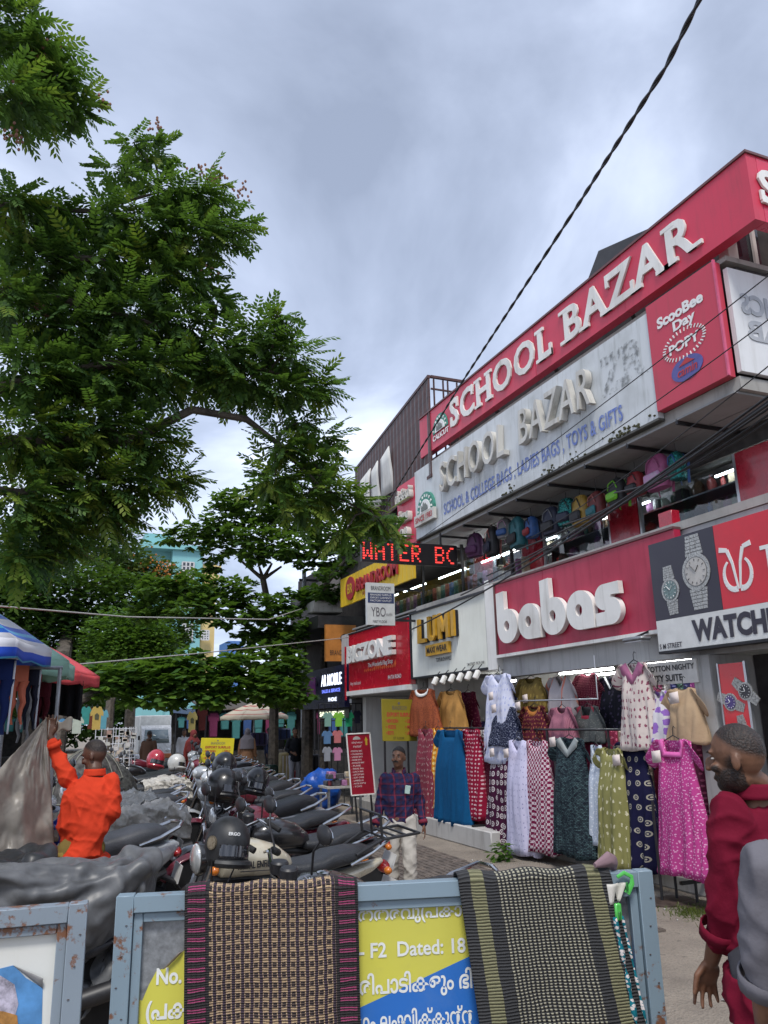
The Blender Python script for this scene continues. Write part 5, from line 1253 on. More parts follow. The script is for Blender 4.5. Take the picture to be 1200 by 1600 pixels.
# ================================================================== mats over the barricade
def mat_pattern_a():
    m, n, l, b = _mat('mat_check'); t = n.new('ShaderNodeTexCoord'); sp = n.new('ShaderNodeSeparateXYZ'); l.new(t.outputs['UV'], sp.inputs[0])
    def warp(U, V):
        q = n.new('ShaderNodeTexNoise'); q.inputs['Scale'].default_value = 14; q.inputs['Detail'].default_value = 5; l.new(t.outputs['UV'], q.inputs['Vector']); k = mnode(n, l, 'MULTIPLY', mnode(n, l, 'SUBTRACT', q.outputs['Fac'], .5), .012)
        return mnode(n, l, 'ADD', U, k), mnode(n, l, 'ADD', V, k)
    U, V = warp(sp.outputs[0], sp.outputs[1])
    def fr(s_, k, o=0.): return mnode(n, l, 'FRACT', mnode(n, l, 'ADD', mnode(n, l, 'MULTIPLY', s_, k), o))
    def lt(a, b_): return mnode(n, l, 'LESS_THAN', a, b_)
    def gt(a, b_): return mnode(n, l, 'GREATER_THAN', a, b_)
    def an(*a):
        x = a[0]
        for y in a[1:]: x = mnode(n, l, 'MULTIPLY', x, y)
        return x
    dark = (.018, .014, .016); beige = (.60, .43, .25); pur = (.055, .032, .055); pink = (.42, .055, .17)
    u1 = fr(U, 1/.0345); v1 = fr(V, 1/.031); v2 = fr(V, 1/.0078)
    dim = mnode(n, l, 'ADD', .55, mnode(n, l, 'MULTIPLY', v2, .45))
    c = mixc(n, l, lt(u1, .36), beige, pur)
    sq = an(gt(u1, .44), lt(u1, .88), lt(v1, .52)); c = mixc(n, l, sq, c, dark)
    c = mixc(n, l, an(gt(u1, .30), lt(v2, .28)), c, (.10, .06, .05))
    c = mixc(n, l, an(lt(u1, .30), lt(fr(V, 1/.0155), .35)), c, dark)
    # borders
    ub = mnode(n, l, 'MINIMUM', U, mnode(n, l, 'SUBTRACT', .655, U))
    vb = fr(V, 1/.031); pk = an(lt(vb, .5), gt(fr(V, 1/.0078), .4))
    cb = mixc(n, l, pk, dark, pink); edge = mnode(n, l, 'MAXIMUM', lt(ub, .012), mnode(n, l, 'MULTIPLY', gt(ub, .076), lt(ub, .09)))
    cb = mixc(n, l, edge, cb, dark)
    c = mixc(n, l, lt(ub, .09), c, cb)
    q = n.new('ShaderNodeTexNoise'); q.inputs['Scale'].default_value = 90; q.inputs['Detail'].default_value = 3; l.new(t.outputs['UV'], q.inputs['Vector']); c = mixc(n, l, mnode(n, l, 'MULTIPLY', q.outputs['Fac'], .35), c, (.03, .027, .025))
    l.new(c, b.inputs['Base Color']); b.inputs['Roughness'].default_value = .9
    bp = n.new('ShaderNodeBump'); bp.inputs['Strength'].default_value = .8; bp.inputs['Distance'].default_value = .004
    l.new(mnode(n, l, 'ADD', mnode(n, l, 'SINE', mnode(n, l, 'MULTIPLY', V, 2*PI/.0078)), mnode(n, l, 'SINE', mnode(n, l, 'MULTIPLY', U, 2*PI/.01725))), bp.inputs['Height']); l.new(bp.outputs[0], b.inputs['Normal'])
    return m
def mat_pattern_b():
    m, n, l, b = _mat('mat_banded'); t = n.new('ShaderNodeTexCoord'); sp = n.new('ShaderNodeSeparateXYZ'); l.new(t.outputs['UV'], sp.inputs[0])
    def warp(U, V):
        q = n.new('ShaderNodeTexNoise'); q.inputs['Scale'].default_value = 14; q.inputs['Detail'].default_value = 5; l.new(t.outputs['UV'], q.inputs['Vector']); k = mnode(n, l, 'MULTIPLY', mnode(n, l, 'SUBTRACT', q.outputs['Fac'], .5), .012)
        return mnode(n, l, 'ADD', U, k), mnode(n, l, 'ADD', V, k)
    U, V = warp(sp.outputs[0], sp.outputs[1])
    def fr(s_, k): return mnode(n, l, 'FRACT', mnode(n, l, 'MULTIPLY', s_, k))
    def lt(a, b_): return mnode(n, l, 'LESS_THAN', a, b_)
    def gt(a, b_): return mnode(n, l, 'GREATER_THAN', a, b_)
    def an(a, b_): return mnode(n, l, 'MULTIPLY', a, b_)
    dark = (.020, .021, .024); cream = (.44, .42, .31); olive = (.25, .24, .135)
    rib = lt(fr(V, 1/.0105), .42)
    ub = mnode(n, l, 'MINIMUM', U, mnode(n, l, 'SUBTRACT', .56, U))
    cen = mixc(n, l, an(lt(fr(U, 1/.0155), .5), lt(fr(V, 1/.0105), .62)), dark, cream)
    band = mixc(n, l, rib, olive, (.12, .12, .06)); drk = mixc(n, l, rib, dark, (.045, .047, .05))
    c = mixc(n, l, gt(ub, .135), mixc(n, l, an(gt(ub, .042), lt(ub, .09)), drk, band), cen)
    q = n.new('ShaderNodeTexNoise'); q.inputs['Scale'].default_value = 90; q.inputs['Detail'].default_value = 3; l.new(t.outputs['UV'], q.inputs['Vector']); c = mixc(n, l, mnode(n, l, 'MULTIPLY', q.outputs['Fac'], .35), c, (.03, .027, .025))
    l.new(c, b.inputs['Base Color']); b.inputs['Roughness'].default_value = .9
    bp = n.new('ShaderNodeBump'); bp.inputs['Strength'].default_value = .8; bp.inputs['Distance'].default_value = .004
    l.new(mnode(n, l, 'SINE', mnode(n, l, 'MULTIPLY', V, 2*PI/.0105)), bp.inputs['Height']); l.new(bp.outputs[0], b.inputs['Normal'])
    return m
def drape(name, label, tl, tr, brr, bll, w_m, m, seed):
    """mat hung over the top rail: front flap from pixel corners on the barricade plane, short back flap"""
    pts = [uvp(*q) for q in (tl, tr, brr, bll)]
    L = abs(pts[0][1]-pts[3][1]); ext = 1.0
    nu, nv = 40, 60; rd = random.Random(seed); ph = rd.uniform(0, 6)
    def fn(u, v):
        # v 0..0.25 back flap, 0.25..0.32 over the rail, 0.32..1 front flap
        x0 = pts[0][0]+(pts[1][0]-pts[0][0])*u; x1 = pts[3][0]+(pts[2][0]-pts[3][0])*u; ztop = TOP+.012
        dz = .10*(.0) 
        if v < .25: k = (.25-v)/.25; return bf.p(x0-(x1-x0)*0.3*k, ztop-.012-.45*k, -.045-.02*math.sin(u*9+ph)*k)
        if v < .32: a = PI*(v-.25)/.07; return bf.p(x0, ztop-.012+.022*math.sin(a)+.006*math.sin(u*17), -.045*math.cos(a))
        k = (v-.32)/.68
        return bf.p(x0+(x1-x0)*k, ztop-.012-(L+.02)*k+.0, .042+.014*math.sin(u*9+ph+k*2)*(.25+k)+.012*noise.noise(Vector((u*5, k*4, seed)))*k+.018*k)
    def uv(u, v): return (u*w_m, (v*(.45/.25) if v < .25 else (.45+(v-.25)*.9 if v < .32 else .51+(v-.32)/.68*L)))
    mb = MB(); mb.grid(fn, nu, nv, uv); o = mb.build(name, m, solid=.006, sharp=0); return tag(o, label, 'mat')
drape('woven_mat', 'beige black and purple checked woven mat with pink barred borders', (291, 1386), (557, 1374), (563, 1650), (291, 1650), .655, mat_pattern_a(), 1)
drape('woven_mat', 'dark and olive banded woven mat hanging at a slant, right of the poster', (712, 1368), (946, 1354), (1012, 1650), (752, 1650), .56, mat_pattern_b(), 2)
# loose frayed ends along the mats' top edges
# rolled purple cloth, clips, white cloth and floral strip at the right end
a = uvp(940, 1362)
o = MB(); o.tube([bf.p(a[0]-.05, TOP+.035, .06), bf.p(a[0]+.02, TOP+.045, .03), bf.p(a[0]+.06, TOP+.03, -.01), bf.p(a[0]+.07, TOP-.03, -.06)], [.014, .026, .024, .014], 14, flat=.6); o.v = [tuple(Vector(q)+Vector((0, 0, .012*noise.noise(Vector(q)*30)))) for q in o.v]
o = o.build('rolled_cloth', fabric('f_roll', (.13, .085, .10), 'stripes', (.24, .16, .18), 60, .4)); tag(o, 'rolled purple grey cloth on the barricade top beside the banded mat', 'cloth')
CLIP = mat('clip_green', (.10, .55, .10), .3, var=.1, coat=.3)
for i, (px, py, dx_, dy_) in enumerate(((968, 1375, .03, -.035), (957, 1420, .004, -.06))):
    a = uvp(px, py); s3 = thing('plastic_clip', ('bright green plastic hook hanging at the barricade corner', 'bright green plastic clip on the floral strip')[i], 'clip', tuple(bf.p(a[0], a[1], .05)))
    mb = MB()
    if i == 0: mb.tube([bf.p(a[0]-.03, a[1]+.02, .05), bf.p(a[0], a[1]+.035, .05), bf.p(a[0]+.03, a[1]+.02, .05), bf.p(a[0]+.03, a[1]-.005, .05), bf.p(a[0]+.005, a[1]-.04, .05)], [.007, .008, .008, .01, .013], 8, flat=.7)
    else: mb.box(bf.p(a[0], a[1], .05), (.03, .02, .062), bev=.005)
    mb.build('body', CLIP, s3, world=True)
    mb = MB(); mb.box(bf.p(a[0]+.002, a[1]-.012, .064), (.012, .006, .03), bev=.002); mb.build('spring', mat('clip_dark', (.03, .2, .04), .4), s3, world=True)
q = [uvp(x, y) for x, y in ((938, 1378), (972, 1376), (962, 1405), (942, 1410))]
o = MB(); o.grid(lambda u, v: bf.p((q[0][0]*(1-u)+q[1][0]*u)*(1-v)+(q[3][0]*(1-u)+q[2][0]*u)*v, (q[0][1]*(1-u)+q[1][1]*u)*(1-v)+(q[3][1]*(1-u)+q[2][1]*u)*v, .045+.012*math.sin(u*6)), 8, 6); o = o.build('white_cloth', mat('cloth_white', (.68, .66, .6), .8), solid=.003); tag(o, 'scrap of white cloth pinned by the green hook', 'cloth')
q = [uvp(x, y) for x, y in ((948, 1428), (964, 1426), (1012, 1640), (988, 1640))]
o = MB(); o.grid(lambda u, v: bf.p((q[0][0]*(1-u)+q[1][0]*u)*(1-v)+(q[3][0]*(1-u)+q[2][0]*u)*v, (q[0][1]*(1-u)+q[1][1]*u)*(1-v)+(q[3][1]*(1-u)+q[2][1]*u)*v, .050+.012*math.sin(u*7)+.004*math.sin(v*30)), 8, 40, lambda u, v: (u*.05, v*.55)); o = o.build('floral_strip', fabric('f_floral', (.01, .17, .22), 'flowers', (.66, .6, .58), 55, .35), solid=.004); tag(o, 'teal strip of cloth with white flowers hanging from the green clip', 'cloth')
# ================================================================== two wheelers
def loftx(mb, secs, n=18):
    """sections (x, y centre, z centre, half width, half height, squareness) joined along x"""
    rs = []
    for x, yc, zc, hw, hh, p in secs:
        rs.append([Vector((x, yc+hw*math.copysign(abs(math.cos(2*PI*q/n))**p, math.cos(2*PI*q/n)), zc+hh*math.copysign(abs(math.sin(2*PI*q/n))**p, math.sin(2*PI*q/n)))) for q in range(n)])
    return mb.rings(rs)
RUB = mat('tyre_rubber', (.018, .018, .019), .85, var=.3); SEATM = mat('seat_vinyl', (.034, .036, .040), .42, var=.35, scale=4, bump=.25, bscale=90, spec=.4, c2=(.018, .019, .022))
CHR = mat('chrome', (.6, .6, .6), .18, 1.0, var=.2); BPL = mat('black_plastic', (.022, .022, .025), .45, var=.25); GREYM = mat('engine_grey', (.16, .16, .165), .45, .6, var=.4, scale=12)
MIR = mat('mirror_face', (.5, .52, .55), .05, 1.0); HL = mat('headlamp_glass', (.6, .62, .62), .08, .3, coat=1); TLR = mat('tail_red', (.45, .01, .012), .15, coat=.6); PLW = mat('plate_white', (.62, .62, .6), .5, var=.1); ORG = mat('indicator_orange', (.6, .16, .01), .2, coat=.5)
def paint(n, c): return mat('paint_'+n, c, .28, .15, var=.12, coat=.6)
PT = dict(silver=paint('silver', (.38, .40, .42)), black=paint('black', (.02, .02, .022)), maroon=paint('maroon', (.16, .015, .03)), white=paint('white', (.6, .6, .6)), blue=paint('blue', (.03, .06, .25)), red=paint('red', (.42, .02, .02)), grey=paint('grey', (.12, .13, .14)), cream=paint('cream', (.55, .5, .38)), greenish=paint('green', (.05, .12, .11)))
def wheel(parent, x, r0, w_, name):
    mb = MB(); prof = [(r0-.07, -w_/2), (r0-.02, -w_/2), (r0-.004, -w_*.32), (r0, 0), (r0-.004, w_*.32), (r0-.02, w_/2), (r0-.07, w_/2)]
    mb.lathe((x, 0, r0), prof+[prof[0]], 28, 'Y'); t = mb.build(name, RUB, parent)
    mb = MB(); mb.lathe((x, 0, r0), [(r0-.068, -.03), (r0-.068, .03), (r0-.09, .03), (r0-.09, -.03), (r0-.068, -.03)], 24, 'Y')
    for k in range(6):
        a = 2*PI*k/6; mb.bar((x+.03*math.cos(a), 0, r0+.03*math.sin(a)), (x+(r0-.08)*math.cos(a), 0, r0+(r0-.08)*math.sin(a)), .025, .03)
    mb.lathe((x, 0, r0), [(.045, -.05), (.045, .05)], 12, 'Y'); mb.lathe((x, .06, r0), [(r0*.4, 0), (r0*.4, .006), (r0*.3, .006), (r0*.3, 0), (r0*.4, 0)], 18, 'Y'); mb.build('rim', GREYM, t)
def mirrors(parent, x, z, y, ang=0):
    for sg in (-1, 1):
        mb = MB(); mb.tube([(x, sg*y*.75, z), (x-.02, sg*y*.9, z+.12), (x+.0, sg*y*1.05, z+.19)], .006, 6); mb.ell((x+.0, sg*y*1.12, z+.21), (.022, .075, .048), 14, 8); m_ = mb.build('mirror', BPL, parent)
        mb = MB(); mb.ell((x+.016, sg*y*1.12, z+.21), (.010, .064, .039), 14, 6); mb.build('glass', MIR, m_)
def make_scooter(label):
    s = thing('parked_scooter', label, 'scooter', (0, 0, 0), 0, 'two wheelers parked in rows')
    wheel(s, -.62, .225, .09, 'front_wheel'); wheel(s, .60, .225, .095, 'rear_wheel')
    mb = MB(); rs = []
    for k in range(9):
        a = R(150-k*19); c = Vector((-.62+.27*math.cos(a), 0, .225+.27*math.sin(a))); t = Vector((math.cos(a), 0, math.sin(a)))
        rs.append([c+Vector((0, y, 0))-t*(abs(y)*.55) for y in (-.075, -.05, -.02, .02, .05, .075)])
    mb.rings(rs, closed=False); mb.build('front_fender', PT['silver'], s, solid=.008)
    mb = MB(); rs = []
    for k in range(10):
        t = k/9; z = .30+.62*t; x = -.36-.17*t**1.3; hw = .17+.05*math.sin(PI*t)-.05*t
        rs.append([Vector((x+.14*(abs(v)**2.2)*(1-.3*t)-.03, v*hw, z)) for v in np.linspace(-1, 1, 11)])
    mb.rings(rs, closed=False); mb.build('front_apron', PT['silver'], s, solid=.02)
    mb = MB(); mb.tube([(-.50, 0, .55), (-.64, 0, .24)], .03, 8); mb.tube([(-.47, 0, .7), (-.42, 0, .98)], .03, 8); mb.build('fork', GREYM, s)
    mb = MB(); loftx(mb, [(-.60, 0, .99, .03, .03, 1), (-.57, 0, .99, .10, .075, .9), (-.50, 0, 1.0, .16, .095, .85), (-.42, 0, 1.01, .18, .075, .8), (-.36, 0, 1.01, .13, .05, .8), (-.34, 0, 1.01, .05, .02, 1)]); mb.build('handlebar_cowl', PT['silver'], s)
    mb = MB(); mb.ell((-.575, 0, .99), (.03, .095, .062), 16, 8); mb.build('headlight', HL, s)
    for sg in (-1, 1):
        mb = MB(); mb.ell((-.50, sg*.155, .93), (.035, .03, .03), 10, 6); mb.build('indicator', ORG, s)
    mb = MB(); mb.tube([(-.40, -.36, 1.02), (-.44, -.2, 1.01), (-.44, .2, 1.01), (-.40, .36, 1.02)], .014, 8); mb.build('handlebar', BPL, s)
    for sg in (-1, 1):
        mb = MB(); mb.tube([(-.425, sg*.25, 1.015), (-.40, sg*.37, 1.02)], .019, 10); g_ = mb.build('grip', RUB, s)
        mb = MB(); mb.tube([(-.46, sg*.22, 1.01), (-.49, sg*.34, 1.005)], .006, 6); mb.build('lever', CHR, g_)
    mirrors(s, -.42, 1.04, .30)
    mb = MB(); mb.box((-.18, 0, .30), (.46, .32, .06), bev=.02); mb.build('floorboard', BPL, s)
    mb = MB(); loftx(mb, [(-.06, 0, .54, .12, .18, .7), (.0, 0, .55, .165, .20, .7), (.2, 0, .56, .19, .19, .7), (.45, 0, .60, .185, .16, .75), (.68, 0, .65, .14, .115, .8), (.82, 0, .70, .08, .06, .9), (.86, 0, .72, .03, .02, 1)]); mb.build('body_panel', PT['silver'], s)
    mb = MB(); loftx(mb, [(.0, 0, .42, .21, .03, .6), (.3, 0, .45, .215, .05, .6), (.6, 0, .50, .19, .04, .6), (.74, 0, .54, .14, .02, .8)]); mb.build('side_trim', BPL, s)
    mb = MB(); loftx(mb, [(-.12, 0, .74, .05, .02, .8), (-.08, 0, .745, .125, .055, .7), (.05, 0, .755, .155, .078, .65), (.25, 0, .76, .165, .082, .6), (.38, 0, .78, .16, .086, .6), (.5, 0, .81, .155, .088, .6), (.66, 0, .825, .13, .075, .65), (.74, 0, .82, .09, .05, .8), (.77, 0, .82, .03, .015, 1)], 20); mb.build('seat', SEATM, s)
    mb = MB(); mb.tube([(.50, -.155, .77), (.66, -.17, .82), (.82, -.13, .885), (.88, 0, .90), (.82, .13, .885), (.66, .17, .82), (.50, .155, .77)], .016, 8); mb.build('grab_rail', CHR, s)
    mb = MB(); mb.ell((.835, 0, .67), (.05, .10, .045), 14, 8); mb.build('tail_lamp', TLR, s)
    mb = MB(); mb.box((.86, 0, .50), (.01, .2, .14), rot=Matrix.Rotation(.25, 3, 'Y')); mb.build('number_plate', PLW, s)
    mb = MB(); loftx(mb, [(.25, 0, .30, .11, .09, .7), (.62, 0, .25, .10, .07, .7)]); mb.build('engine', GREYM, s)
    mb = MB(); mb.tube([(.3, -.15, .24), (.55, -.19, .27), (.9, -.2, .34)], [.025, .05, .055], 12); mb.build('exhaust', BPL, s)
    mb = MB(); loftx(mb, [(.70, 0, .50, .09, .02, .6), (.83, 0, .44, .09, .02, .6), (.92, 0, .33, .08, .015, .6)]); mb.build('rear_fender', BPL, s)
    mb = MB(); mb.tube([(.12, -.13, .26), (.16, -.26, .0)], .012, 6); mb.build('side_stand', BPL, s)
    return s
def make_motorbike(label):
    s = thing('parked_motorcycle', label, 'motorcycle', (0, 0, 0), 0, 'two wheelers parked in rows')
    wheel(s, -.68, .30, .085, 'front_wheel'); wheel(s, .64, .30, .11, 'rear_wheel')
    for sg in (-1, 1):
        mb = MB(); mb.tube([(-.68, sg*.085, .30), (-.52, sg*.085, .74), (-.46, sg*.085, .92)], [.026, .024, .022], 8); mb.build('fork', CHR, s)
    def fender(x, r0, a0, a1, wd, nm):
        mb = MB(); rs = []
        for k in range(11):
            a = R(a0+(a1-a0)*k/10); c = Vector((x+r0*math.cos(a), 0, .30+r0*math.sin(a))); t = Vector((math.cos(a), 0, math.sin(a)))
            rs.append([c+Vector((0, y, 0))-t*(abs(y)*.6) for y in np.linspace(-wd, wd, 7)])
        mb.rings(rs, closed=False); mb.build(nm, PT['black'], s, solid=.006)
    fender(-.68, .335, 160, 20, .06, 'front_fender'); fender(.64, .35, 120, -15, .075, 'rear_fender')
    mb = MB(); loftx(mb, [(-.40, 0, .86, .03, .05, .9), (-.37, 0, .88, .10, .09, .8), (-.28, 0, .90, .145, .115, .8), (-.12, 0, .895, .155, .115, .8), (.02, 0, .87, .125, .095, .8), (.12, 0, .83, .075, .06, .8), (.15, 0, .81, .03, .02, 1)], 20); tk = mb.build('fuel_tank', PT['black'], s)
    mb = MB(); mb.lathe((-.2, 0, 1.005), [(.035, 0), (.035, .016), (.02, .022)], 14); mb.build('filler_cap', CHR, tk)
    mb = MB(); loftx(mb, [(.06, 0, .80, .05, .02, .9), (.09, 0, .80, .11, .04, .7), (.2, 0, .795, .135, .05, .65), (.34, 0, .80, .14, .052, .6), (.42, 0, .825, .135, .06, .6), (.6, 0, .845, .125, .055, .6), (.74, 0, .85, .10, .045, .7), (.80, 0, .85, .04, .02, .9)], 20); mb.build('seat', SEATM, s)
    mb = MB(); loftx(mb, [(.14, 0, .62, .11, .11, .7), (.3, 0, .63, .115, .11, .7), (.5, 0, .68, .09, .06, .8), (.78, 0, .74, .06, .04, .9), (.88, 0, .77, .03, .02, 1)]); mb.build('side_cover', PT['black'], s)
    mb = MB(); loftx(mb, [(-.24, 0, .42, .12, .13, .8), (-.1, 0, .42, .15, .16, .75), (.1, 0, .42, .15, .15, .75), (.24, 0, .40, .10, .1, .8)]); mb.tube([(-.16, 0, .5), (-.22, 0, .74)], [.10, .085], 14)
    for k in range(6): mb.lathe((-.17-.01*k, 0, .54+.032*k), [(.125, -.005), (.125, .005)], 16)
    mb.build('engine', GREYM, s)
    mb = MB(); mb.tube([(-.28, -.1, .60), (-.36, -.11, .40), (-.2, -.13, .24), (.2, -.15, .25), (.5, -.17, .30), (.95, -.18, .38)], [.02, .02, .02, .025, .045, .045], 12); mb.build('exhaust', CHR, s)
    mb = MB(); mb.tube([(-.42, 0, .78), (-.1, 0, .76), (.2, 0, .72), (.66, 0, .74)], .03, 8); mb.tube([(-.40, 0, .7), (-.30, 0, .3), (.2, 0, .25), (.3, 0, .6)], .024, 8); mb.build('frame', BPL, s)
    mb = MB(); mb.lathe((-.50, 0, .92), [(.03, .12), (.09, .09), (.10, 0.0), (.105, -.03)], 18, 'X'); mb.v = mb.v; mb.build('headlight_shell', PT['black'], s)
    mb = MB(); mb.ell((-.535, 0, .92), (.03, .095, .095), 16, 8); mb.build('headlight', HL, s)
    mb = MB(); mb.tube([(-.30, -.38, 1.03), (-.40, -.26, 1.08), (-.44, -.1, 1.0), (-.44, .1, 1.0), (-.40, .26, 1.08), (-.30, .38, 1.03)], .013, 8); mb.build('handlebar', CHR, s)
    for sg in (-1, 1):
        mb = MB(); mb.tube([(-.37, sg*.28, 1.075), (-.29, sg*.40, 1.025)], .02, 10); g_ = mb.build('grip', RUB, s)
        mb = MB(); mb.tube([(-.42, sg*.24, 1.085), (-.38, sg*.38, 1.04)], .007, 6); mb.build('lever', CHR, g_)
        mb = MB(); mb.ell((-.47, sg*.19, .88), (.03, .035, .03), 10, 6); mb.build('indicator', ORG, s)
        mb = MB(); mb.ell((.84, sg*.17, .74), (.03, .035, .028), 10, 6); mb.build('indicator', ORG, s)
        mb = MB(); mb.tube([(.62, sg*.12, .34), (.52, sg*.12, .70)], .03, 10); mb.build('shock_absorber', CHR, s)
    mb = MB(); mb.lathe((-.42, .07, 1.02), [(.045, 0), (.048, .05), (.04, .06)], 14); mb.lathe((-.42, -.05, 1.02), [(.045, 0), (.048, .05), (.04, .06)], 14); mb.build('dial', BPL, s)
    mirrors(s, -.38, 1.09, .31)
    mb = MB(); mb.ell((.90, 0, .73), (.045, .07, .045), 14, 8); mb.build('tail_lamp', TLR, s)
    mb = MB(); mb.box((.95, 0, .58), (.01, .2, .13), rot=Matrix.Rotation(.3, 3, 'Y')); mb.build('number_plate', PLW, s)
    mb = MB(); mb.tube([(.55, -.14, .80), (.72, -.15, .87), (.88, -.10, .93), (.91, 0, .935), (.88, .10, .93), (.72, .15, .87), (.55, .14, .80)], .014, 8); mb.build('grab_rail', CHR, s)
    mb = MB(); mb.tube([(.0, -.12, .28), (.06, -.3, .0)], .013, 6); mb.build('side_stand', BPL, s)
    return s
sc0 = make_scooter('x'); mo0 = make_motorbike('x'); used = {'s': False, 'm': False}
def place(kind, x_tail, y, label, colr, rz=.14, lean=.11, seatm=None):
    src = sc0 if kind == 's' else mo0
    if used[kind]: o = dup(src, label=label)
    else: o = src; used[kind] = True; o['label'] = label
    off = .86
    o.location = (x_tail-off*math.cos(rz), y-off*math.sin(rz), .028 if kind == 's' else .03); o.rotation_euler = (lean, 0, rz)
    if kind == 's': o.scale = (1.05, 1.05, 1.05)
    ps = {'s': ('front_fender', 'front_apron', 'handlebar_cowl', 'body_panel'), 'm': ('fuel_tank', 'side_cover', 'front_fender', 'rear_fender')}[kind]
    for p in ps: override(o, p, PT[colr])
    return o
SEATG = mat('seat_grey', (.07, .074, .085), .5, var=.25, scale=5, bump=.2, bscale=90)
# right-hand row, nearest first; tails towards the walkway
def rowB(y): return 2.62+.145*(y-6.0)
RE = None
bikesB = [('m', 4.45, 'black', 'black motorcycle nearest the barricade, its seat just above the checked mat'),
 ('m', 5.85, 'cream', 'cream tanked black motorcycle with carrier rack, near the plaid shirted man'),
 ('m', 7.0, 'black', 'black motorcycle just beyond the cream tanked one'),
 ('m', 8.15, 'maroon', 'dark maroon motorcycle, third beyond the barricade on the walkway side'),
 ('s', 9.5, 'silver', 'silver scooter with chrome rail in the walkway row'),
 ('m', 10.9, 'maroon', 'maroon motorcycle in the middle of the walkway row'),
 ('s', 12.2, 'white', 'white and grey scooter in the walkway row'),
 ('s', 13.4, 'silver', 'silver scooter with red tail lamp in the walkway row'),
 ('m', 14.7, 'black', 'black motorcycle in the far half of the walkway row'),
 ('s', 15.9, 'maroon', 'maroon scooter in the far half of the walkway row'),
 ('m', 17.1, 'blue', 'blue motorcycle in the far half of the walkway row'),
 ('s', 18.4, 'white', 'white scooter in front of the yellow board'),
 ('m', 19.7, 'red', 'red motorcycle near the yellow board'),
 ('s', 21.0, 'silver', 'silver scooter near the yellow board'),
 ('m', 22.4, 'black', 'farthest black motorcycle of the walkway row')]
BK = {}
for i, (k_, y, c, lb) in enumerate(bikesB):
    BK['B%d' % i] = place(k_, rowB(y)+random.Random(i).uniform(-.06, .06)-(.2 if i == 1 else 0), y+.1, lb, c, rz=.14+random.Random(i+9).uniform(-.05, .05), lean=.10+random.Random(i).uniform(-.03, .04))
def rowA(y): return 1.30+.15*(y-8.4) if y > 6 else .58
bikesA = [('s', 5.5, 'grey', 'scooter under the black plastic cover behind the barricade gap'),
 ('s', 7.6, 'silver', 'silver scooter with grey seat right of the man in orange'),
 ('s', 9.2, 'white', 'scooter under pale plastic with blue bag, beyond the silver one'),
 ('s', 10.8, 'silver', 'silver scooter with sheet over its seat, inner row'),
 ('m', 12.2, 'black', 'black motorcycle with chrome rail in the inner row'),
 ('s', 13.7, 'white', 'white scooter with white plastic over the seat end, inner row'),
 ('m', 15.0, 'black', 'black motorcycle half way down the inner row'),
 ('s', 16.3, 'red', 'red scooter far down the inner row'),
 ('m', 17.7, 'black', 'black motorcycle far down the inner row'),
 ('s', 19.1, 'white', 'white scooter far down the inner row'),
 ('m', 20.5, 'maroon', 'maroon motorcycle near the end of the inner row'),
 ('s', 22.0, 'black', 'black scooter at the far end of the inner row')]
for i, (k_, y, c, lb) in enumerate(bikesA):
    BK['A%d' % i] = place(k_, rowA(y)+random.Random(i+30).uniform(-.06, .06), y+.1, lb, c, rz=.12+random.Random(i+49).uniform(-.06, .06), lean=.10+random.Random(i+3).uniform(-.04, .04))
for k_ in ('A1', 'A3'): override(BK[k_], 'seat', SEATG)
place('s', -.02, 6.2, 'scooter under the crumpled black tarp at the left edge', 'black', rz=.1)
# the cream motorcycle: carrier rack and tank lettering
re_ = BK['B1']; ME = wm(re_)
mb = MB(); mb.tube([(.60, -.13, .86), (.80, -.15, .95), (1.12, -.15, .97), (1.12, .15, .97), (.80, .15, .95), (.60, .13, .86)], .011, 8)
for x in (.82, .92, 1.02): mb.tube([(x, -.15, .96), (x, .15, .96)], .009, 6)
mb.tube([(.80, -.15, .95), (.78, -.15, 1.12), (.78, .15, 1.12), (.80, .15, .95)], .011, 8); mb.tube([(.80, 0, .96), (.78, 0, 1.12)], .009, 6)
mb.build('carrier_rack', BPL, re_)
tf = Face((-.30, -.159, .86), (1, 0, 0)); 
mb = mb_from(textmesh('ROYAL ENFIELD', .002, .02)); put(mb, tf, (0, 0, .27, .045), .003); mb.build('tank_lettering', PAINTK, re_)
mb = MB(); mb.tube([(-.28, -.15, .845), (-.12, -.163, .84), (.0, -.14, .83)], .003, 5); mb.build('tank_line', PAINTK, re_)

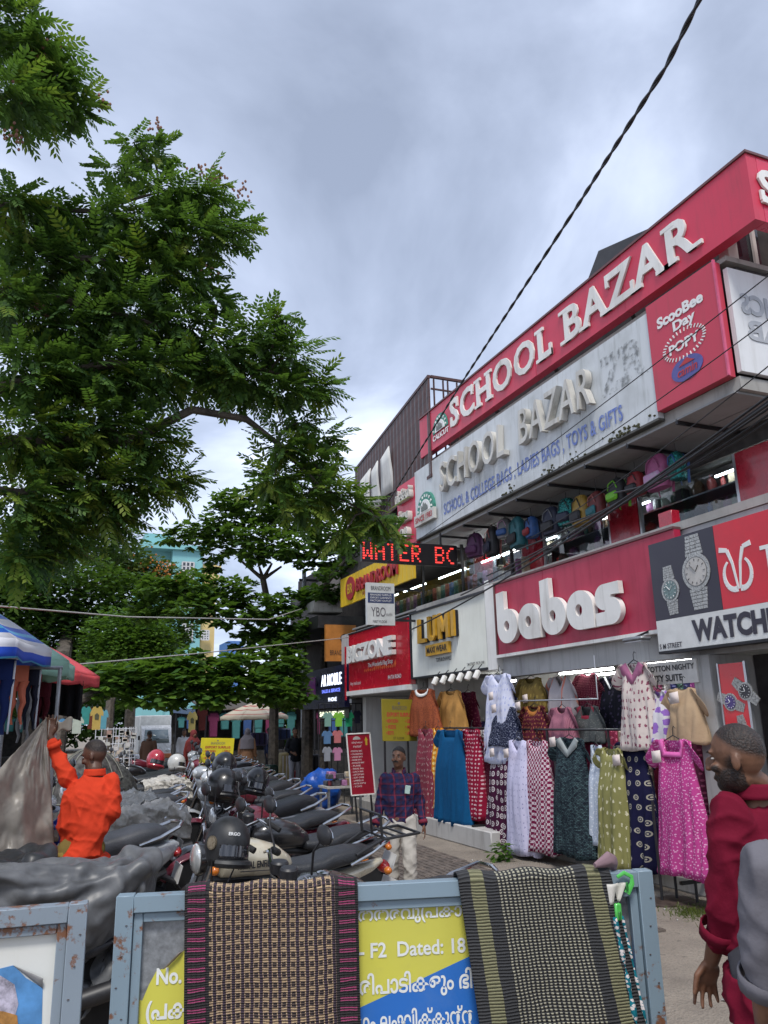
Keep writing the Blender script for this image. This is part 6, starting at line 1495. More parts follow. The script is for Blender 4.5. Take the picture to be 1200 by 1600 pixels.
# ------------------------------------------------------------------ helmets on mirrors
HB = mat('helmet_black', (.014, .014, .016), .32, var=.3, coat=.25); HG = mat('helmet_grey', (.10, .105, .11), .3, coat=.5); HP = mat('visor', (.03, .03, .035), .06, .3, coat=1)
def helmet(label, p, rz, m, deco=False, r0=.135, tilt=.25):
    s = thing('helmet', label, 'helmet', (p[0], p[1], p[2]-.15), 0, 'helmets left on the two wheelers'); s.rotation_euler = (0, tilt, rz)
    mb = MB(); rs = []; n = 26
    for i in range(13):      # shell, open below, cut higher at the face (local -Y is the face)
        t = i/12; a = PI*(.03+.73*t)
        ring = []
        for j in range(n):
            b = 2*PI*j/n; rr = math.sin(a); x = r0*.92*rr*math.cos(b); y = r0*1.12*rr*math.sin(b); z = .16+r0*1.08*math.cos(a)
            if t > .85: z -= .035*(t-.85)/.15
            ring.append(Vector((x, y, z)))
        rs.append(ring)
    mb.rings(rs, (True, False)); mb.build('shell', m, s, solid=.012, sharp=60)
    mb = MB(); mb.grid(lambda u, v: (r0*.97*math.cos(R(205+130*u))*(1-.04*v), r0*1.17*math.sin(R(205+130*u))*(1-.04*v), .075+.10*v), 18, 6); mb.build('visor', HP, s, solid=.004)
    mb = MB(); mb.tube([(r0*.97*math.cos(R(200+140*k/10)), r0*1.19*math.sin(R(200+140*k/10)), .052) for k in range(11)], .022, 8); mb.build('chin_bar', m, s)
    mb = MB(); mb.tube([(r0*.8, 0, .06), (r0*.5, .02, -.06), (0, .03, -.10), (-r0*.5, .02, -.06), (-r0*.8, 0, .06)], .006, 5, flat=.4); mb.build('strap', BPL, s)
    if deco:
        for sg in (-1,):
            c = Vector((sg*r0*.945, .0, .15)); mb = MB(); mb.lathe(c, [(.036, -.006), (.036, .006), (.029, .006), (.029, -.006), (.036, -.006)], 22, 'X')
            f = Face(c+Vector((-.004, 0, 0)), (0, -1, 0)); star = []
            for k in range(10):
                rr = .026 if k % 2 == 0 else .010; a = PI/2+2*PI*k/10; star.append((rr*math.cos(a), rr*math.sin(a)))
            mb.prism(star, f.o, f.ux, f.uy, f.n*.004); mb.build('star_badge', mat('badge_bronze', (.30, .24, .16), .35, .6), s)
            pts = MB(); q = mb_from(textmesh('ERGO', .0, .03)); a_ = np.array(q.v); 
            w0 = a_[:, 0].max(); q.v = [((lambda th, z: (r0*1.0*math.cos(th)*.99, r0*1.19*math.sin(th)*.99, z))(R(222+30*(p_[0]/w0)), .195+.022*p_[1])) for p_ in q.v]; q.build('lettering', PAINTW, s)
    return s
helmet('matt black helmet with star badge, largest, in front of the cream tank', atD(350, 1318, 4.35), .55, mat('helmet_matt', (.022, .023, .025), .5, var=.35, scale=18), True, .116, .15)
helmet('glossy black helmet behind the star badged one', atD(345, 1228, 7.4), .9, HB, r0=.14)
helmet('black helmet in front of the yellow board', atD(346, 1197, 9.4), .4, HB, r0=.14)
helmet('grey helmet low beside the glossy black one', atD(372, 1222, 8.6), 1.6, HG, r0=.125)
helmet('black and white helmet on the scooter handlebar, right of the others', atD(396, 1222, 8.4), .2, HB, r0=.13)
helmet('small red helmet far down the inner row', atD(240, 1187, 13.5), .4, mat('helmet_red', (.42, .02, .04), .3, coat=.5), r0=.15)
helmet('white helmet far down the inner row', atD(275, 1192, 14.5), 1.2, mat('helmet_white', (.55, .55, .52), .3, coat=.5), r0=.14)
# ------------------------------------------------------------------ covers and bags on the two wheelers
def plastic(name, c, rough=.36, alpha=1.0, bump=.9):
    if name in MATS: return MATS[name]
    m = mat(name, c, rough, var=.25, scale=5, spec=.5); n, l = m.node_tree.nodes, m.node_tree.links; b = n['Principled BSDF']
    t = n.new('ShaderNodeTexCoord'); w1 = n.new('ShaderNodeTexNoise'); w1.inputs['Scale'].default_value = 3; l.new(t.outputs['Object'], w1.inputs['Vector'])
    hs = []
    for sc_, st in ((3.2, 1.0), (8, .45), (19, .15)):      # creases: crumpled facets at three sizes
        v = n.new('ShaderNodeTexVoronoi'); v.inputs['Scale'].default_value = sc_; vm = n.new('ShaderNodeMix'); vm.data_type = 'VECTOR'; vm.inputs[0].default_value = .25
        l.new(t.outputs['Object'], vm.inputs[4]); l.new(w1.outputs['Color'], vm.inputs[5]); l.new(vm.outputs[1], v.inputs['Vector']); hs.append(mnode(n, l, 'MULTIPLY', v.outputs['Distance'], st))
    bp = n.new('ShaderNodeBump'); bp.inputs['Strength'].default_value = bump; bp.inputs['Distance'].default_value = .035
    l.new(mnode(n, l, 'ADD', hs[0], mnode(n, l, 'ADD', hs[1], hs[2])), bp.inputs['Height']); l.new(bp.outputs[0], b.inputs['Normal']); return m
BLKP = plastic('black_plastic_sheet', (.03, .032, .035), .42, bump=.35); GRYP = plastic('grey_plastic_sheet', (.17, .18, .19)); CLRP = plastic('clear_plastic_sheet', (.58, .55, .49), .4, bump=.6); BLUB = plastic('blue_bag', (.02, .05, .35))
def cover(name, label, cat, bike, prof, m, seed, x0, x1, drop, wd=.2, amp=.03):
    """sheet lying over a two wheeler: prof(x)->ridge height in its own frame; sides hang by drop"""
    M_ = wm(bike); o_ = Vector((seed*3.1, 0, 0))
    def fn(u, v):
        x = x0+(x1-x0)*u; k = (v-.5)*2; s_ = abs(k)
        zr = prof(x); flat_ = min(1, s_/.45); y = math.copysign(wd*min(1, flat_)+.05*max(0, s_-.45), k); z = zr-.01-.035*flat_**2 - (drop*(s_-.45)/.55 if s_ > .45 else 0)
        c_ = sum(w_*((1-abs(noise.noise(Vector((x*f_+k*f_*.35, k*f_*.45-x*f_*.2, seed*3.7+f_)))))**8-.12) for f_, w_ in ((2.6, 1.0), (4.7, .9), (8.5, .6), (15, .3)))*amp*1.5 + noise.noise(Vector((x*3, k*2, seed)))*amp*.8
        z += c_*(1 if s_ < .5 else .25); y += math.copysign(c_*1.4*(s_ > .3), k)
        if s_ > .9: z += .06*noise.noise(Vector((x*6, k, seed+2)))
        return M_ @ Vector((x, y, z))
    mb = MB(); mb.grid(fn, 120, 72); o = mb.build(name, m, solid=.003, sharp=0); return tag(o, label, cat)
def prof_s(x):      # scooter ridge: handlebar cowl, dip, seat, tail
    pts = [(-.75, .75), (-.62, 1.02), (-.45, 1.13), (-.34, 1.10), (-.15, .92), (0, .88), (.3, .90), (.6, .95), (.8, .93), (.95, .80)]
    for (a, b), (c, d_) in zip(pts[:-1], pts[1:]):
        if x <= c: t = max(0, (x-a)/(c-a)); t = t*t*(3-2*t); return b+(d_-b)*t
    return pts[-1][1]
def prof_seat(x):
    pts = [(-.3, .80), (-.1, .84), (.2, .865), (.5, .91), (.75, .915), (.95, .85)]
    for (a, b), (c, d_) in zip(pts[:-1], pts[1:]):
        if x <= c: t = max(0, (x-a)/(c-a)); return b+(d_-b)*t
    return pts[-1][1]
def sim_cover(seed):
    """let a plastic sheet fall over a plain scooter body and keep the settled folds"""
    mb = MB(); loftx(mb, [(-.05, 0, .5, .16, .2, .7), (.2, 0, .56, .2, .2, .7), (.5, 0, .66, .19, .2, .7), (.85, 0, .72, .1, .12, .8)]); loftx(mb, [(-.1, 0, .74, .08, .06, .7), (.2, 0, .77, .16, .085, .6), (.6, 0, .82, .15, .085, .6), (.78, 0, .83, .06, .05, .8)])
    loftx(mb, [(-.62, 0, .98, .08, .07, .8), (-.5, 0, 1.0, .17, .1, .8), (-.34, 0, 1.01, .12, .05, .8)]); mb.tube([(-.40, -.37, 1.02), (-.44, 0, 1.01), (-.40, .37, 1.02)], .03, 8)
    mb.tube([(-.42, -.3, 1.04), (-.42, -.33, 1.26)], .03, 8); mb.tube([(-.42, .3, 1.04), (-.42, .33, 1.24)], .03, 8); loftx(mb, [(-.6, 0, .62, .16, .3, .7), (-.42, 0, .6, .2, .32, .7)]); mb.tube([(.45, -.17, .76), (.66, -.18, .83), (.83, -.14, .90), (.9, 0, .915), (.83, .14, .90), (.66, .18, .83), (.45, .17, .76)], .035, 8)
    po = bpy.data.objects.new('proxy', mb.mesh('proxy', BLKP)); col.objects.link(po); cm = po.modifiers.new('c', 'COLLISION'); po.collision.thickness_outer = .012; po.collision.cloth_friction = 60
    g = MB(); rd = random.Random(seed); g.grid(lambda u, v: (-1.0+2.6*u, -.8+1.6*v, 1.32+.05*noise.noise(Vector((u*5, v*5, seed)))+.10*max(0, .5-u)), 96, 60)
    me = g.mesh('sheet', BLKP, sharp=0); bm = bmesh.new(); bm.from_mesh(me); bmesh.ops.remove_doubles(bm, verts=bm.verts, dist=1e-4); bm.to_mesh(me); bm.free()
    so_ = bpy.data.objects.new('sheet', me); col.objects.link(so_); cl_ = so_.modifiers.new('cloth', 'CLOTH'); st = cl_.settings; st.quality = 5; st.mass = .25; st.tension_stiffness = 12; st.compression_stiffness = 12; st.shear_stiffness = 4; st.bending_stiffness = .25; st.air_damping = 2
    cl_.collision_settings.distance_min = .012; cl_.collision_settings.collision_quality = 2; cl_.collision_settings.use_self_collision = False; cl_.point_cache.frame_end = 60
    for f_ in range(1, 34): sc.frame_set(f_)
    dg = bpy.context.evaluated_depsgraph_get(); out = bpy.data.meshes.new_from_object(so_.evaluated_get(dg)); bpy.data.objects.remove(so_); bpy.data.objects.remove(po); sc.frame_set(1)
    for v, n_ in [(v, v.normal.copy()) for v in out.vertices]:      # hard creases of stiff plastic on top of the settled folds
        p = v.co; v.co = p+n_*sum(w_*((1-abs(noise.noise(Vector((p.x*f_+p.z*f_*.4, p.y*f_*.9, p.z*f_*.8-p.x*f_*.3+f_)))))**7-.15) for f_, w_ in ((3.1, .034), (6.3, .026), (12, .014)))
    return out
def laid(me, label, bike, m, mirror=False):
    c = me.copy(); c.materials.clear(); c.materials.append(m); c.transform(wm(bike) @ Matrix.Diagonal((1, -1 if mirror else 1, 1, 1))); o_ = Vector((bike.location.x, bike.location.y, 0)); c.transform(Matrix.Translation(-o_))
    c.polygons.foreach_set('use_smooth', [True]*len(c.polygons)); o = bpy.data.objects.new('scooter_cover', c); col.objects.link(o); o.location = o_; md = o.modifiers.new('s', 'SUBSURF'); md.levels = md.render_levels = 1; return tag(o, label, 'cover')
SIM = sim_cover(3)
lst = [o for o in col.objects if o.get('label') == 'scooter under the crumpled black tarp at the left edge'][0]
laid(SIM, 'crumpled grey black plastic cover over the scooter behind the barricade', BK['A0'], plastic('grey_black_sheet', (.13, .134, .14), .44, bump=.3))
laid(SIM, 'crumpled black tarp over the scooter at the left edge', lst, BLKP, True)
cover('seat_cover', 'pale cream plastic over the seat, just beyond the silver scooter', 'cover', BK['A2'], prof_seat, CLRP, 3, -.1, .92, .22, .17, .025)
cover('seat_cover', 'folded grey sheet lying over a seat beside the orange shirted man', 'cover', BK['A3'], prof_s, GRYP, 4, -.5, .45, .2, .2, .03)
cover('seat_cover', 'white plastic wrapped over a tail in the inner row', 'cover', BK['A5'], prof_seat, CLRP, 5, .2, .94, .2, .16, .02)
M_ = wm(BK['A2']); p = M_ @ Vector((-.22, 0, .70)); o = MB(); o.ell((0, 0, 0), (.2, .17, .2)); o.v = [tuple(p+Vector(q)*(1+.25*noise.noise(Vector(q)*9))) for q in o.v]; o = o.build('blue_bag', BLUB); tag(o, 'shiny blue bag tucked in the scooter beside the orange shirted man', 'bag')
p = onZ(26, 1392, .9); o = MB(); o.ell((0, 0, 0), (.15, .12, .10), 18, 12); o.v = [tuple(p+Vector(q)*(1+.35*noise.noise(Vector(q)*9))) for q in o.v]; o = o.build('blue_bag', BLUB); tag(o, 'crumpled blue plastic bag behind the left barricade', 'bag')
# ================================================================== people
def remeshed(mb, voxel, smooth=4, wr=0.0, wscale=9.0, name='body', cut=None):
    me = mb.mesh(name, [], sharp=0); ob = bpy.data.objects.new('tmp', me); col.objects.link(ob)
    md = ob.modifiers.new('r', 'REMESH'); md.mode = 'VOXEL'; md.voxel_size = voxel; md.use_smooth_shade = True
    sm = ob.modifiers.new('s', 'SMOOTH'); sm.iterations = smooth; sm.factor = .5
    dg = bpy.context.evaluated_depsgraph_get(); dg.update(); out = bpy.data.meshes.new_from_object(ob.evaluated_get(dg)); bpy.data.objects.remove(ob); bpy.data.meshes.remove(me)
    if wr:
        co = np.empty(len(out.vertices)*3); out.vertices.foreach_get('co', co); no = np.empty(len(out.vertices)*3); out.vertices.foreach_get('normal', no); co = co.reshape(-1, 3); no = no.reshape(-1, 3)
        d = np.array([noise.noise(Vector((p[0]*wscale*.6, p[1]*wscale*.6, p[2]*wscale*.4)))*.35+.55*(1-abs(noise.noise(Vector((p[0]*wscale*.8+p[2]*4, p[1]*wscale, p[2]*wscale*.5+3)))))**3+.35*(1-abs(noise.noise(Vector((p[0]*wscale*1.2-p[2]*9, p[1]*wscale, p[2]*wscale*.9+9)))))**4-.42 for p in co])
        co += no*(d*wr)[:, None]; out.vertices.foreach_set('co', co.ravel()); out.update()
    return out
def to_obj(me, name, m, parent, uv=False):
    me.materials.clear(); me.materials.append(m); me.name = name
    me.polygons.foreach_set('use_smooth', [True]*len(me.polygons))
    if uv:
        ul = me.uv_layers.new(name='UVMap'); co = np.empty(len(me.vertices)*3); me.vertices.foreach_get('co', co); co = co.reshape(-1, 3)
        li = np.empty(len(me.loops), dtype=np.int32); me.loops.foreach_get('vertex_index', li); ul.data.foreach_set('uv', np.stack([co[li, 0]+co[li, 1]*.5, co[li, 2]], 1).ravel())
    o = bpy.data.objects.new(name, me); col.objects.link(o); o.parent = parent; return o
def limb(mb, pts, rad, n=12):
    pts = [Vector(p) for p in pts]; mb.tube(pts, rad, n)
    for p, r0 in zip(pts, rad): mb.ell(p, (r0, r0, r0), 12, 8)
def hand(mb, wrist, d, n, thumb, curl=.35, spread=.0, s=1.0):
    """d: where the fingers point, n: out of the palm, thumb: +1/-1 side"""
    d = Vector(d).normalized(); n = Vector(n); n = (n-d*n.dot(d)).normalized(); sd = d.cross(n)*thumb; w_ = Vector(wrist)
    pc = w_+d*.05*s
    M3 = Matrix((sd, d, n)).transposed(); mb.ell(pc, (.040*s, .052*s, .016*s), 14, 10, M3)
    mb.tube([w_-d*.01, w_+d*.03*s], [.026*s, .028*s], 10, flat=.7, upv=sd)
    for k, (off, ln) in enumerate(((.030, .072), (.010, .080), (-.010, .075), (-.029, .058))):
        p = w_+d*.088*s+sd*off*s; a = spread*(k-1.5)*-.12; dd = (d*math.cos(a)+sd*math.sin(a)).normalized(); pts = [w_+d*.06*s+sd*off*.9*s, p]; rad = [.0100*s, .0090*s]; ang = .15+.25*curl
        for q in range(3):
            ang += curl*(.5+.25*q) if q else 0; v = dd*math.cos(ang)+n*math.sin(ang); p = p+v*ln*s*(.42, .32, .26)[q]; pts.append(p); rad.append((.0086, .0080, .0070)[q]*s)
        limb(mb, pts, rad, 8)
    p0 = w_+d*.022*s+sd*.022*s; v1 = (d*.62+sd*.62+n*.35).normalized(); p1 = p0+v1*.045*s; v2 = (d*.9+sd*.15+n*.4).normalized(); p2 = p1+v2*.034*s; p3 = p2+v2*.024*s
    limb(mb, [p0, p1, p2, p3], [.014*s, .0115*s, .010*s, .008*s], 8)
SK = {'brown': mat('skin_brown', (.20, .095, .055), .5, var=.22, scale=14, spec=.4, bump=.12, bscale=130), 'dark': mat('skin_dark', (.115, .055, .035), .5, var=.12, scale=10, spec=.4), 'mid': mat('skin_mid', (.27, .14, .085), .5, var=.1, scale=10, spec=.4)}
HAIR = mat('hair_black', (.012, .010, .010), .65, var=.3, scale=60, bump=.6, bscale=140); EYEW = mat('eye_white', (.6, .57, .54), .3); EYEK = mat('eye_dark', (.01, .008, .007), .15)
def stubble(skin):
    m = SK[skin].copy(); n, l = m.node_tree.nodes, m.node_tree.links; b = n['Principled BSDF']; src = b.inputs['Base Color'].links[0].from_socket
    a = n.new('ShaderNodeAttribute'); a.attribute_name = 'hair'; t = n.new('ShaderNodeTexCoord'); q = n.new('ShaderNodeTexNoise'); q.inputs['Scale'].default_value = 130; q.inputs['Detail'].default_value = 4; l.new(t.outputs['Object'], q.inputs['Vector'])
    f = mnode(n, l, 'MULTIPLY', a.outputs['Fac'], mnode(n, l, 'ADD', .62, mnode(n, l, 'MULTIPLY', q.outputs['Fac'], .6))); x = n.new('ShaderNodeClamp'); l.new(f, x.inputs[0])
    l.new(mixc(n, l, x.outputs[0], src, (.014, .011, .010)), b.inputs['Base Color'])
    bp = n.new('ShaderNodeBump'); bp.inputs['Distance'].default_value = .006; l.new(a.outputs['Fac'], bp.inputs['Strength']); l.new(q.outputs['Fac'], bp.inputs['Height']); l.new(bp.outputs[0], b.inputs['Normal']); return m
def human(label, loc, rz, sc_=1.0, skin='brown', shirt=None, pants=None, J=None, voxel=.011, hair='short', beard=False, moustache=False, sleeve='long', hem=.80, shoes=True, head=(0, 0), group=None, collar=True, loose=1.0, fingers=True, balding=False, palm=None, wr=.018, skirt=None, scarf=None):
    s = thing('person', label, 'person', loc, rz, group); s.scale = (sc_, sc_, sc_)
    j = dict(pel=(0, 0, .93), chest=(0, .0, 1.26), neck=(0, .01, 1.44), head=(0, -.02, 1.575),
             shL=(.178, .0, 1.365), elL=(.235, .02, 1.10), wrL=(.255, -.06, .86), shR=(-.178, .0, 1.365), elR=(-.235, .02, 1.10), wrR=(-.255, -.06, .86),
             hiL=(.09, 0, .90), knL=(.10, -.03, .49), anL=(.10, .02, .09), hiR=(-.09, 0, .90), knR=(-.10, -.03, .49), anR=(-.10, .02, .09), dL=None, dR=None)
    if J: j.update(J)
    j = {k: (Vector(v) if v is not None else None) for k, v in j.items()}
    side = (j['shL']-j['shR']).normalized()
    def torso(mb, secs, add=0.0):
        sp = [j['pel']+Vector((0, 0, -.08)), j['pel'], j['chest'], j['neck']]
        rs = []
        for t, hw, hd in secs:      # t runs 0..3 along the spine
            i = min(2, int(t)); k = t-i; p = sp[i].lerp(sp[i+1], k); tan = (sp[i+1]-sp[i]).normalized(); sd = (Vector((1, 0, 0)).lerp(side, min(1, t/2))); sd = (sd-tan*sd.dot(tan)).normalized(); fwd = tan.cross(sd)
            rs.append([p+sd*(hw+add)*math.copysign(abs(math.cos(2*PI*q/20))**.85, math.cos(2*PI*q/20))+fwd*(hd+add)*math.sin(2*PI*q/20) for q in range(20)])
        mb.rings(rs)
    hp = j['head']; hz = Matrix.Rotation(head[0], 3, 'Z') @ Matrix.Rotation(head[1], 3, 'X')
    def H(x, y, z): return hp+hz @ Vector((x, y, z))
    mb = MB()
    torso(mb, [(0, .14, .10), (.6, .155, .11), (1.3, .14, .10), (1.8, .16, .11), (2.3, .165, .10), (2.7, .10, .075), (3, .055, .055)])
    mb.tube([j['neck']-Vector((0, 0, .06)), j['neck']+Vector((0, -.0, .03)), hp-Vector((0, 0, .05))], [.06, .054, .054], 14)
    mb.ell(H(0, .008, .03), (.074, .094, .095), 18, 12, hz); mb.ell(H(0, -.018, -.045), (.057, .068, .072), 16, 10, hz); mb.ell(H(0, -.055, -.085), (.03, .03, .028), 12, 8, hz)
    mb.ell(H(0, -.096, -.012), (.013, .022, .026), 10, 8, hz); mb.ell(H(0, -.105, -.028), (.018, .014, .011), 10, 8, hz); mb.ell(H(0, -.078, .028), (.052, .016, .012), 12, 6, hz); mb.ell(H(0, -.082, -.062), (.024, .012, .010), 10, 6, hz)
    for sg in (-1, 1):
        mb.ell(H(sg*.077, .018, -.008), (.009, .017, .029), 10, 8, hz); mb.ell(H(sg*.042, -.066, -.025), (.022, .02, .018), 10, 6, hz)
        k = 'L' if sg > 0 else 'R'
        limb(mb, [j['sh'+k], j['sh'+k].lerp(j['el'+k], .5), j['el'+k], j['el'+k].lerp(j['wr'+k], .35), j['wr'+k]], [.050, .046, .039, .039, .026])
        limb(mb, [j['hi'+k], j['hi'+k].lerp(j['kn'+k], .5), j['kn'+k], j['kn'+k].lerp(j['an'+k], .35), j['an'+k]], [.085, .072, .054, .052, .036])
        foot = j['an'+k]; limb(mb, [foot+Vector((0, .03, -.05)), foot+Vector((0, -.10, -.06)), foot+Vector((0, -.17, -.068))], [.035, .034, .024], 10)
        dd = j['d'+k] if j['d'+k] is not None else (j['wr'+k]-j['el'+k])
        pn = palm[k] if palm and k in palm else Vector((-sg, 0, 0))
        if fingers: hand(mb, j['wr'+k], dd, pn, (1 if sg > 0 else -1)*-1 if False else (-1 if sg > 0 else 1), s=1.0, spread=1.3, curl=.28)
        else: mb.ell(j['wr'+k]+dd.normalized()*.08, (.03, .03, .09), 10, 8, dd.to_track_quat('Z', 'Y').to_matrix())
    body = to_obj(remeshed(mb, voxel, 2), 'body', SK[skin] if not balding else stubble(skin), s)
    if balding:      # cropped hair and beard grow out of the skin: density stored on the body mesh
        hi = hz.inverted(); at = body.data.attributes.new('hair', 'FLOAT', 'POINT'); vals = []
        for v in body.data.vertices:
            q = hi @ (v.co-hp); d = 0.0
            if q.length < .17 and q.z > -.14:
                az_ = math.atan2(q.y, abs(q.x)); back = .5+.5*math.sin(az_); pol = math.atan2(math.hypot(q.x/.075, q.y/.095), (q.z-.02)/.097); lim = .72+1.05*back**.9
                d = max(0, min(1, (lim-pol)/.22+.3)) if not (abs(q.x) > .073 and q.z < .03 and q.y < .045) else 0
                if beard and q.y < .03:
                    b_ = max(0, min(1, (-.035-q.z+max(0, abs(q.x)-.045)*2.2)/.018)) if abs(q.x) < .073 else 0
                    if q.z < -.052 and q.z > -.072 and abs(q.x) < .02: b_ *= .2
                    d = max(d, b_*max(0, min(1, (q.z+.135)/.02)))
            vals.append(d)
        at.data.foreach_set('value', vals)
    if voxel < .02:
        mb = MB()
        for sg in (-1, 1): mb.ell(H(sg*.029, -.0735, .006), (.011, .010, .005), 10, 6, hz)
        mb.build('eyes', EYEW, s); mb = MB()
        for sg in (-1, 1): mb.ell(H(sg*.029, -.080, .006), (.0055, .005, .0052), 8, 6, hz); mb.ell(H(sg*.031, -.088, .030), (.020, .006, .0045), 8, 6, hz)
        mb.build('eyebrows', EYEK, s)
    # hair
    if hair and not balding:
        mb = MB(); N1, N2 = 30, 12; rs = []
        for i in range(N2+1):
            t = i/N2; ring = []
            for q in range(N1):
                b = 2*PI*q/N1; back = .5+.5*math.sin(b)      # 1 at the back of the head
                lim = (.80 if balding else 1.02)+(.72 if hair != 'long' else .9)*back**.8; a = lim*t
                rr = 1.045+.03*noise.noise(Vector((math.cos(b)*3, math.sin(b)*3, t*6)))-.05*t**4*(1-.6*back)
                ring.append(H(.075*rr*math.sin(a)*math.cos(b), .008+.096*rr*math.sin(a)*math.sin(b), .03+.098*rr*math.cos(a)))
            rs.append(ring)
        mb.rings(rs, (True, False)); mb.build('hair', mat('hair_cropped', (.045, .032, .026), .75, var=.4, scale=45, bump=.5, bscale=160) if balding else HAIR, s, sharp=0)
        if hair == 'long':
            mb = MB(); mb.tube([H(0, .10, .03), H(0, .135, -.06), H(0, .14, -.18), H(0, .13, -.30)], [.035, .04, .035, .015], 12); mb.build('ponytail', HAIR, s, sharp=0)
    if beard and not balding:
        mb = MB(); mb.grid(lambda u, v: H(*(lambda b, a, k: (.057*k*math.cos(b)*math.sin(a), -.018+.068*k*math.sin(b)*math.sin(a), -.045-.072*k*math.cos(a)))(R(172+196*u), R(12+(92-34*math.sin(PI*u)**8)*v), 1.10-.09*v**6+.03*noise.noise(Vector((u*14, v*8, 1))))), 30, 14); mb.build('beard', HAIR, s, sharp=0)
    if moustache:
        mb = MB(); mb.tube([H(-.034, -.084, -.052), H(-.016, -.097, -.044), H(0, -.100, -.042), H(.016, -.097, -.044), H(.034, -.084, -.052)], [.004, .008, .007, .008, .004], 8); mb.build('moustache', HAIR, s)
    # shirt
    if shirt:
        mb = MB(); h0 = (hem-.85)/.08
        secs = [(max(0, h0) if h0 > 0 else 0, .175*loose, .125*loose), (.5, .178*loose, .13*loose), (1.0, .165*loose, .122*loose), (1.5, .163*max(1, loose*.97), .118*max(1, loose*.95)), (2.0, .182, .125), (2.3, .178, .112), (2.6, .135, .092), (2.85, .078, .072)]
        torso(mb, secs, .008)
        if h0 < 0:
            c = j['pel']+Vector((0, 0, -.08)); mb.rings([[c+Vector((.186*loose*math.cos(2*PI*q/20), .136*loose*math.sin(2*PI*q/20), z)) for q in range(20)] for z in (.03, hem-.85)])
        for k in 'LR':
            e, w_, sh = j['el'+k], j['wr'+k], j['sh'+k]
            if sleeve == 'long': limb(mb, [sh, sh.lerp(e, .5), e, e.lerp(w_, .5), e.lerp(w_, .93)], [.064, .062, .055, .052, .044])
            elif sleeve == 'elbow': limb(mb, [sh, sh.lerp(e, .5), e, e.lerp(w_, .12)], [.066, .066, .062, .062])
            elif sleeve == 'roll': limb(mb, [sh, sh.lerp(e, .5), e, e.lerp(w_, .55)], [.066, .065, .059, .055])
            else: limb(mb, [sh, sh.lerp(e, .45), sh.lerp(e, .8)], [.068, .070, .068])
        to_obj(remeshed(mb, max(voxel, .009), 12, wr, 9), 'shirt', shirt, s, True)
        for k in 'LR':       # cuffs
            e, w_ = j['el'+k], j['wr'+k]; t = {'long': .92, 'elbow': .14, 'roll': .55, 'short': None}[sleeve]
            if t: a = e.lerp(w_, t); dr = (w_-e).normalized(); rr = {'long': .045, 'elbow': .062, 'roll': .056}[sleeve]; q = MB(); q.tube([a-dr*.03, a+dr*.012], [rr+.006, rr+.004], 16, (False, False)); q.build('cuff', shirt, s, solid=.005)
        if collar:
            mb = MB(); nk = j['neck']; mb.grid(lambda u, v: nk+Vector((.074*math.cos(R(-60+300*u))*(1+.12*v), .074*math.sin(R(-60+300*u))*(1+.10*v)-.0, .028-.052*v+(.0 if .1 < u < .9 else -.02))), 24, 4); mb.build('collar', shirt, s, solid=.006)
    if skirt:
        mb = MB(); mb.rings([[Vector((rr*math.cos(2*PI*q/24)*(1+.05*math.sin(q*2.6)), rr*.85*math.sin(2*PI*q/24)*(1+.05*math.cos(q*2.1)), z)) for q in range(24)] for z, rr in ((1.0, .17), (.8, .21), (.4, .26), (.05, .32))]); to_obj(remeshed(mb, .02, 3, .012), 'skirt', skirt, s, True)
    if scarf:
        mb = MB(); mb.ell(H(0, .02, .02), (.098, .118, .125), 16, 10, hz); mb.rings([[j['neck']+Vector((rr*math.cos(2*PI*q/18), rr*.7*math.sin(2*PI*q/18), z)) for q in range(18)] for z, rr in ((.08, .10), (-.05, .22), (-.35, .24))]); to_obj(remeshed(mb, .018, 3, .01), 'head_scarf', scarf, s, True)
    if pants:
        mb = MB(); torso(mb, [(0, .15, .112), (.5, .165, .12), (1.0, .155, .11)], .006)
        for k in 'LR': limb(mb, [j['hi'+k], j['hi'+k].lerp(j['kn'+k], .5), j['kn'+k], j['kn'+k].lerp(j['an'+k], .5), j['an'+k]+Vector((0, 0, -.02))], [.098, .088, .074, .068, .062])
        to_obj(remeshed(mb, max(voxel, .013), 4, wr, 8), 'trousers', pants, s, True)
    if shoes:
        for k in 'LR':
            f0 = j['an'+k]; mb = MB(); loft = [(.05, .03, .034), (.03, .04, .05), (-.05, .042, .045), (-.13, .046, .034), (-.185, .036, .024), (-.205, .015, .012)]
            rs = [[f0+Vector((hw*math.cos(2*PI*q/14), y, -.088+hh*(1+max(-.95, math.sin(2*PI*q/14))))) for q in range(14)] for y, hw, hh in loft]; mb.rings(rs); mb.build('shoe', BPL, s)
    return s
# man in a plaid shirt walking towards the camera
pz = onY(625, 1282, 7.9); ht = onY(622, 1168, 7.9).z
human('man in blue and red plaid shirt and pale trousers walking beside the parked motorcycles', (pz.x, 7.9, 0.0), -.42, ht/1.69, 'brown',
      fabric('f_plaid', (.020, .028, .085), 'plaid', (.20, .025, .045), 17, .3, c3=(.050, .016, .036)), fabric('f_paletrousers', (.50, .47, .42), 'plain'),
      J=dict(elL=(.222, .03, 1.10), wrL=(.262, -.03, .86), elR=(-.222, .03, 1.10), wrR=(-.27, -.04, .865), shL=(.165, 0, 1.36), shR=(-.165, 0, 1.36), knL=(.10, -.10, .50), anL=(.10, -.05, .10), anR=(-.10, .12, .10), knR=(-.10, .0, .49)), moustache=True, hem=.89, head=(-.35, -.12), loose=.93, wr=.035, group=None)
# phone in the shirt pocket
pp = [o for o in col.objects if o.get('category') == 'person'][-1]
mb = MB(); mb.box((.095, -.148, 1.24), (.06, .01, .09), rot=Matrix.Rotation(.15, 3, 'Y'), bev=.004); mb.build('pocket_card', mat('card_mint', (.45, .6, .55), .4), pp)
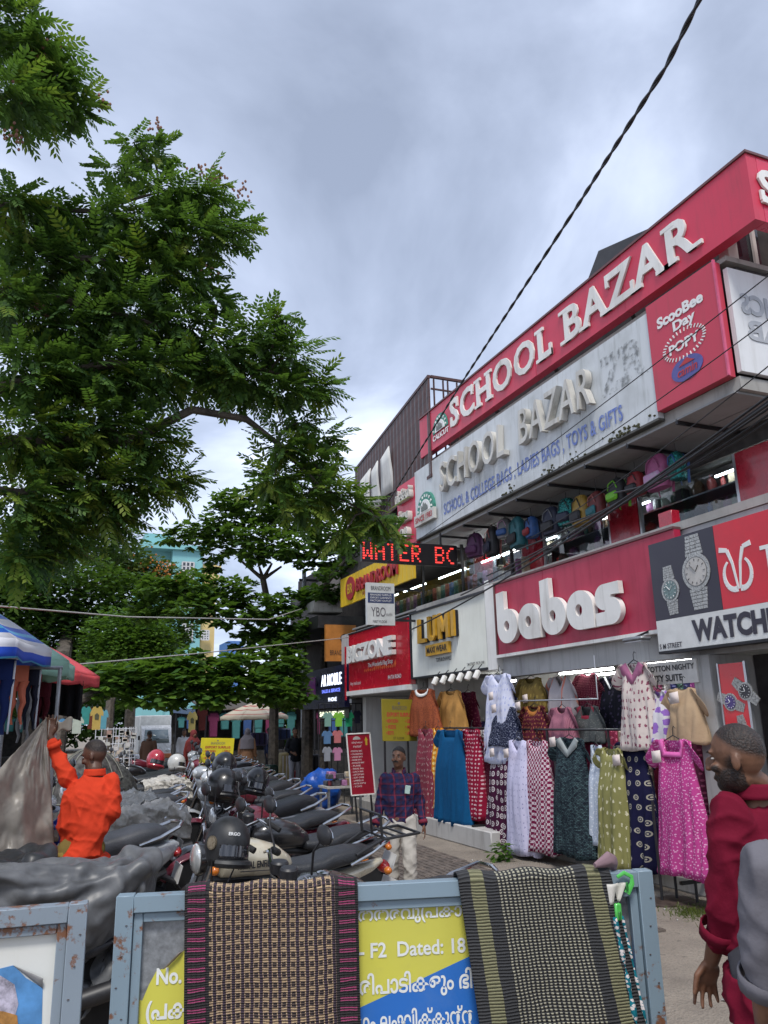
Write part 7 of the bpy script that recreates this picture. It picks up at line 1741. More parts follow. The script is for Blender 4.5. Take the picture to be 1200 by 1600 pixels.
# man in dark shirt standing far down the walkway
p = onZ(460, 1236, 0)
human('man in black shirt and light grey trousers standing by the far stalls', (p.x, p.y, 0), .15, .98, 'brown', fabric('f_blackshirt', (.02, .022, .028), 'plain'), fabric('f_greytrousers', (.36, .36, .40), 'plain'),
      J=dict(elR=(-.26, .0, 1.12), wrR=(-.16, -.2, 1.02)), voxel=.014, moustache=True, hem=.78, sleeve='roll', wr=.008)
# man in orange lifting the plastic sheet, back to the camera
OY = 6.75
hpx = onY(126, 1325, OY); 
o_loc = Vector((hpx.x, OY, 0)); orz = PI+.45
Mi = (Matrix.Translation(o_loc) @ Matrix.Rotation(orz, 4, 'Z')).inverted()
def L_(px, py, Y): return Mi @ onY(px, py, Y)
human('man in bright orange shirt lifting a plastic sheet, seen from behind', o_loc, orz, 1.0, 'dark', fabric('f_orangeshirt', (.62, .05, .018), 'plain'), fabric('f_khaki', (.27, .19, .11), 'plain'),
      J=dict(pel=(0, 0, .90), chest=L_(136, 1258, OY-.02), neck=L_(148, 1207, OY+.02), head=L_(148, 1181, OY+.05), shR=L_(106, 1216, OY+.06), elR=L_(87, 1178, OY+.12), wrR=L_(78, 1150, OY+.10), dR=Vector((.0, .05, 1)), shL=L_(174, 1222, OY-.02), elL=L_(176, 1268, OY-.10), wrL=L_(158, 1288, OY+.16)),
      voxel=.008, hem=.76, sleeve='roll', head=(.5, .25), balding=True, loose=1.24, wr=.028, palm={'R': Vector((.6, .6, 0)), 'L': Vector((0, 0, -1))}, shoes=True)
HANDP = onY(72, 1128, OY+.1)
# man in maroon shirt at the right edge
MD = 2.95
hp_ = atD(1152, 1186, MD); m_loc = Vector((hp_.x+.06, hp_.y, 0)); mrz = PI+.25; k_ = hp_.z/1.575
Mm = (Matrix.Translation(m_loc) @ Matrix.Rotation(mrz, 4, 'Z') @ Matrix.Scale(k_, 4)).inverted()
def Lm(px, py, D): return Mm @ atD(px, py, D)
human('man in maroon shirt with dark beard at the right edge, arm hanging down', m_loc, mrz, k_, 'brown', fabric('f_maroonshirt', (.16, .006, .024), 'plain'), fabric('f_darktrousers', (.05, .05, .06), 'plain'),
      J=dict(head=Lm(1152, 1186, MD), neck=Lm(1180, 1236, MD), chest=Lm(1196, 1330, MD), shR=Lm(1142, 1268, MD-.06), elR=Lm(1134, 1408, MD-.10), wrR=Lm(1112, 1500, MD-.04), dR=(Lm(1099, 1560, MD-.02)-Lm(1112, 1500, MD-.04)), shL=Lm(1268, 1262, MD+.14), elL=Lm(1300, 1390, MD+.2), wrL=Lm(1310, 1490, MD+.16)),
      voxel=.0055, hem=.74, sleeve='roll', beard=True, head=(.22, .05), loose=1.12, wr=.034, balding=True, palm={'R': Vector((.5, .85, 0))})
# person in grey with a blue backpack, partly out of the frame
GD = 2.05
sp_ = atD(1206, 1340, GD); g_loc = Vector((sp_.x+.17, sp_.y-.05, 0)); grz = PI+.35; gs = sp_.z/1.385
Mg = (Matrix.Translation(g_loc) @ Matrix.Rotation(grz, 4, 'Z') @ Matrix.Scale(gs, 4)).inverted()
def Lg(px, py, D): return Mg @ atD(px, py, D)
gp = human('person in grey short sleeved shirt with blue backpack, cut by the right edge', g_loc, grz, gs, 'brown', fabric('f_greyshirt', (.15, .145, .165), 'plain'), fabric('f_jeans', (.05, .07, .13), 'plain'),
      J=dict(shR=Lg(1204, 1356, GD), elR=Lg(1200, 1522, GD-.02), wrR=Lg(1200, 1640, GD)), voxel=.011, hair='long', sleeve='elbow', hem=.75, loose=1.05, wr=.034)
bk = thing('backpack', 'blue backpack worn by the person in grey at the right edge', 'backpack', g_loc, grz)
mb = MB(); mb.T = Matrix.Scale(gs, 4); rs = []
for i in range(11):
    t = i/10; rr = max(.15, 1-(abs(t-.45)/.62)**4)**.5; rs.append([Vector((.07+.155*rr*math.copysign(abs(math.cos(2*PI*q/16))**.7, math.cos(2*PI*q/16)), .22+.09*rr*math.copysign(abs(math.sin(2*PI*q/16))**.7, math.sin(2*PI*q/16)), .95+.46*t)) for q in range(16)])
mb.rings(rs); mb.build('body', mat('pack_royal', (.012, .045, .20), .6, var=.2), bk)
for sg in (-1, 1):
    mb = MB(); mb.T = Matrix.Scale(gs, 4); mb.tube([(sg*.11, .14, 1.40), (sg*.125, .06, 1.47), (sg*.125, -.06, 1.455), (sg*.12, -.14, 1.33), (sg*.13, -.10, 1.1), (sg*.13, .12, 1.02)], .028, 8, flat=.3); mb.build('strap', mat('pack_navy2', (.03, .05, .12), .6), bk)
# far people, small in the photograph
far = [('woman in rust red dress and head scarf behind the yellow board', 301, 1184, 23.5, .3, 'mid', dict(shirt=fabric('f_rustdress', (.28, .05, .04), 'plain'), skirt=fabric('f_rustdress', (.28, .05, .04), 'plain'), scarf=fabric('f_rustscarf', (.24, .05, .05), 'plain'), hair=None, shoes=False)),
 ('person in brown shirt sitting among the motorcycles before the truck', 233, 1160, 25.0, 2.6, 'dark', dict(shirt=fabric('f_brownshirt', (.11, .06, .04), 'plain'), pants=fabric('f_darktr', (.03, .03, .04), 'plain'))),
 ('man in white shirt standing right of the truck', 287, 1162, 30.0, .2, 'brown', dict(shirt=fabric('f_whiteshirt', (.6, .6, .62), 'plain'), pants=fabric('f_darktr', (.03, .03, .04), 'plain'))),
 ('woman in tan dress under the striped umbrella', 386, 1180, 24.5, 2.8, 'mid', dict(shirt=fabric('f_tan', (.30, .16, .09), 'plain'), skirt=fabric('f_tan', (.30, .16, .09), 'plain'), scarf=fabric('f_scarfgrey', (.22, .2, .22), 'plain'), hair=None, shoes=False)),
 ('man in dark clothes under the striped umbrella', 420, 1150, 27.0, .8, 'dark', dict(shirt=fabric('f_navyshirt', (.03, .04, .09), 'plain'), pants=fabric('f_darktr', (.03, .03, .04), 'plain')))]
for lb, px, py, Y, rz_, sk, kw in far:
    p = onY(px, py, Y); human(lb, (p.x, Y, 0), rz_, .97, sk, voxel=.022, fingers=False, wr=.0, **kw)
# the plastic sheet in the raised hand
def sheet_pts():
    top = HANDP+Vector((0, 0, .03)); bl_ = onY(-25, 1250, OY-.5); br_ = onY(86, 1345, OY+.05); tl_ = onY(52, 1150, OY-.05)
    return top, bl_, br_, tl_
tp, bl_, br_, tl_ = sheet_pts()
def shf(u, v):
    # u across (0 = right hanging edge, 1 = far left), v down
    a = tp.lerp(br_, v); b = tp.lerp(onY(-60, 1270, OY-.55), v**.9) if v > 0 else tp
    p = a.lerp(b, u) ; p = p+Vector((0, -.10*math.sin(u*PI)*v, -.10*math.sin(u*PI)*v))
    n_ = .055*math.sin(u*13+v*3)*v*(1-v*.3)+.05*noise.noise(Vector((u*4, v*5, 2)))*min(1, v*2)+.03*abs(noise.noise(Vector((u*9+v*4, v*7, 5))))
    return p+Vector((0, -n_, n_*.4))
mb = MB(); mb.grid(shf, 60, 60); mb.grid(lambda u, v: tp+Vector((.02+.17*u, -.02+.03*math.sin(u*5), -.02+.01*u-.13*v*(1-u*.5)+.02*math.sin(u*9+v*3))), 12, 8)
o = mb.build('plastic_sheet', plastic('grey_sheet', (.46, .42, .37), .34, bump=.35), solid=.002, sharp=0); tag(o, 'large grey beige plastic sheet held up by the man in orange', 'plastic sheet')
n, l = o.data.materials[0].node_tree.nodes, o.data.materials[0].node_tree.links; tl = n.new('ShaderNodeBsdfTranslucent'); tl.inputs[0].default_value = (.6, .54, .46, 1); ms = n.new('ShaderNodeMixShader'); ms.inputs[0].default_value = .45; l.new(n['Principled BSDF'].outputs[0], ms.inputs[1]); l.new(tl.outputs[0], ms.inputs[2]); l.new(ms.outputs[0], n['Material Output'].inputs[0])
# ================================================================== market stalls on the left and far side
def umbrella(label, c, r0, zrim, rise, mats, nseg=8, valance=.14, rz=.2, striped=None, val_m=None):
    s = thing('market_umbrella', label, 'umbrella', (c[0], c[1], 0), rz, None)
    for k in range(nseg):          # each gore is a piece
        mb = MB(); a0, a1 = 2*PI*k/nseg, 2*PI*(k+1)/nseg; nr = 12
        def fn(u, v):
            a = a0+(a1-a0)*v; sag = 1-.045*math.sin(PI*v)*u; rr = r0*u*sag
            chord = math.cos(PI/nseg)/math.cos((v-.5)*2*PI/nseg)
            return (rr*chord*math.cos(a), rr*chord*math.sin(a), zrim+rise*(1-u**1.35)-.05*math.sin(PI*v)*u*(1-u)*1.5)
        mb.grid(fn, nr, 6, lambda u, v: (v, u)); m = mats[k % len(mats)]; mb.build('canopy_gore', m, s, solid=.004, sharp=0)
        if valance:
            mb = MB(); mb.grid(lambda u, v: (lambda q: (q[0]*1.003, q[1]*1.003, q[2]-valance*u+.012*math.sin(v*PI*4)*u))(fn(1, v)), 3, 8, lambda u, v: (v, 1+u*.12)); mb.build('valance', val_m or m, s, solid=.003, sharp=0)
        mb = MB(); a = a0; mb.tube([(.05*math.cos(a), .05*math.sin(a), zrim+rise-.06), (r0*.55*math.cos(a), r0*.55*math.sin(a), zrim+rise*(1-.55**1.35)-.02), (r0*.99*math.cos(a), r0*.99*math.sin(a), zrim-.01)], .007, 5); mb.build('rib', STEEL, s)
    mb = MB(); mb.tube([(0, 0, 0), (0, 0, zrim+rise+.06)], .022, 10); mb.build('pole', STEEL, s)
    mb = MB(); mb.lathe((0, 0, 0), [(.25, 0), (.25, .06), (.06, .1)], 16); mb.build('base', CONC, s)
    return s
UB = fabric('u_bluestripe', (.60, .62, .66), 'hstripes', (.015, .10, .52), 5.2, .48, rough=.6)
m, n_, l_, b = _mat('u_bluestripe2'); 
t = n_.new('ShaderNodeTexCoord'); sp = n_.new('ShaderNodeSeparateXYZ'); l_.new(t.outputs['UV'], sp.inputs[0]); fx = mnode(n_, l_, 'FRACT', mnode(n_, l_, 'MULTIPLY', sp.outputs[1], 4.2))
r = n_.new('ShaderNodeValToRGB'); r.color_ramp.interpolation = 'CONSTANT'; l_.new(fx, r.inputs[0]); r.color_ramp.elements[0].color = (.62, .63, .68, 1); r.color_ramp.elements[1].position = .42; r.color_ramp.elements[1].color = (.01, .07, .50, 1)
q = r.color_ramp.elements.new(.66); q.color = (.08, .36, .60, 1); q = r.color_ramp.elements.new(.82); q.color = (.02, .12, .55, 1); l_.new(r.outputs[0], b.inputs['Base Color']); b.inputs['Roughness'].default_value = .55; b.inputs['Transmission Weight'].default_value = 0
UBm = m
e1 = onY(70, 1008, 7.0); umbrella('blue and white striped market umbrella at the left edge', (e1.x-1.12, 7.0), 1.18, e1.z-.02, .62, [UBm], rz=.12)
e2 = onY(119, 1036, 8.4); umbrella('pale green market umbrella between the blue and red ones', (e2.x-1.0, 8.6), 1.05, e2.z, .52, [fabric('u_green', (.30, .52, .42), 'plain', rough=.6)], rz=.3)
e3 = onY(149, 1058, 9.8); umbrella('coral red market umbrella, rightmost of the three on the left', (e3.x-.92, 10.0), .98, e3.z+.02, .48, [fabric('u_red', (.66, .09, .10), 'plain', rough=.6)], rz=.05, valance=.12)
USm, n_, l_, b = _mat('u_cream'); t = n_.new('ShaderNodeTexCoord'); sp = n_.new('ShaderNodeSeparateXYZ'); l_.new(t.outputs['UV'], sp.inputs[0])
r = n_.new('ShaderNodeValToRGB'); r.color_ramp.interpolation = 'CONSTANT'; l_.new(sp.outputs[1], r.inputs[0]); r.color_ramp.elements[0].color = (.52, .45, .33, 1); r.color_ramp.elements[1].position = .28; r.color_ramp.elements[1].color = (.36, .06, .04, 1)
for pos, c in ((.36, (.52, .45, .33)), (.58, (.36, .06, .04)), (.64, (.55, .48, .36)), (.86, (.40, .08, .05)), (.91, (.55, .48, .36))): q = r.color_ramp.elements.new(pos); q.color = (*c, 1)
l_.new(r.outputs[0], b.inputs['Base Color'])
e4 = onY(397, 1106, 26.0); umbrella('cream and red ringed market umbrella far down the street', (e4.x, 26.0), 1.15, onY(397, 1122, 26).z+.05, .42, [USm], rz=.2, valance=.1)
# clothes rail with track trousers below the blue and green umbrellas
def trousers(label, px0, px1, py0, py1, Y, m, stripe=None, seed=0):
    a = onY(px0, py0, Y); b = onY(px1, py1, Y); w_ = b.x-a.x; h = a.z-b.z
    s = thing('hanging_trousers', label, 'trousers', (a.x+w_/2, Y, b.z), 0, 'trousers hung on the stall rail')
    mb = MB(); mb.rings([[Vector((w_*.5*math.cos(2*PI*q/14), .05*math.sin(2*PI*q/14), z)) for q in range(14)] for z in (h, h*.9, h*.72)]); mb.build('waist', m, s)
    for sg in (-1, 1):
        mb = MB(); mb.rings([[Vector((sg*w_*.25+w_*.25*(1-.12*k)*math.cos(2*PI*q/12)+.01*math.sin(k*2+seed), .045*math.sin(2*PI*q/12)*(1+.2*math.sin(k*3+seed)), h*.73*(1-k/6))) for q in range(12)] for k in range(7)]); lg = mb.build('leg', m, s)
        if stripe: mb = MB(); mb.grid(lambda u, v: (sg*w_*.5*(1-.1*v)*.98+.014*(u-.5), -.022-.01*u*0, h*(.98-.97*v)), 2, 8); mb.build('side_stripe', stripe, lg, solid=.004)
    return s
CW = mat('stripe_white', (.6, .62, .66), .7)
trousers('navy track trousers with white side stripe at the left edge', -22, 14, 1030, 1148, 6.6, fabric('t_navy', (.010, .02, .085), 'plain'), CW, 1)
trousers('salmon pink trousers hanging between two striped pairs', 17, 38, 1040, 1132, 7.2, fabric('t_salmon', (.58, .17, .10), 'plain'), None, 2)
trousers('black track trousers with white stripe, right of the salmon pair', 39, 56, 1045, 1140, 7.3, fabric('t_black', (.015, .017, .03), 'plain'), CW, 3)
trousers('grey trousers half hidden behind the salmon pair', 28, 46, 1075, 1160, 7.5, fabric('t_grey', (.22, .23, .24), 'plain'), None, 4)
trousers('maroon trousers beside the black cloth', 57, 74, 1066, 1150, 9.2, fabric('t_maroon', (.06, .006, .012), 'plain'), None, 5)
s = thing('clothes_rail', 'steel clothes rail under the blue umbrella', 'rail', (-.6, 7.2, 0))
mb = MB(); mb.tube([(-1.9, 7.25, 2.28), (.10, 7.25, 2.28)], .015, 8); mb.build('rail', STEEL, s, world=True)
for x in (-1.85, .08): mb = MB(); mb.tube([(x, 7.25, 0), (x, 7.25, 2.28)], .016, 8); mb.build('leg', STEEL, s, world=True)
# black cloths hanging below the red umbrella
for i, (x0, x1, y0, y1, Y, lb) in enumerate(((79, 126, 1064, 1124, 9.6, 'black cloth hanging under the red umbrella'), (57, 80, 1062, 1128, 9.9, 'dark maroon cloth hanging beside the black one'))):
    a = onY(x0, y0, Y); b2 = onY(x1, y1, Y); mb = MB()
    mb.grid(lambda u, v: (a.x+(b2.x-a.x)*u, Y+.035*math.sin(u*19+i)*(.4+v), a.z+(b2.z-a.z)*v+.05*v*math.sin(u*2.5+1)), 24, 10); o = mb.build('hanging_cloth', fabric('c_black', (.010, .010, .012), 'plain') if i == 0 else fabric('c_dmaroon', (.045, .006, .012), 'plain'), solid=.006); tag(o, lb, 'cloth')
# children's clothes on hangers
def tee(label, px, py, wpx, hpx, Y, m, pr=None, group='small clothes hung in the market'):
    a = onY(px-wpx/2, py-hpx/2, Y); b = onY(px+wpx/2, py+hpx/2, Y); w_ = b.x-a.x; h = a.z-b.z; cx = (a.x+b.x)/2
    s = thing('hanging_shirt', label, 'shirt', (cx, Y, b.z), 0, group); W = w_/2
    pts = [(-.62*W, 0), (.62*W, 0), (.64*W, .62*h), (.98*W, .58*h), (1.0*W, .74*h), (.6*W, .98*h), (.28*W, h), (.14*W, .93*h), (-.14*W, .93*h), (-.28*W, h), (-.6*W, .98*h), (-1.0*W, .74*h), (-.98*W, .58*h), (-.64*W, .62*h)]
    mb = MB(); mb.prism(pts, (0, .02, 0), (1, 0, 0), (0, 0, 1), (0, -.05, 0)); mb.build('body', m, s)
    if pr: mb = MB(); mb.prism([(-.3*W, .45*h), (.3*W, .42*h), (.34*W, .62*h), (0, .72*h), (-.34*W, .64*h)], (0, -.033, 0), (1, 0, 0), (0, 0, 1), (0, -.004, 0)); mb.build('print', pr, s)
    mb = MB(); mb.tube([(-.5*W, 0, h*.95), (0, 0, h*1.04), (.5*W, 0, h*.95)], .006, 5); mb.tube([(0, 0, h*1.04), (0, 0, h*1.14)], .004, 5); mb.build('hanger', HANG, s)
    return s
TC = lambda n, c, **k: fabric('tee_'+n, c, **k)
tee('pale printed child top, left of the yellow one', 120, 1133, 20, 26, 14.0, TC('pale', (.45, .50, .42), kind='flowers', c2=(.1, .25, .25), s=9, th=.3))
tee('teal child top above the pale printed one', 134, 1118, 16, 28, 14.3, TC('teal', (.05, .26, .24), kind='plain'))
tee('rust brown child top behind the yellow one', 143, 1122, 14, 34, 14.6, TC('rust', (.16, .05, .03), kind='plain'))
tee('yellow child top with dark print, left of the truck', 151, 1122, 18, 36, 14.2, TC('yellow', (.50, .36, .10), kind='plain'), mat('print_dk', (.10, .10, .05), .6))
tee('sky blue child top right of the yellow one', 162, 1124, 12, 30, 14.5, TC('sky', (.13, .36, .45), kind='plain'))
tee('small blue garment below the black cloth', 102, 1130, 22, 14, 12.5, TC('blue', (.10, .28, .48), kind='plain'))
tee('pale yellow child shirt right of the truck', 300, 1128, 15, 32, 24.0, TC('lemon', (.50, .42, .16), kind='plain'), mat('print_dk', (.10, .10, .05), .6))
tee('dark maroon shirt beside the pale yellow one', 316, 1122, 15, 38, 24.2, TC('dmar', (.08, .02, .02), kind='plain'))
# table with heaps of clothes at the left
s = thing('stall_table', 'low stall table behind the plastic sheet', 'table', (-.9, 9.0, 0))
mb = MB(); mb.box((-.9, 9.2, .80), (2.2, 1.5, .05), bev=.01); mb.build('top', mat('table_wood', (.16, .1, .06), .7, bump=.2), s, world=True)
for sx in (-1.9, .1):
    for sy in (8.55, 9.85): mb = MB(); mb.bar((sx, sy, 0), (sx, sy, .775), .05, .05); mb.build('leg', mat('table_wood', (.16, .1, .06), .7), s, world=True)
random.seed(14); cols_ = [(.45, .48, .55), (.05, .05, .08), (.10, .35, .45), (.5, .45, .4), (.12, .12, .25), (.4, .12, .12), (.55, .55, .58), (.06, .16, .3)]
for i in range(34):
    x, y = random.uniform(-1.9, .10), random.uniform(8.55, 9.8); z = .826+random.choice([0, .05, .1, .15, .2]); c = random.choice(cols_)
    mb = MB(); mb.box((x, y, z+.022), (random.uniform(.24, .36), random.uniform(.2, .3), .046), rot=random.uniform(-.6, .6), bev=.018)
    mb.v = [(p[0], p[1], p[2]+.012*noise.noise(Vector(p)*9)) for p in mb.v]
    o = mb.build('folded_garment', fabric('fold_%d' % (cols_.index(c)), c, random.Random(i).choice(['plain', 'flowers', 'stripes']), tuple(min(1, q*1.6+.1) for q in c), 22, .3)); tag(o, 'folded garment heaped on the stall table', 'garment', 'folded garments on the stall table')
# roped dome bundle and wire racks
p = onY(142, 1185, 12.5)
s = thing('roped_bundle', 'dark domed bundle tied with ropes behind the man in orange', 'bundle', (p.x, 12.5, 0)); s.scale = (.85, .85, .88)
mb = MB(); mb.ell((0, 0, .85), (.62, .55, .85), 26, 16); mb.v = [(q[0]*(1+.05*noise.noise(Vector(q)*3)), q[1], max(0, q[2])*(1+.03*noise.noise(Vector(q)*4))) for q in mb.v]; mb.build('wrap', mat('bundle_grey', (.15, .14, .13), .8, var=.45, scale=7, bump=.8, bscale=16), s)
mb = MB()
for k in range(7):
    a = PI*k/7; mb.tube([(.635*math.cos(t)*math.cos(a), .565*math.cos(t)*math.sin(a), .85+.865*math.sin(t)) for t in np.linspace(-1.2, PI+1.2, 26)], .009, 5)
for zz in (.5, .9, 1.25): mb.tube([(.64*math.sqrt(max(0, 1-((zz-.85)/.87)**2))*math.cos(t), .57*math.sqrt(max(0, 1-((zz-.85)/.87)**2))*math.sin(t), zz) for t in np.linspace(0, 2*PI, 26)], .009, 5)
mb.build('ropes', mat('rope_grey', (.24, .24, .2), .8), s)
mb = MB(); mb.ell((.42, .1, .7), (.42, .5, .74), 20, 12); mb.v = [(q[0], q[1], max(.0, q[2])) for q in mb.v]; mb.build('net_wrap', mat('net_black', (.07, .072, .065), .8, var=.5, scale=14, bump=.6, bscale=30), s)
for i, (px, Y, lb) in enumerate(((176, 17.5, 'white wire display rack of cards, left of the truck'), (196, 17.8, 'white wire display rack with pale grid, beside the card rack'))):
    p = onY(px, 1165, Y); s = thing('wire_rack', lb, 'rack', (p.x, Y, 0)); w_ = .34 if i == 0 else .2
    mb = MB()
    for k in range(7): mb.tube([(-w_+2*w_*k/6, 0, .1), (-w_+2*w_*k/6, 0, 1.78)], .009, 5)
    for k in range(12): mb.tube([(-w_, 0, .15+.145*k), (w_, 0, .15+.145*k)], .009, 5)
    mb.build('grid', CW, s)
    random.seed(i+2)
    for k in range(22):
        mb = MB(); x, z = random.uniform(-w_*.85, w_*.85), random.uniform(.9, 1.7); mb.box((x, -.02, z), (.09, .012, .07), rot=Matrix.Rotation(random.uniform(-.1, .1), 3, 'Y')); mb.build('card', mat('card_%d' % (k % 4), [(.6, .5, .4), (.55, .55, .5), (.4, .25, .2), (.6, .58, .55)][k % 4], .6), s)
# small truck facing the camera
TY = 40.0; a = onY(218, 1170, TY); b = onY(271, 1117, TY); s = thing('delivery_truck', 'small white box truck facing the camera at the end of the parked rows', 'truck', ((a.x+b.x)/2, TY, 0)); w_ = (b.x-a.x); H_ = b.z
TW = paint('truckwhite', (.62, .63, .64)); 
mb = MB(); mb.box((0, 1.9, H_*.5+.25), (w_, 2.6, H_-.5), bev=.04); mb.build('cargo_box', mat('truck_box', (.52, .54, .54), .5, var=.12), s)
mb = MB(); mb.prism([(0, .35), (0, .95), (.25, 1.55+.12), (.6, 1.80), (.62, .35)], (-w_*.46, 0, 0), (0, 1, 0), (0, 0, 1), (w_*.92, 0, 0)); mb.v = [(p_[0], p_[1]-.15, p_[2]) for p_ in mb.v]; mb.build('cab', TW, s)
mb = MB(); mb.add([(-w_*.39, -.16, 1.0), (w_*.39, -.16, 1.0), (w_*.36, .075, 1.60), (-w_*.36, .075, 1.60)], [(0, 1, 2, 3)], smooth=False); mb.build('windscreen', mat('truck_glass', (.10, .14, .15), .08, coat=1), s, solid=.02)
mb = MB(); mb.box((0, -.2, .42), (w_*.94, .12, .2), bev=.03); mb.build('bumper', mat('bumper_orange', (.4, .13, .04), .5), s)
for sg in (-1, 1):
    mb = MB(); mb.ell((sg*w_*.36, -.17, .68), (.11, .05, .08), 12, 8); mb.build('headlight', HL, s)
    mb = MB(); mb.lathe((sg*w_*.4, .45, .28), [(.12, -.08), (.28, -.08), (.28, .08), (.12, .08)], 18, 'X'); mb.build('wheel', RUB, s)
    mb = MB(); mb.box((sg*w_*.54, -.05, 1.25), (.1, .05, .2), bev=.02); mb.build('mirror', BPL, s)
mb = MB(); mb.tube([(-.3, -.19, 1.02), (.1, -.12, 1.2)], .012, 5); mb.build('wiper', BPL, s)
# yellow notice board among the motorcycles
BY = 15.0
def yboard(label, pts4, Y, name='notice_board', X=None):
    q = [(onY(x, y, Y) if X is None else onX(x, y, X)) for x, y in pts4]      # bl, br, tr, tl
    s = thing(name, label, 'board', tuple(q[0])); 
    uxv = (q[1]-q[0]); f = Face(q[0], uxv, (q[3]-q[0])); W_, H_ = uxv.length, (q[3]-q[0]).length
    fbox(f, 0, 0, W_, H_, -.02, 0, mat('board_yellow' if Y > 14 else 'board_shaded', (.66, .56, .015) if Y > 14 else (.28, .23, .015), .5, var=.08), 'panel', s, .003)  # the shop board's shade is mixed into its darker yellow
    RD = mat('print_red', (.5, .03, .04), .5)
    text_on(s, f, (.3*W_, .74*H_, .72*W_, .84*H_), 'BRANDROOM', mat('print_grey', (.14, .13, .15), .5), .003)
    mb = MB(); mb.lathe(f.p(.5*W_, .90*H_, .003), [(.03*H_, 0), (.03*H_, .003)], 12, 'Y'); mb.build('emblem', mat('print_grey', (.14, .13, .15), .5), s, world=True)
    text_on(s, f, (.14*W_, .58*H_, .9*W_, .68*H_), 'EXPORT SURPLUS', RD, .003, offset=.03)
    for k, (t1, t2) in enumerate((('• NEW BORN', '• GIRLS'), ('• KIDS', '• MEN'), ('• BOYS', '• LADIES'))):
        z = (.43-.14*k)*H_; text_on(s, f, (.1*W_, z, (.46-.07*k)*W_, z+.09*H_), t1, RD, .003, offset=.03); text_on(s, f, (.66*W_, z, .9*W_, z+.09*H_), t2, RD, .003, offset=.03)
    text_on(s, f, (.3*W_, .04*H_, .62*W_, .1*H_), '1ST FLOOR', PAINTK, .003)
    return s, f
s, f = yboard('bright yellow notice board with red lettering standing among the motorcycles', [(311, 1192), (363, 1192), (366, 1156), (315, 1153)], BY)
mb = MB(); mb.bar(f.p(.1, 0, -.02), Vector((f.p(.1, 0, 0).x, BY+.05, 0)), .03, .03); mb.bar(f.p(.5, 0, -.02), Vector((f.p(.5, 0, 0).x, BY+.05, 0)), .03, .03); mb.build('leg', DARKM, s, world=True)
# yellow board inside the bag shop
s, f = yboard('yellow board, shade put in its colour, with red lettering at the bag shop entrance', [(598, 1158), (652, 1158), (650, 1090), (596, 1092)], 13.5)
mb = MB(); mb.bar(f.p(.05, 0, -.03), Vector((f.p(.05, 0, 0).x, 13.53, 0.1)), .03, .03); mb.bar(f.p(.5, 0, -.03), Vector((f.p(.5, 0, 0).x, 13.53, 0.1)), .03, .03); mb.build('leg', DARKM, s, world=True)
# red standing board with white list
RY = 14.6
q = [onY(x, y, RY) for x, y in ((549, 1243), (586, 1240), (583, 1143), (541, 1147))]
s = thing('menu_board', 'tall red board with white list beside the bag shop', 'board', (q[0].x, RY, 0)); f = Face(q[0], q[1]-q[0], (q[3]-q[0])); W_, H_ = (q[1]-q[0]).length, (q[3]-q[0]).length
fbox(f, 0, 0, W_, H_, -.03, 0, mat('board_crimson', (.30, .008, .025), .4, var=.1), 'panel', s, .003)
mb = MB()
for a_, b_ in (((0, 0), (W_, 0)), ((W_, 0), (W_, H_)), ((W_, H_), (0, H_)), ((0, H_), (0, 0))): mb.bar(f.p(*a_, .004), f.p(*b_, .004), .022, .022)
mb.build('frame', LETW, s, world=True)
mb = MB(); n = 12; mb.prism([(W_*.42+.07*H_*math.cos(PI*i/n), .90*H_+.055*H_*math.sin(PI*i/n)) for i in range(n+1)], f.o, f.ux, f.uy, f.n*.004); mb.build('emblem', mat('board_grey', (.4, .38, .36), .5), s, world=True)
text_on(s, f, (.2*W_, .83*H_, .66*W_, .87*H_), 'സ്കൂൾ ബസാർ', PAINTW, .004); text_on(s, f, (.25*W_, .77*H_, .6*W_, .81*H_), 'ബസാർ', PAINTW, .004)
for k, t in enumerate(('SCHOOL BAG', 'COLLEGE BAG', 'LADIES BAG', 'HAND BAG', 'SHOULDER BAG', 'PURSE', 'TRAVEL BAG', 'LUNCH BAG', 'LAPTOP BAG', 'SUIT CASE', 'UMBRELLA', 'WATER BOTTLE', 'TOYS')):
    text_on(s, f, (.1*W_, (.70-.048*k)*H_, (.38+.045*len(t)*.5)*W_, (.725-.048*k)*H_), '- '+t, PAINTW, .004)
mb = MB(); mb.prism([(.78*W_, .8*H_), (.86*W_, .8*H_), (.86*W_, .88*H_), (.9*W_, .88*H_), (.82*W_, .94*H_), (.74*W_, .88*H_), (.78*W_, .88*H_)], f.o, f.ux, f.uy, f.n*.004); mb.build('arrow', mat('arrow_gold', (.5, .35, .03), .5), s, world=True)
mb = MB()
for x in (.08, W_-.08): mb.bar(f.p(x, 0, -.02), f.p(x, -q[0].z+.0, -.02), .03, .03)
mb.build('leg', DARKM, s, world=True)
# T-shirts on the far shop front, small clothes on a pole
tees = [(512, 1124, 15, 22, (.20, .36, .30), 'sage green'), (529, 1124, 16, 22, (.22, .52, .06), 'lime green'), (545, 1124, 15, 22, (.03, .36, .16), 'emerald green'), (511, 1152, 16, 20, (.10, .20, .36), 'denim blue'), (527, 1151, 16, 19, (.52, .17, .18), 'coral pink'), (511, 1178, 14, 22, (.28, .30, .34), 'grey'), (527, 1178, 15, 20, (.50, .22, .36), 'pale pink'), (558, 1120, 12, 20, (.03, .03, .05), 'black')]
for i, (px, py, w_, h_, c, nm) in enumerate(tees): tee('%s child shirt displayed by the far shop entrance' % nm, px, py, w_, h_, 17.7, TC('far%d' % i, c, kind='plain'), group='child shirts by the far shop')
s = thing('shirt_stand', 'black grid stand behind the child shirts', 'stand', (onY(530, 1150, 17.8).x, 17.85, 0)); mb = MB(); x0_, x1_ = onY(498, 1150, 17.85).x, onY(566, 1150, 17.85).x
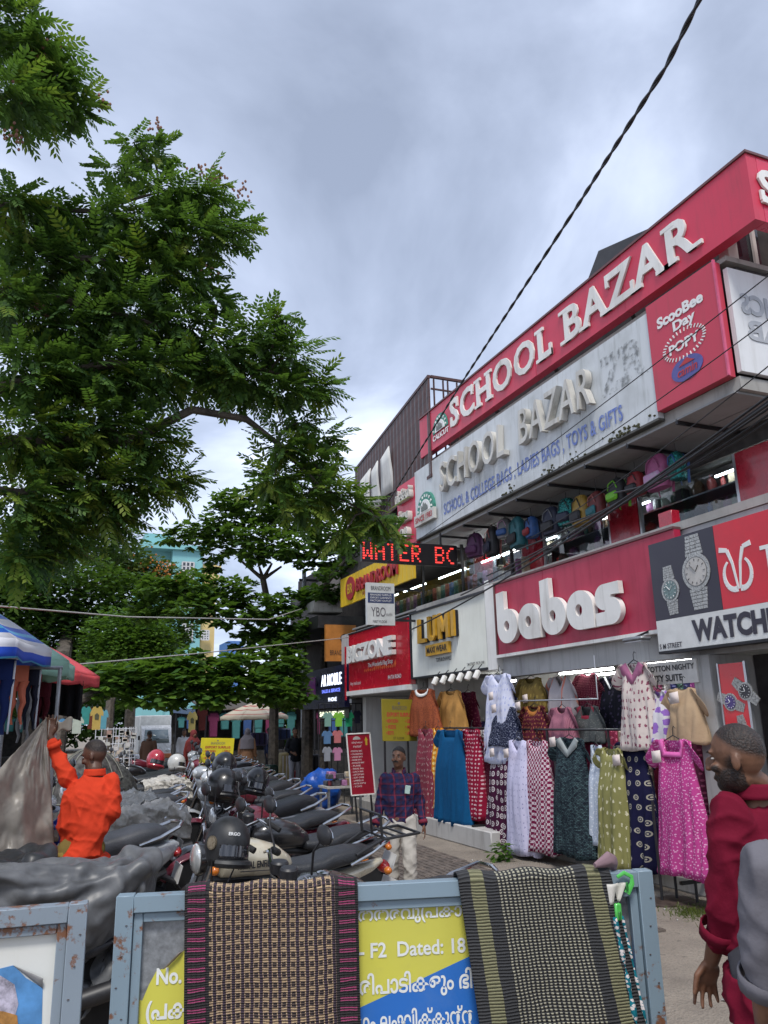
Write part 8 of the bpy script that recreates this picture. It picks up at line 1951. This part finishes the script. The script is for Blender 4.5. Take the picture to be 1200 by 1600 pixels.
for k in range(8): mb.tube([(x0_+(x1_-x0_)*k/7, 17.85, 0), (x0_+(x1_-x0_)*k/7, 17.85, 2.2)], .012, 5)
for k in range(6): mb.tube([(x0_, 17.85, .3+.38*k), (x1_, 17.85, .3+.38*k)], .012, 5)
mb.build('grid', DARKM, s, world=True)
# blue tarp and table in front of the far shop
p = onZ(508, 1232, 0); c = onY(508, 1205, 16.6)
mb = MB(); mb.ell((0, 0, 0), (.42, .35, .36), 22, 14); mb.v = [tuple(Vector((c.x-.05, 16.6, .48))+Vector((q[0], q[1], max(-.44, q[2])))*(1+.45*noise.noise(Vector(q)*4)+.2*noise.noise(Vector(q)*9))) for q in mb.v]; o = mb.build('blue_tarp', plastic('tarp_blue', (.01, .10, .50), .4), sharp=0); tag(o, 'crumpled bright blue tarp over goods beside the red board', 'tarp')
s = thing('display_table', 'small table with boxes beside the red board', 'table', (onY(532, 1220, 15.8).x, 15.8, 0))
mb = MB(); mb.box((0, 0, .55), (.75, .6, .04)); mb.build('top', CONC, s)
for sx in (-.33, .33):
    for sy in (-.25, .25): mb = MB(); mb.bar((sx, sy, 0), (sx, sy, .53), .04, .04); mb.build('leg', STEEL, s)
random.seed(31)
for k in range(14):
    mb = MB(); x, y = random.uniform(-.3, .3), random.uniform(-.22, .2); h = random.uniform(.06, .14); zb = random.choice([.0, .0, .14]); o_ = s.location+Vector((x, y, .571+zb+h/2)); mb.box(o_, (random.uniform(.1, .2), random.uniform(.1, .2), h), bev=.01); o = mb.build('goods_box', random.choice(GMAT)); tag(o, 'small box of goods on the table by the red board', 'box', 'goods on the small table')
# goods in the shade under the ringed umbrella: suitcases, bins, bag heaps
for i, (px, py, Y, w_, h_, c, lb) in enumerate([(421, 1194, 20.5, .42, .72, (.012, .05, .035), 'dark green suitcase left of the man in black'), (446, 1184, 23.5, .40, .9, (.30, .25, .12), 'mustard striped tall suitcase behind the man in black'), (398, 1186, 23.0, .5, .6, (.04, .05, .09), 'dark blue suitcase under the ringed umbrella'), (437, 1150, 25.5, .7, .35, (.03, .05, .14), 'blue travel bag on the stall, under the ringed umbrella'), (489, 1180, 24.0, .40, .8, (.07, .07, .08), 'black suitcase right of the man in black'), (470, 1205, 25.0, .6, .3, (.32, .02, .03), 'red bag on the ground behind the man in black'), (404, 1158, 25.8, .55, .4, (.05, .04, .12), 'purple travel bag under the ringed umbrella')]):
    p = onY(px, py, Y); z0 = max(0, p.z-h_/2) if i in (3, 6) else 0; s = thing('suitcase', lb, 'suitcase', (p.x, Y, z0))
    mm_ = mat('case_%d' % i, c, .45, var=.2); mb = MB(); mb.box((0, 0, .06+h_/2), (w_, .26, h_), bev=.05); mb.build('shell', mm_, s)
    mb = MB()
    for k in range(3): mb.box(((k-1)*w_*.27, -.135, .06+h_/2), (.03, .02, h_*.8))
    mb.build('rib', DARKM if i != 1 else mat('rib_white', (.5, .5, .55), .5), s)
    mb = MB(); mb.tube([(-w_*.2, .05, .06+h_), (-w_*.2, .05, h_+.2), (w_*.2, .05, h_+.2), (w_*.2, .05, .06+h_)], .012, 6); mb.build('handle', BPL, s)
    mb = MB()
    for sg in (-1, 1): mb.lathe((sg*w_*.38, 0, .035), [(.035, -.02), (.035, .02)], 10, 'X')
    mb.build('wheels', RUB, s)
# dark market sheds closing the far end
shed_m = mat('shed_dark', (.045, .04, .035), .85, var=.4)
random.seed(44)
for i, (X, Y, W_, lb) in enumerate([(-7.5, 24, 5.0, 'dark tarpaulin shed behind the left umbrellas'), (-2.0, 33, 4.0, 'dark shed left of the truck, under the trees'), (8.2, 44, 4.0, 'dark shed right of the truck'), (7.2, 31, 3.6, 'dark stall behind the ringed umbrella'), (10.2, 29, 2.6, 'dark stall by the utility pole')]):
    s = thing('market_shed', lb, 'shed', (X, Y, 0)); mb = MB(); mb.mm((-W_/2, 1.4, 0), (W_/2, 1.5, 2.5)); mb.build('back_wall', shed_m, s)
    mb = MB(); mb.grid(lambda u, v: (-W_/2-.2+(W_+.4)*u, -1+2.6*v, 2.35+.35*v+.06*math.sin(u*9+i)), 14, 6); mb.build('tarp_roof', mat('tarp_%d' % i, [(.06, .06, .055), (.10, .09, .07), (.03, .06, .12), (.09, .07, .05), (.05, .05, .05)][i], .7, var=.3), s, solid=.02)
    for sx in (-1, 1): mb = MB(); mb.tube([(sx*W_/2, -.9, 0), (sx*W_/2, -.9, 2.38)], .03, 6); mb.build('post', DARKM, s)
    mb = MB(); mb.mm((-W_/2+.1, -.6, .0), (W_/2-.1, .8, .8)); mb.build('counter', shed_m, s)
    for k in range(int(W_/.42)):
        c = random.choice([(.04, .04, .07), (.10, .03, .03), (.4, .28, .08), (.06, .2, .2), (.2, .04, .1), (.05, .1, .25), (.3, .28, .26)]); mb = MB(); h = random.uniform(.5, .95); x = -W_/2+.3+k*.42
        mb.box((x, -.8, 2.2-h/2), (.30, .08, h), bev=.03); mb.box((x, -.8, 2.2-h*.22), (.42, .07, h*.28), bev=.03); mb.tube([(x, -.8, 2.2), (x, -.8, 2.36)], .006, 5)
        mb.v = [tuple(Vector(p_)+s.location) for p_ in mb.v]; o = mb.build('stall_garment', fabric('sg_%d' % (int(sum(c)*1000) % 50), c, 'plain')); tag(o, '%s garment from the left on the %s' % (nth(k+1), lb), 'garment', 'garments hung on the far sheds')
for i in range(16):
    x = random.uniform(-3, 9); Y = random.uniform(27, 38); 
    if 3.3 < x < 6.5 and Y > 30: continue
    c = random.choice(cols_); mb = MB(); mb.box((x, Y, .35), (random.uniform(.4, .9), .5, .7), rot=random.uniform(-.4, .4), bev=.06); o = mb.build('goods_sack', fabric('sack_%d' % cols_.index(c), c, 'plain')); tag(o, 'sack of goods standing on the far market ground', 'sack', 'sacks on the far market ground')
# ================================================================== trees
BARK = mat('bark', (.12, .10, .08), .9, var=.35, scale=9, bump=.6, bscale=25)
def fronds_mesh(name, base, dirs, norms, length, npairs, lw, ll, m, rs=1):
    """pinnate leaves: for each frond npairs of leaflets along a drooping rachis; all numpy"""
    g_ = np.random.default_rng(rs); n = len(base)
    d = dirs/np.linalg.norm(dirs, axis=1, keepdims=True); nn = norms - d*(norms*d).sum(1, keepdims=True); nn /= np.linalg.norm(nn, axis=1, keepdims=True)+1e-9; sd = np.cross(d, nn)
    L = length*g_.uniform(.6, 1.2, n); V = []; lsc = np.clip(L/.30, .55, 1.2)
    for k in range(npairs):
        t = (k+.9)/(npairs+.3); pos = base + d*(L*t)[:, None] - nn*(L*.16*t*t)[:, None]
        for sg in (-1, 1):
            a = .95-.35*t; ax = d*math.cos(a)+sd*(sg*math.sin(a)); ax = ax - nn*(.20+.25*g_.random((n, 1)))
            ax /= np.linalg.norm(ax, axis=1, keepdims=True); l_ = ll*(1-.45*abs(t-.55))*g_.uniform(.75, 1.2, n)*lsc; w_ = lw*(1-.3*abs(t-.5)); pv = np.cross(ax, nn); pv /= np.linalg.norm(pv, axis=1, keepdims=True)+1e-9
            V.append(np.stack([pos, pos+ax*(l_*.45)[:, None]+pv*w_/2, pos+ax*l_[:, None], pos+ax*(l_*.45)[:, None]-pv*w_/2], 1))
    V = np.concatenate(V, 0); return quads(name, V, m)
def quads(name, V, m):
    nq = len(V); me = bpy.data.meshes.new(name); me.vertices.add(nq*4); me.vertices.foreach_set('co', V.reshape(-1).astype(np.float32)); me.loops.add(nq*4); me.loops.foreach_set('vertex_index', np.arange(nq*4, dtype=np.int32)); me.polygons.add(nq); me.polygons.foreach_set('loop_start', np.arange(0, nq*4, 4, dtype=np.int32)); me.update(calc_edges=True); me.materials.append(m); return me
def link(me, name, parent=None, loc=None):
    o = bpy.data.objects.new(name, me); col.objects.link(o)
    if parent: o.parent = parent; 
    return o
def branch_obj(paths, parent, name='trunk', m=None):
    mb = MB(); inv = parent.location
    for pts, rad in paths: mb.tube([Vector(p)-inv for p in pts], rad, 8)
    return mb.build(name, m or BARK, parent)
# ---- near tree with feathery pinnate leaves, trunk outside the frame to the left
clumps = [(15, 40, 60, 6.2), (50, 85, 55, 6.3), (90, 128, 46, 6.4), (122, 168, 28, 6.5), (60, 158, 48, 6.4), (10, 150, 56, 6.0), (20, 310, 36, 6.2),
 (208, 222, 24, 7.0), (238, 242, 26, 7.0), (180, 268, 24, 6.9), (255, 300, 46, 7.0), (315, 310, 46, 7.1), (360, 355, 32, 7.2), (310, 370, 56, 7.0), (240, 360, 62, 6.9), (170, 335, 50, 6.8), (100, 340, 46, 6.8), (40, 350, 60, 6.6),
 (60, 420, 72, 6.6), (150, 420, 75, 6.7), (245, 430, 62, 6.9), (310, 440, 36, 7.0), (20, 480, 70, 6.4), (110, 510, 80, 6.6), (205, 500, 78, 6.8), (290, 510, 58, 7.0), (340, 470, 22, 7.0),
 (340, 555, 62, 7.1), (400, 530, 50, 7.2), (450, 560, 55, 7.3), (495, 605, 36, 7.4), (440, 615, 46, 7.2), (380, 600, 56, 7.1), (310, 580, 50, 7.0), (240, 585, 66, 6.8), (150, 590, 80, 6.6), (50, 590, 85, 6.4),
 (435, 500, 20, 7.2), (470, 660, 34, 7.3), (505, 685, 26, 7.4), (440, 700, 44, 7.2), (490, 720, 40, 7.3), (430, 750, 44, 7.2), (500, 770, 48, 7.3), (550, 790, 40, 7.4), (590, 815, 26, 7.4), (540, 830, 28, 7.3), (470, 790, 36, 7.2), (612, 838, 14, 7.4),
 (50, 690, 95, 6.4), (150, 670, 78, 6.6), (220, 690, 60, 6.8), (275, 750, 36, 6.9), (225, 760, 50, 6.8), (140, 760, 80, 6.6), (40, 790, 85, 6.3), (90, 840, 55, 6.5), (170, 810, 40, 6.7), (30, 870, 50, 6.3)]
near = thing('feathery_tree', 'tall near tree with feathery pinnate leaves filling the upper left', 'tree', (-3.4, 6.2, 0))
g_ = np.random.default_rng(5); bases = []; dirs = []; nrms = []; tips = []; lens = []
for (px, py, rp, D) in clumps:
    c = np.array(atD(px, py, D)); r0 = max(.07, rp/F*D-.15); tips.append((c, r0)); n = int(14+ (rp/10.)**2*2.5)
    u = g_.normal(size=(n, 3)); u /= np.linalg.norm(u, axis=1, keepdims=True); rr = g_.random((n, 1))**.45
    off = u*rr*r0*np.array([1.0, 1.3, .8]); off[:, 2] += .15*r0
    out = off.copy(); out[:, 2] *= .4; out += np.array([.25, .05, -.05])*r0; out += g_.normal(size=(n, 3))*r0*.35; out[:, 2] -= r0*.10
    lens.append(np.full(n, .32*min(1, .45+rp/90))); bases.append(c+off*.92); dirs.append(out); nr = g_.normal(size=(n, 3))*.28; nr[:, 2] += 1; nrms.append(nr)
lens = np.concatenate(lens); base = np.concatenate(bases); dirs = np.concatenate(dirs); nrms = np.concatenate(nrms)
LF1 = leafmat('leaf_feather', (.026, .066, .024), (.095, .185, .036), .42)
LF2 = leafmat('leaf_feather_young', (.10, .17, .022), (.20, .25, .04), .45)
o_ = np.array(near.location)
sel = (g_.random(len(base)) < .08); low = (base[:, 2] < 4.2) & (g_.random(len(base)) < .3); sel |= low
link(fronds_mesh('crown', base[~sel]-o_, dirs[~sel], nrms[~sel], lens[~sel], 8, .032, .076, LF1, 1), 'crown', near)
link(fronds_mesh('young_leaves', base[sel]-o_, dirs[sel], nrms[sel], lens[sel]*1.1, 8, .034, .082, LF2, 2), 'young_leaves', near)
print('fronds', len(base))
# flower heads
mb = MB(); random.seed(2)
for px, py, D in [(72, 78, 6.2), (28, 140, 6.0), (165, 165, 6.5), (310, 268, 7.0), (330, 275, 7.0), (345, 285, 7.1), (245, 205, 7.0), (325, 425, 7.0), (430, 495, 7.2), (380, 300, 7.2), (20, 215, 6.0), (65, 490, 6.4)]:
    c = atD(px, py, D)
    for k in range(18): mb.ell(c+Vector((random.gauss(0, .045), random.gauss(0, .045), random.gauss(.02, .04))), (.012, .012, .014), 6, 4)
mb.build('flower_heads', mat('flower_tan', (.34, .17, .12), .8, var=.3), near, world=True, stuff=True)
trunk_paths = [([(-3.4, 6.2, 0), (-3.3, 6.25, 1.5), (-3.1, 6.3, 3.0), (-2.9, 6.3, 4.2)], [.26, .22, .19, .16])]
hubs = [((-2.9, 6.3, 4.2), [(6.2, 30, 480), (6.5, 150, 600)], None)]
T0 = Vector((-2.9, 6.3, 4.2))
limbs = [[atD(-60, 300, 6.5), atD(5, 345, 6.5), atD(90, 402, 6.6), atD(150, 405, 6.7), atD(215, 425, 6.9), atD(290, 390, 7.0)], [atD(-80, 320, 6.4), atD(0, 321, 6.4), atD(60, 326, 6.6), atD(140, 330, 6.8), atD(250, 300, 7.0)], [atD(-60, 620, 6.3), atD(30, 600, 6.4), atD(160, 570, 6.6), atD(300, 560, 7.0), atD(420, 580, 7.2), atD(470, 600, 7.3)],
         [atD(-60, 690, 6.3), atD(60, 690, 6.4), atD(200, 690, 6.7), atD(300, 640, 6.9), atD(385, 655, 7.1), atD(430, 690, 7.2), atD(500, 760, 7.3), atD(570, 800, 7.4)], [atD(-60, 180, 6.1), atD(10, 150, 6.1), atD(70, 120, 6.3)], [atD(-60, 760, 6.2), atD(30, 770, 6.3), atD(150, 750, 6.6), atD(260, 750, 6.9)], [atD(-30, 460, 6.4), atD(45, 455, 6.6), atD(110, 470, 6.6), atD(220, 500, 6.8), atD(330, 540, 7.0)]]
for lp in limbs:
    st = T0 if lp[0].z < 7 else Vector((-2.6, 6.3, 5.2)); pts = [st, st.lerp(lp[0], .5)+Vector((0, 0, .2))]+lp; trunk_paths.append((pts, list(np.linspace(.075, .010, len(pts)))))
trunk_paths.append(([T0, Vector((-2.6, 6.3, 5.2)), Vector((-2.3, 6.3, 7.0))], [.15, .12, .06]))
for c, r0 in tips[::1]:
    c = Vector(c); best = min((q for lp in limbs for q in lp), key=lambda q: (q-c).length); trunk_paths.append(([best, best.lerp(c, .5)+Vector((0, 0, .06)), c], [.014, .010, .005]))
branch_obj(trunk_paths, near)

# ---- broad leaved trees
def leaf_cloud(name, centers, radii, n_each, size, m, seed, flat=.55, droop=.2, whorl=False):
    g_ = np.random.default_rng(seed); V = []
    for c, r0, n in zip(centers, radii, n_each):
        u = g_.normal(size=(n, 3)); u /= np.linalg.norm(u, axis=1, keepdims=True); p = np.array(c)+u*(g_.random((n, 1))**.4)*np.array(r0)*np.array([1, 1, flat])
        k = 7 if whorl else 1
        for q in range(k):
            a = g_.uniform(0, 2*PI, n) if not whorl else 2*PI*q/k+g_.uniform(-.3, .3, n)+u[:, 0]*5
            d = np.stack([np.cos(a), np.sin(a), g_.uniform(-.5, .45, n)-droop], 1); d += u*.5; d /= np.linalg.norm(d, axis=1, keepdims=True)
            nn = np.stack([g_.normal(0, .35, n), g_.normal(0, .35, n), np.ones(n)], 1); sd = np.cross(d, nn); sd /= np.linalg.norm(sd, axis=1, keepdims=True)
            l_ = size*g_.uniform(.7, 1.25, n)[:, None]; w_ = l_*.30
            V.append(np.stack([p, p+d*l_*.62+sd*w_, p+d*l_, p+d*l_*.62-sd*w_], 1))
    return quads(name, np.concatenate(V), m)
def tree(label, base, clump_list, size, m, seed, trunk, whorl=False, name='leafy_tree', dens=1.0, flat=.55, bark=None):
    t = thing(name, label, 'tree', base, 0, 'street trees'); b0 = np.array(base)
    cs = [np.array(c)-b0 for c, r0 in clump_list]; rs = [r0 for c, r0 in clump_list]; ns = [max(20, int(dens*(np.mean(r0) if hasattr(r0, '__len__') else r0)**2/(size*size)*(4.2 if whorl else 22))) for r0 in rs]
    link(leaf_cloud('crown', cs, rs, ns, size, m, seed, flat, whorl=whorl), 'crown', t)
    mb = MB()
    for pts, rad in trunk: mb.tube([Vector(p)-Vector(base) for p in pts], rad, 8)
    mb.build('trunk', bark or BARK, t); return t
LA = leafmat('leaf_almond', (.024, .064, .016), (.10, .185, .028), .4); LB = leafmat('leaf_dark', (.020, .050, .014), (.065, .13, .022), .33); LC = leafmat('leaf_mid', (.034, .09, .02), (.12, .22, .03), .4); LD = leafmat('leaf_olive', (.05, .075, .018), (.12, .14, .03), .3)
def cl(lst): return [(tuple(atD(px, py, D)), rp/F*D) for px, py, rp, D in lst]
# almond-like umbrella tree seen against the sky
D0 = 22.0
c_ = cl([(300, 835, 36, D0), (350, 815, 40, D0), (400, 790, 50, D0), (450, 800, 50, D0+.6), (500, 830, 46, D0), (390, 845, 50, D0-.6), (450, 855, 46, D0-.8), (340, 860, 30, D0), (510, 865, 34, D0+.4), (265, 838, 20, D0), (420, 760, 36, D0), (360, 780, 30, D0), (550, 850, 26, D0), (395, 870, 22, D0-1), (330, 885, 14, D0), (480, 880, 20, D0)])
b_ = onY(428, 1120, 23.0); tb = (b_.x, b_.y, 0); f0 = atD(411, 905, D0)
tree('umbrella shaped broad leaved tree whose forked trunk shows against the sky', tb, c_, .20, LA, 11, [([tb, (tb[0], tb[1], 3), atD(422, 960, D0), f0], [.16, .13, .10, .085])]+[([f0, atD(*q, D0)], [.06, .03]) for q in ((385, 882), (405, 885), (425, 880), (440, 885), (375, 875))], True, 'almond_tree', 1.6, .6)
# tree at the facade end
c_ = cl([(560, 880, 30, 19), (520, 890, 28, 19.5), (500, 920, 26, 20), (545, 860, 24, 19), (585, 868, 18, 18.6)])
b_ = onY(506, 1120, 20.4); tb = (b_.x, 20.4, 0); tree('dark tree pressed against the far facade behind the yellow sign', tb, c_, .2, LB, 12, [([tb, (tb[0], tb[1], 3.5), atD(510, 910, 19.8), atD(545, 870, 19.2)], [.12, .1, .08, .03])], True, 'almond_tree', 1.3)
# drooping middle layer of almond branches across the street
c_ = cl([(250, 920, 40, 20), (310, 915, 42, 20), (370, 925, 40, 20), (420, 950, 40, 20), (455, 940, 30, 20.5), (460, 975, 30, 20), (300, 950, 40, 19.5), (360, 960, 36, 19.5), (230, 950, 36, 20), (410, 985, 34, 20), (450, 1000, 34, 20), (425, 1030, 46, 18.8), (455, 1050, 34, 18.8), (400, 1075, 30, 18.6), (445, 1090, 28, 18.6), (380, 1000, 24, 20), (480, 930, 16, 20.5)])
b_ = onY(480, 1120, 21.0); tb = (b_.x, b_.y, 0); tree('wide spreading almond tree whose boughs hang over the market middle', tb, c_, .22, LA, 13, [([tb, (tb[0], tb[1], 2.2), atD(440, 1010, 20.2), atD(420, 960, 20)], [.17, .15, .11, .07]), ([atD(440, 1010, 20.2), atD(350, 955, 19.8), atD(250, 930, 20)], [.08, .05, .02])], True, 'almond_tree', 1.9)
c_ = cl([(190, 1060, 44, 17), (240, 1055, 46, 17), (290, 1060, 44, 17), (340, 1060, 44, 17.2), (390, 1070, 40, 17.5), (430, 1080, 36, 18), (160, 1075, 30, 17), (260, 1085, 36, 16.8), (330, 1085, 36, 17), (210, 1090, 30, 16.8), (465, 1085, 24, 18.5), (300, 1035, 36, 17.4), (370, 1040, 36, 17.6), (145, 1050, 26, 17.2)])
b_ = onY(190, 1120, 17.5); tb = (b_.x-1.2, 18.2, 0); tree('low boughed almond tree spreading above the parked rows', tb, c_, .24, LC, 14, [([tb, (tb[0]+.1, tb[1], 2.2), atD(200, 1060, 17.3)], [.16, .13, .08]), ([atD(200, 1060, 17.3), atD(300, 1050, 17.3), atD(430, 1075, 18)], [.07, .05, .02])], True, 'almond_tree', 2.6)
# background wall of foliage at the left
c_ = cl([(40, 930, 90, 26), (130, 930, 80, 27), (210, 940, 60, 28), (60, 1000, 80, 26), (150, 1000, 70, 26.5), (230, 1010, 55, 27), (270, 980, 46, 28), (110, 1060, 70, 26), (190, 1040, 60, 26), (250, 1050, 50, 27), (-30, 960, 80, 26), (20, 1060, 70, 26)])
tb = tuple(onY(90, 1120, 26.5)); tb = (tb[0], 26.8, 0); tree('big dark leafy tree behind the left umbrellas', tb, c_, .24, LB, 15, [([tb, (tb[0], tb[1], 4), atD(110, 980, 26.5), atD(120, 920, 26.8)], [.3, .25, .18, .08])], False, 'leafy_tree', 2.3, .8)
c_ = cl([(180, 990, 50, 22), (220, 985, 46, 22), (200, 1015, 46, 21.6), (250, 1005, 34, 22), (160, 1020, 40, 22), (235, 1025, 36, 21.8)])
tb = tuple(onY(172, 1120, 22)); tb = (tb[0], 22.2, 0); tree('bright green bushy tree in the middle of the foliage', tb, c_, .15, LC, 16, [([tb, (tb[0], tb[1], 2.4), atD(205, 1005, 22)], [.14, .11, .06])], False, 'leafy_tree', 2.0, .8)
c_ = cl([(255, 905, 36, 34), (225, 895, 40, 34), (290, 920, 26, 34), (195, 880, 46, 34), (330, 930, 24, 34), (160, 900, 46, 34)])
tb = tuple(onY(203, 1120, 34)); tb = (tb[0], 34, 0); tr_ = tree('olive tree with orange blossom in front of the turquoise building', tb, c_, .24, LD, 17, [([tb, (tb[0], tb[1], 5), atD(250, 900, 34)], [.22, .18, .08])], False, 'leafy_tree', 2.0, .8)
mb = MB(); random.seed(9)
for k in range(90): c = atD(random.gauss(252, 22), random.gauss(897, 18), 33.2); mb.ell(c-Vector(tb), (.05, .05, .05), 5, 3)
mb.build('blossom', mat('blossom_orange', (.55, .20, .03), .7, var=.3), tr_, stuff=True)
c_ = cl([(120, 820, 70, 30), (60, 850, 70, 30), (180, 850, 50, 31), (20, 900, 60, 30)])
tb = tuple(onY(80, 1120, 30)); tb = (tb[0]-.6, 30.5, 0); tree('dark tall tree behind the near feathery one at the left', tb, c_, .24, LB, 18, [([tb, (tb[0], tb[1], 6), atD(90, 860, 30)], [.28, .22, .1])], False, 'leafy_tree', 1.4, .8)
# far tree belt that closes the street end
c_ = [((x, 66+3*math.sin(x), 2.6+1.2*math.sin(x*1.7)), 3.4) for x in np.linspace(-14, 26, 14)]
g2 = leaf_cloud('treeline', [np.array(c) for c, r0 in c_], [r0 for c, r0 in c_], [2600]*14, .55, LB, 33, .9); o = link(g2, 'tree_belt'); tag(o, 'far belt of dark trees closing the street', 'trees', kind='stuff')
# small weed clump at the plinth and grass by the stand bases
p = onZ(783, 1345, 0); t = thing('weed_plant', 'small green weed growing at the foot of the white plinth', 'plant', (p.x, p.y, 0))
link(leaf_cloud('leaves', [np.array((0, 0, .12))], [.16], [70], .11, LC, 40, .7), 'leaves', t); mb = MB(); mb.tube([(0, 0, 0), (.01, 0, .12)], .006, 5); mb.build('stem', BARK, t)
g_ = np.random.default_rng(50); V = []
for k in range(700):
    c = onZ(g_.normal(1088, 20), g_.normal(1424, 7), 0); a = g_.uniform(0, 6.28); h = g_.uniform(.01, .045); d = np.array([math.cos(a), math.sin(a), 0])*.006; t_ = np.array([g_.normal(0, .02), g_.normal(0, .02), h]); c = np.array(c); V.append(np.stack([c-d, c+d, c+t_+d*.3, c+t_-d*.3]))
o = link(quads('grass', np.array(V), LD), 'grass'); tag(o, 'tuft of grass on the paving below the pink nightgown', 'grass', kind='stuff')
# planter greenery on the far canopy
c_ = cl([(495, 925, 20, 20.5), (520, 930, 18, 20), (508, 940, 16, 20.2)]); t = thing('canopy_plants', 'dark potted shrubs on the far canopy beside the yellow sign', 'plant', tuple(atD(508, 950, 20.2)))
link(leaf_cloud('leaves', [np.array(c)-np.array(t.location) for c, r0 in c_], [r0 for c, r0 in c_], [220]*3, .14, LB, 60), 'leaves', t); mb = MB(); mb.box((0, 0, 0), (.8, .5, .3), bev=.03); mb.build('trough', CONC, t)

# ================================================================== turquoise building behind the trees
TQ = grimy('turquoise_wall', (.20, .45, .47), dirt=(.2, .32, .32), rough=.8, amt=.5); TQY = grimy('cream_yellow_wall', (.60, .46, .20), dirt=(.4, .33, .2), rough=.8, amt=.5)
BY_ = 58.0
s = thing('turquoise_building', 'turquoise and yellow building seen between the trees', 'building', tuple((onY(300, 1000, BY_).x, BY_+4, 0)))
P_ = lambda px, py, Y=BY_: onY(px, py, Y)
x0_, x1_, x2_ = P_(225, 900).x, P_(316, 900).x, P_(340, 900).x; zt_ = P_(320, 862).z; zl = P_(250, 842).z
mb = MB(); mb.mm((x0_, BY_+1.0, 0), (P_(268, 900).x, BY_+8, zl+.6)); mb.build('wall', TQ, s, world=True)
mb = MB(); mb.mm((P_(268, 900).x+.01, BY_, 0), (x1_, BY_+8, zt_)); mb.build('wall', TQ, s, world=True)
mb = MB(); mb.mm((x1_+.01, BY_+.5, 0), (x2_, BY_+7, P_(325, 880).z)); mb.build('side_wall', TQY, s, world=True)
for k in range(4): mb = MB(); mb.mm((x1_+.02, BY_+.3, P_(325, 885+k*14).z-.15), (x2_+.3-.1*k, BY_+7.1, P_(325, 885+k*14).z+.15)); mb.build('ledge', TQY, s, world=True)
for (px0, px1, py0, py1) in ((285, 302, 878, 906), (260, 266, 880, 895), (285, 300, 975, 1002), (315, 326, 985, 1000), (288, 300, 930, 950)):
    a, b = P_(px0, py0, BY_-.05), P_(px1, py1, BY_-.05); mb = MB(); mb.mm((a.x, BY_-.06, b.z), (b.x, BY_-.005, a.z)); w_ = mb.build('window', mat('far_glass', (.05, .06, .07), .1), s, world=True)
    mb = MB()
    for k in range(4): mb.mm((a.x+(b.x-a.x)*k/3-.05, BY_-.10, b.z), (a.x+(b.x-a.x)*k/3+.05, BY_-.065, a.z))
    for k in range(5): mb.mm((a.x, BY_-.09, b.z+(a.z-b.z)*k/4-.04), (b.x, BY_-.068, b.z+(a.z-b.z)*k/4+.04))
    mb.build('grille', mat('grille_white', (.6, .6, .6), .6), w_, world=True)
mb = MB(); mb.mm((x0_-.3, BY_-.3, zt_), (x1_+.2, BY_+8.2, zt_+.35)); mb.build('roof_parapet', TQ, s, world=True)
mb = MB(); mb.mm((P_(330, 1010).x, BY_-6, 0), (P_(352, 1010).x, BY_-3, P_(330, 1014).z)); o = mb.build('blue_roofed_hut', mat('hut_blue', (.08, .2, .5), .6)); tag(o, 'small pale blue hut glimpsed below the turquoise building', 'hut')

# ================================================================== cables and strings
def cable(label, pts, r0, m, sag=0.0, twist=False):
    P = []
    for (a, b) in zip(pts[:-1], pts[1:]):
        for k in range(14):
            t = k/14; P.append(a.lerp(b, t)-Vector((0, 0, sag*4*t*(1-t))))
    P.append(pts[-1]); mb = MB()
    if twist:
        Q = []
        for (a, b) in zip(P[:-1], P[1:]):
            for k in range(14): Q.append(a.lerp(b, k/14))
        Q.append(P[-1]); t0 = (Q[-1]-Q[0]).normalized(); ux_ = t0.orthogonal().normalized(); uy_ = t0.cross(ux_); L_c = 0
        for ph in (0, PI): 
            L_c = 0; R_ = []
            for k, q in enumerate(Q):
                if k: L_c += (q-Q[k-1]).length
                a = L_c*13+ph; R_.append(q+(ux_*math.cos(a)+uy_*math.sin(a))*r0*.6)
            mb.tube(R_, r0*.75, 6)
    else: mb.tube(P, r0, 6)
    o = mb.build('overhead_cable', m, sharp=0); return tag(o, label, 'cable', 'cables over the street')
CBL = mat('cable_black', (.022, .022, .025), .55); STR = mat('string_white', (.42, .42, .40), .7)
cable('thick twisted black cable crossing the sky down to the barred screen', [atD(1110, -35, 3.4), atD(1040, 105, 4.1), atD(900, 325, 6.0), atD(720, 600, 9.5), atD(600, 795, 14.5), atD(545, 880, 19)], .0105, CBL, 0, True)
for i, (a, b, r0) in enumerate((((1260, 590, 4.6), (640, 985, 12.6), .011), ((1260, 598, 4.6), (800, 862, 9.5), .009), ((1260, 584, 4.7), (760, 900, 10), .009), ((1260, 606, 4.6), (880, 820, 8.2), .008), ((1260, 575, 4.7), (720, 930, 10.6), .010), ((1260, 615, 4.6), (960, 770, 7.2), .008))):
    p, q = atD(*a), atD(*b); cable('black cable %s of the bundle sagging before the first floor' % ('topmost', 'second', 'third', 'fourth', 'fifth', 'lowest')[i], [p, q], r0, CBL, .10)
for i, (a, b) in enumerate((((1240, 400, 4.9), (600, 880, 13)), ((1240, 470, 4.9), (760, 800, 9.6)), ((1240, 540, 4.8), (830, 840, 8.6)))):
    cable('thin wire %s of three crossing the red advert panel' % ('uppermost', 'middle', 'lowest')[i], [atD(*a), atD(*b)], .0045, CBL, .06)
cable('white string across the upper left foliage', [atD(-40, 944, 9), atD(200, 964, 11), atD(420, 968, 14), atD(475, 950, 21)], .010, STR, .0)
cable('pale string slanting up to the orange sign', [atD(100, 1040, 9.5), atD(300, 1022, 12), atD(545, 996, 17.5)], .009, STR, .0)
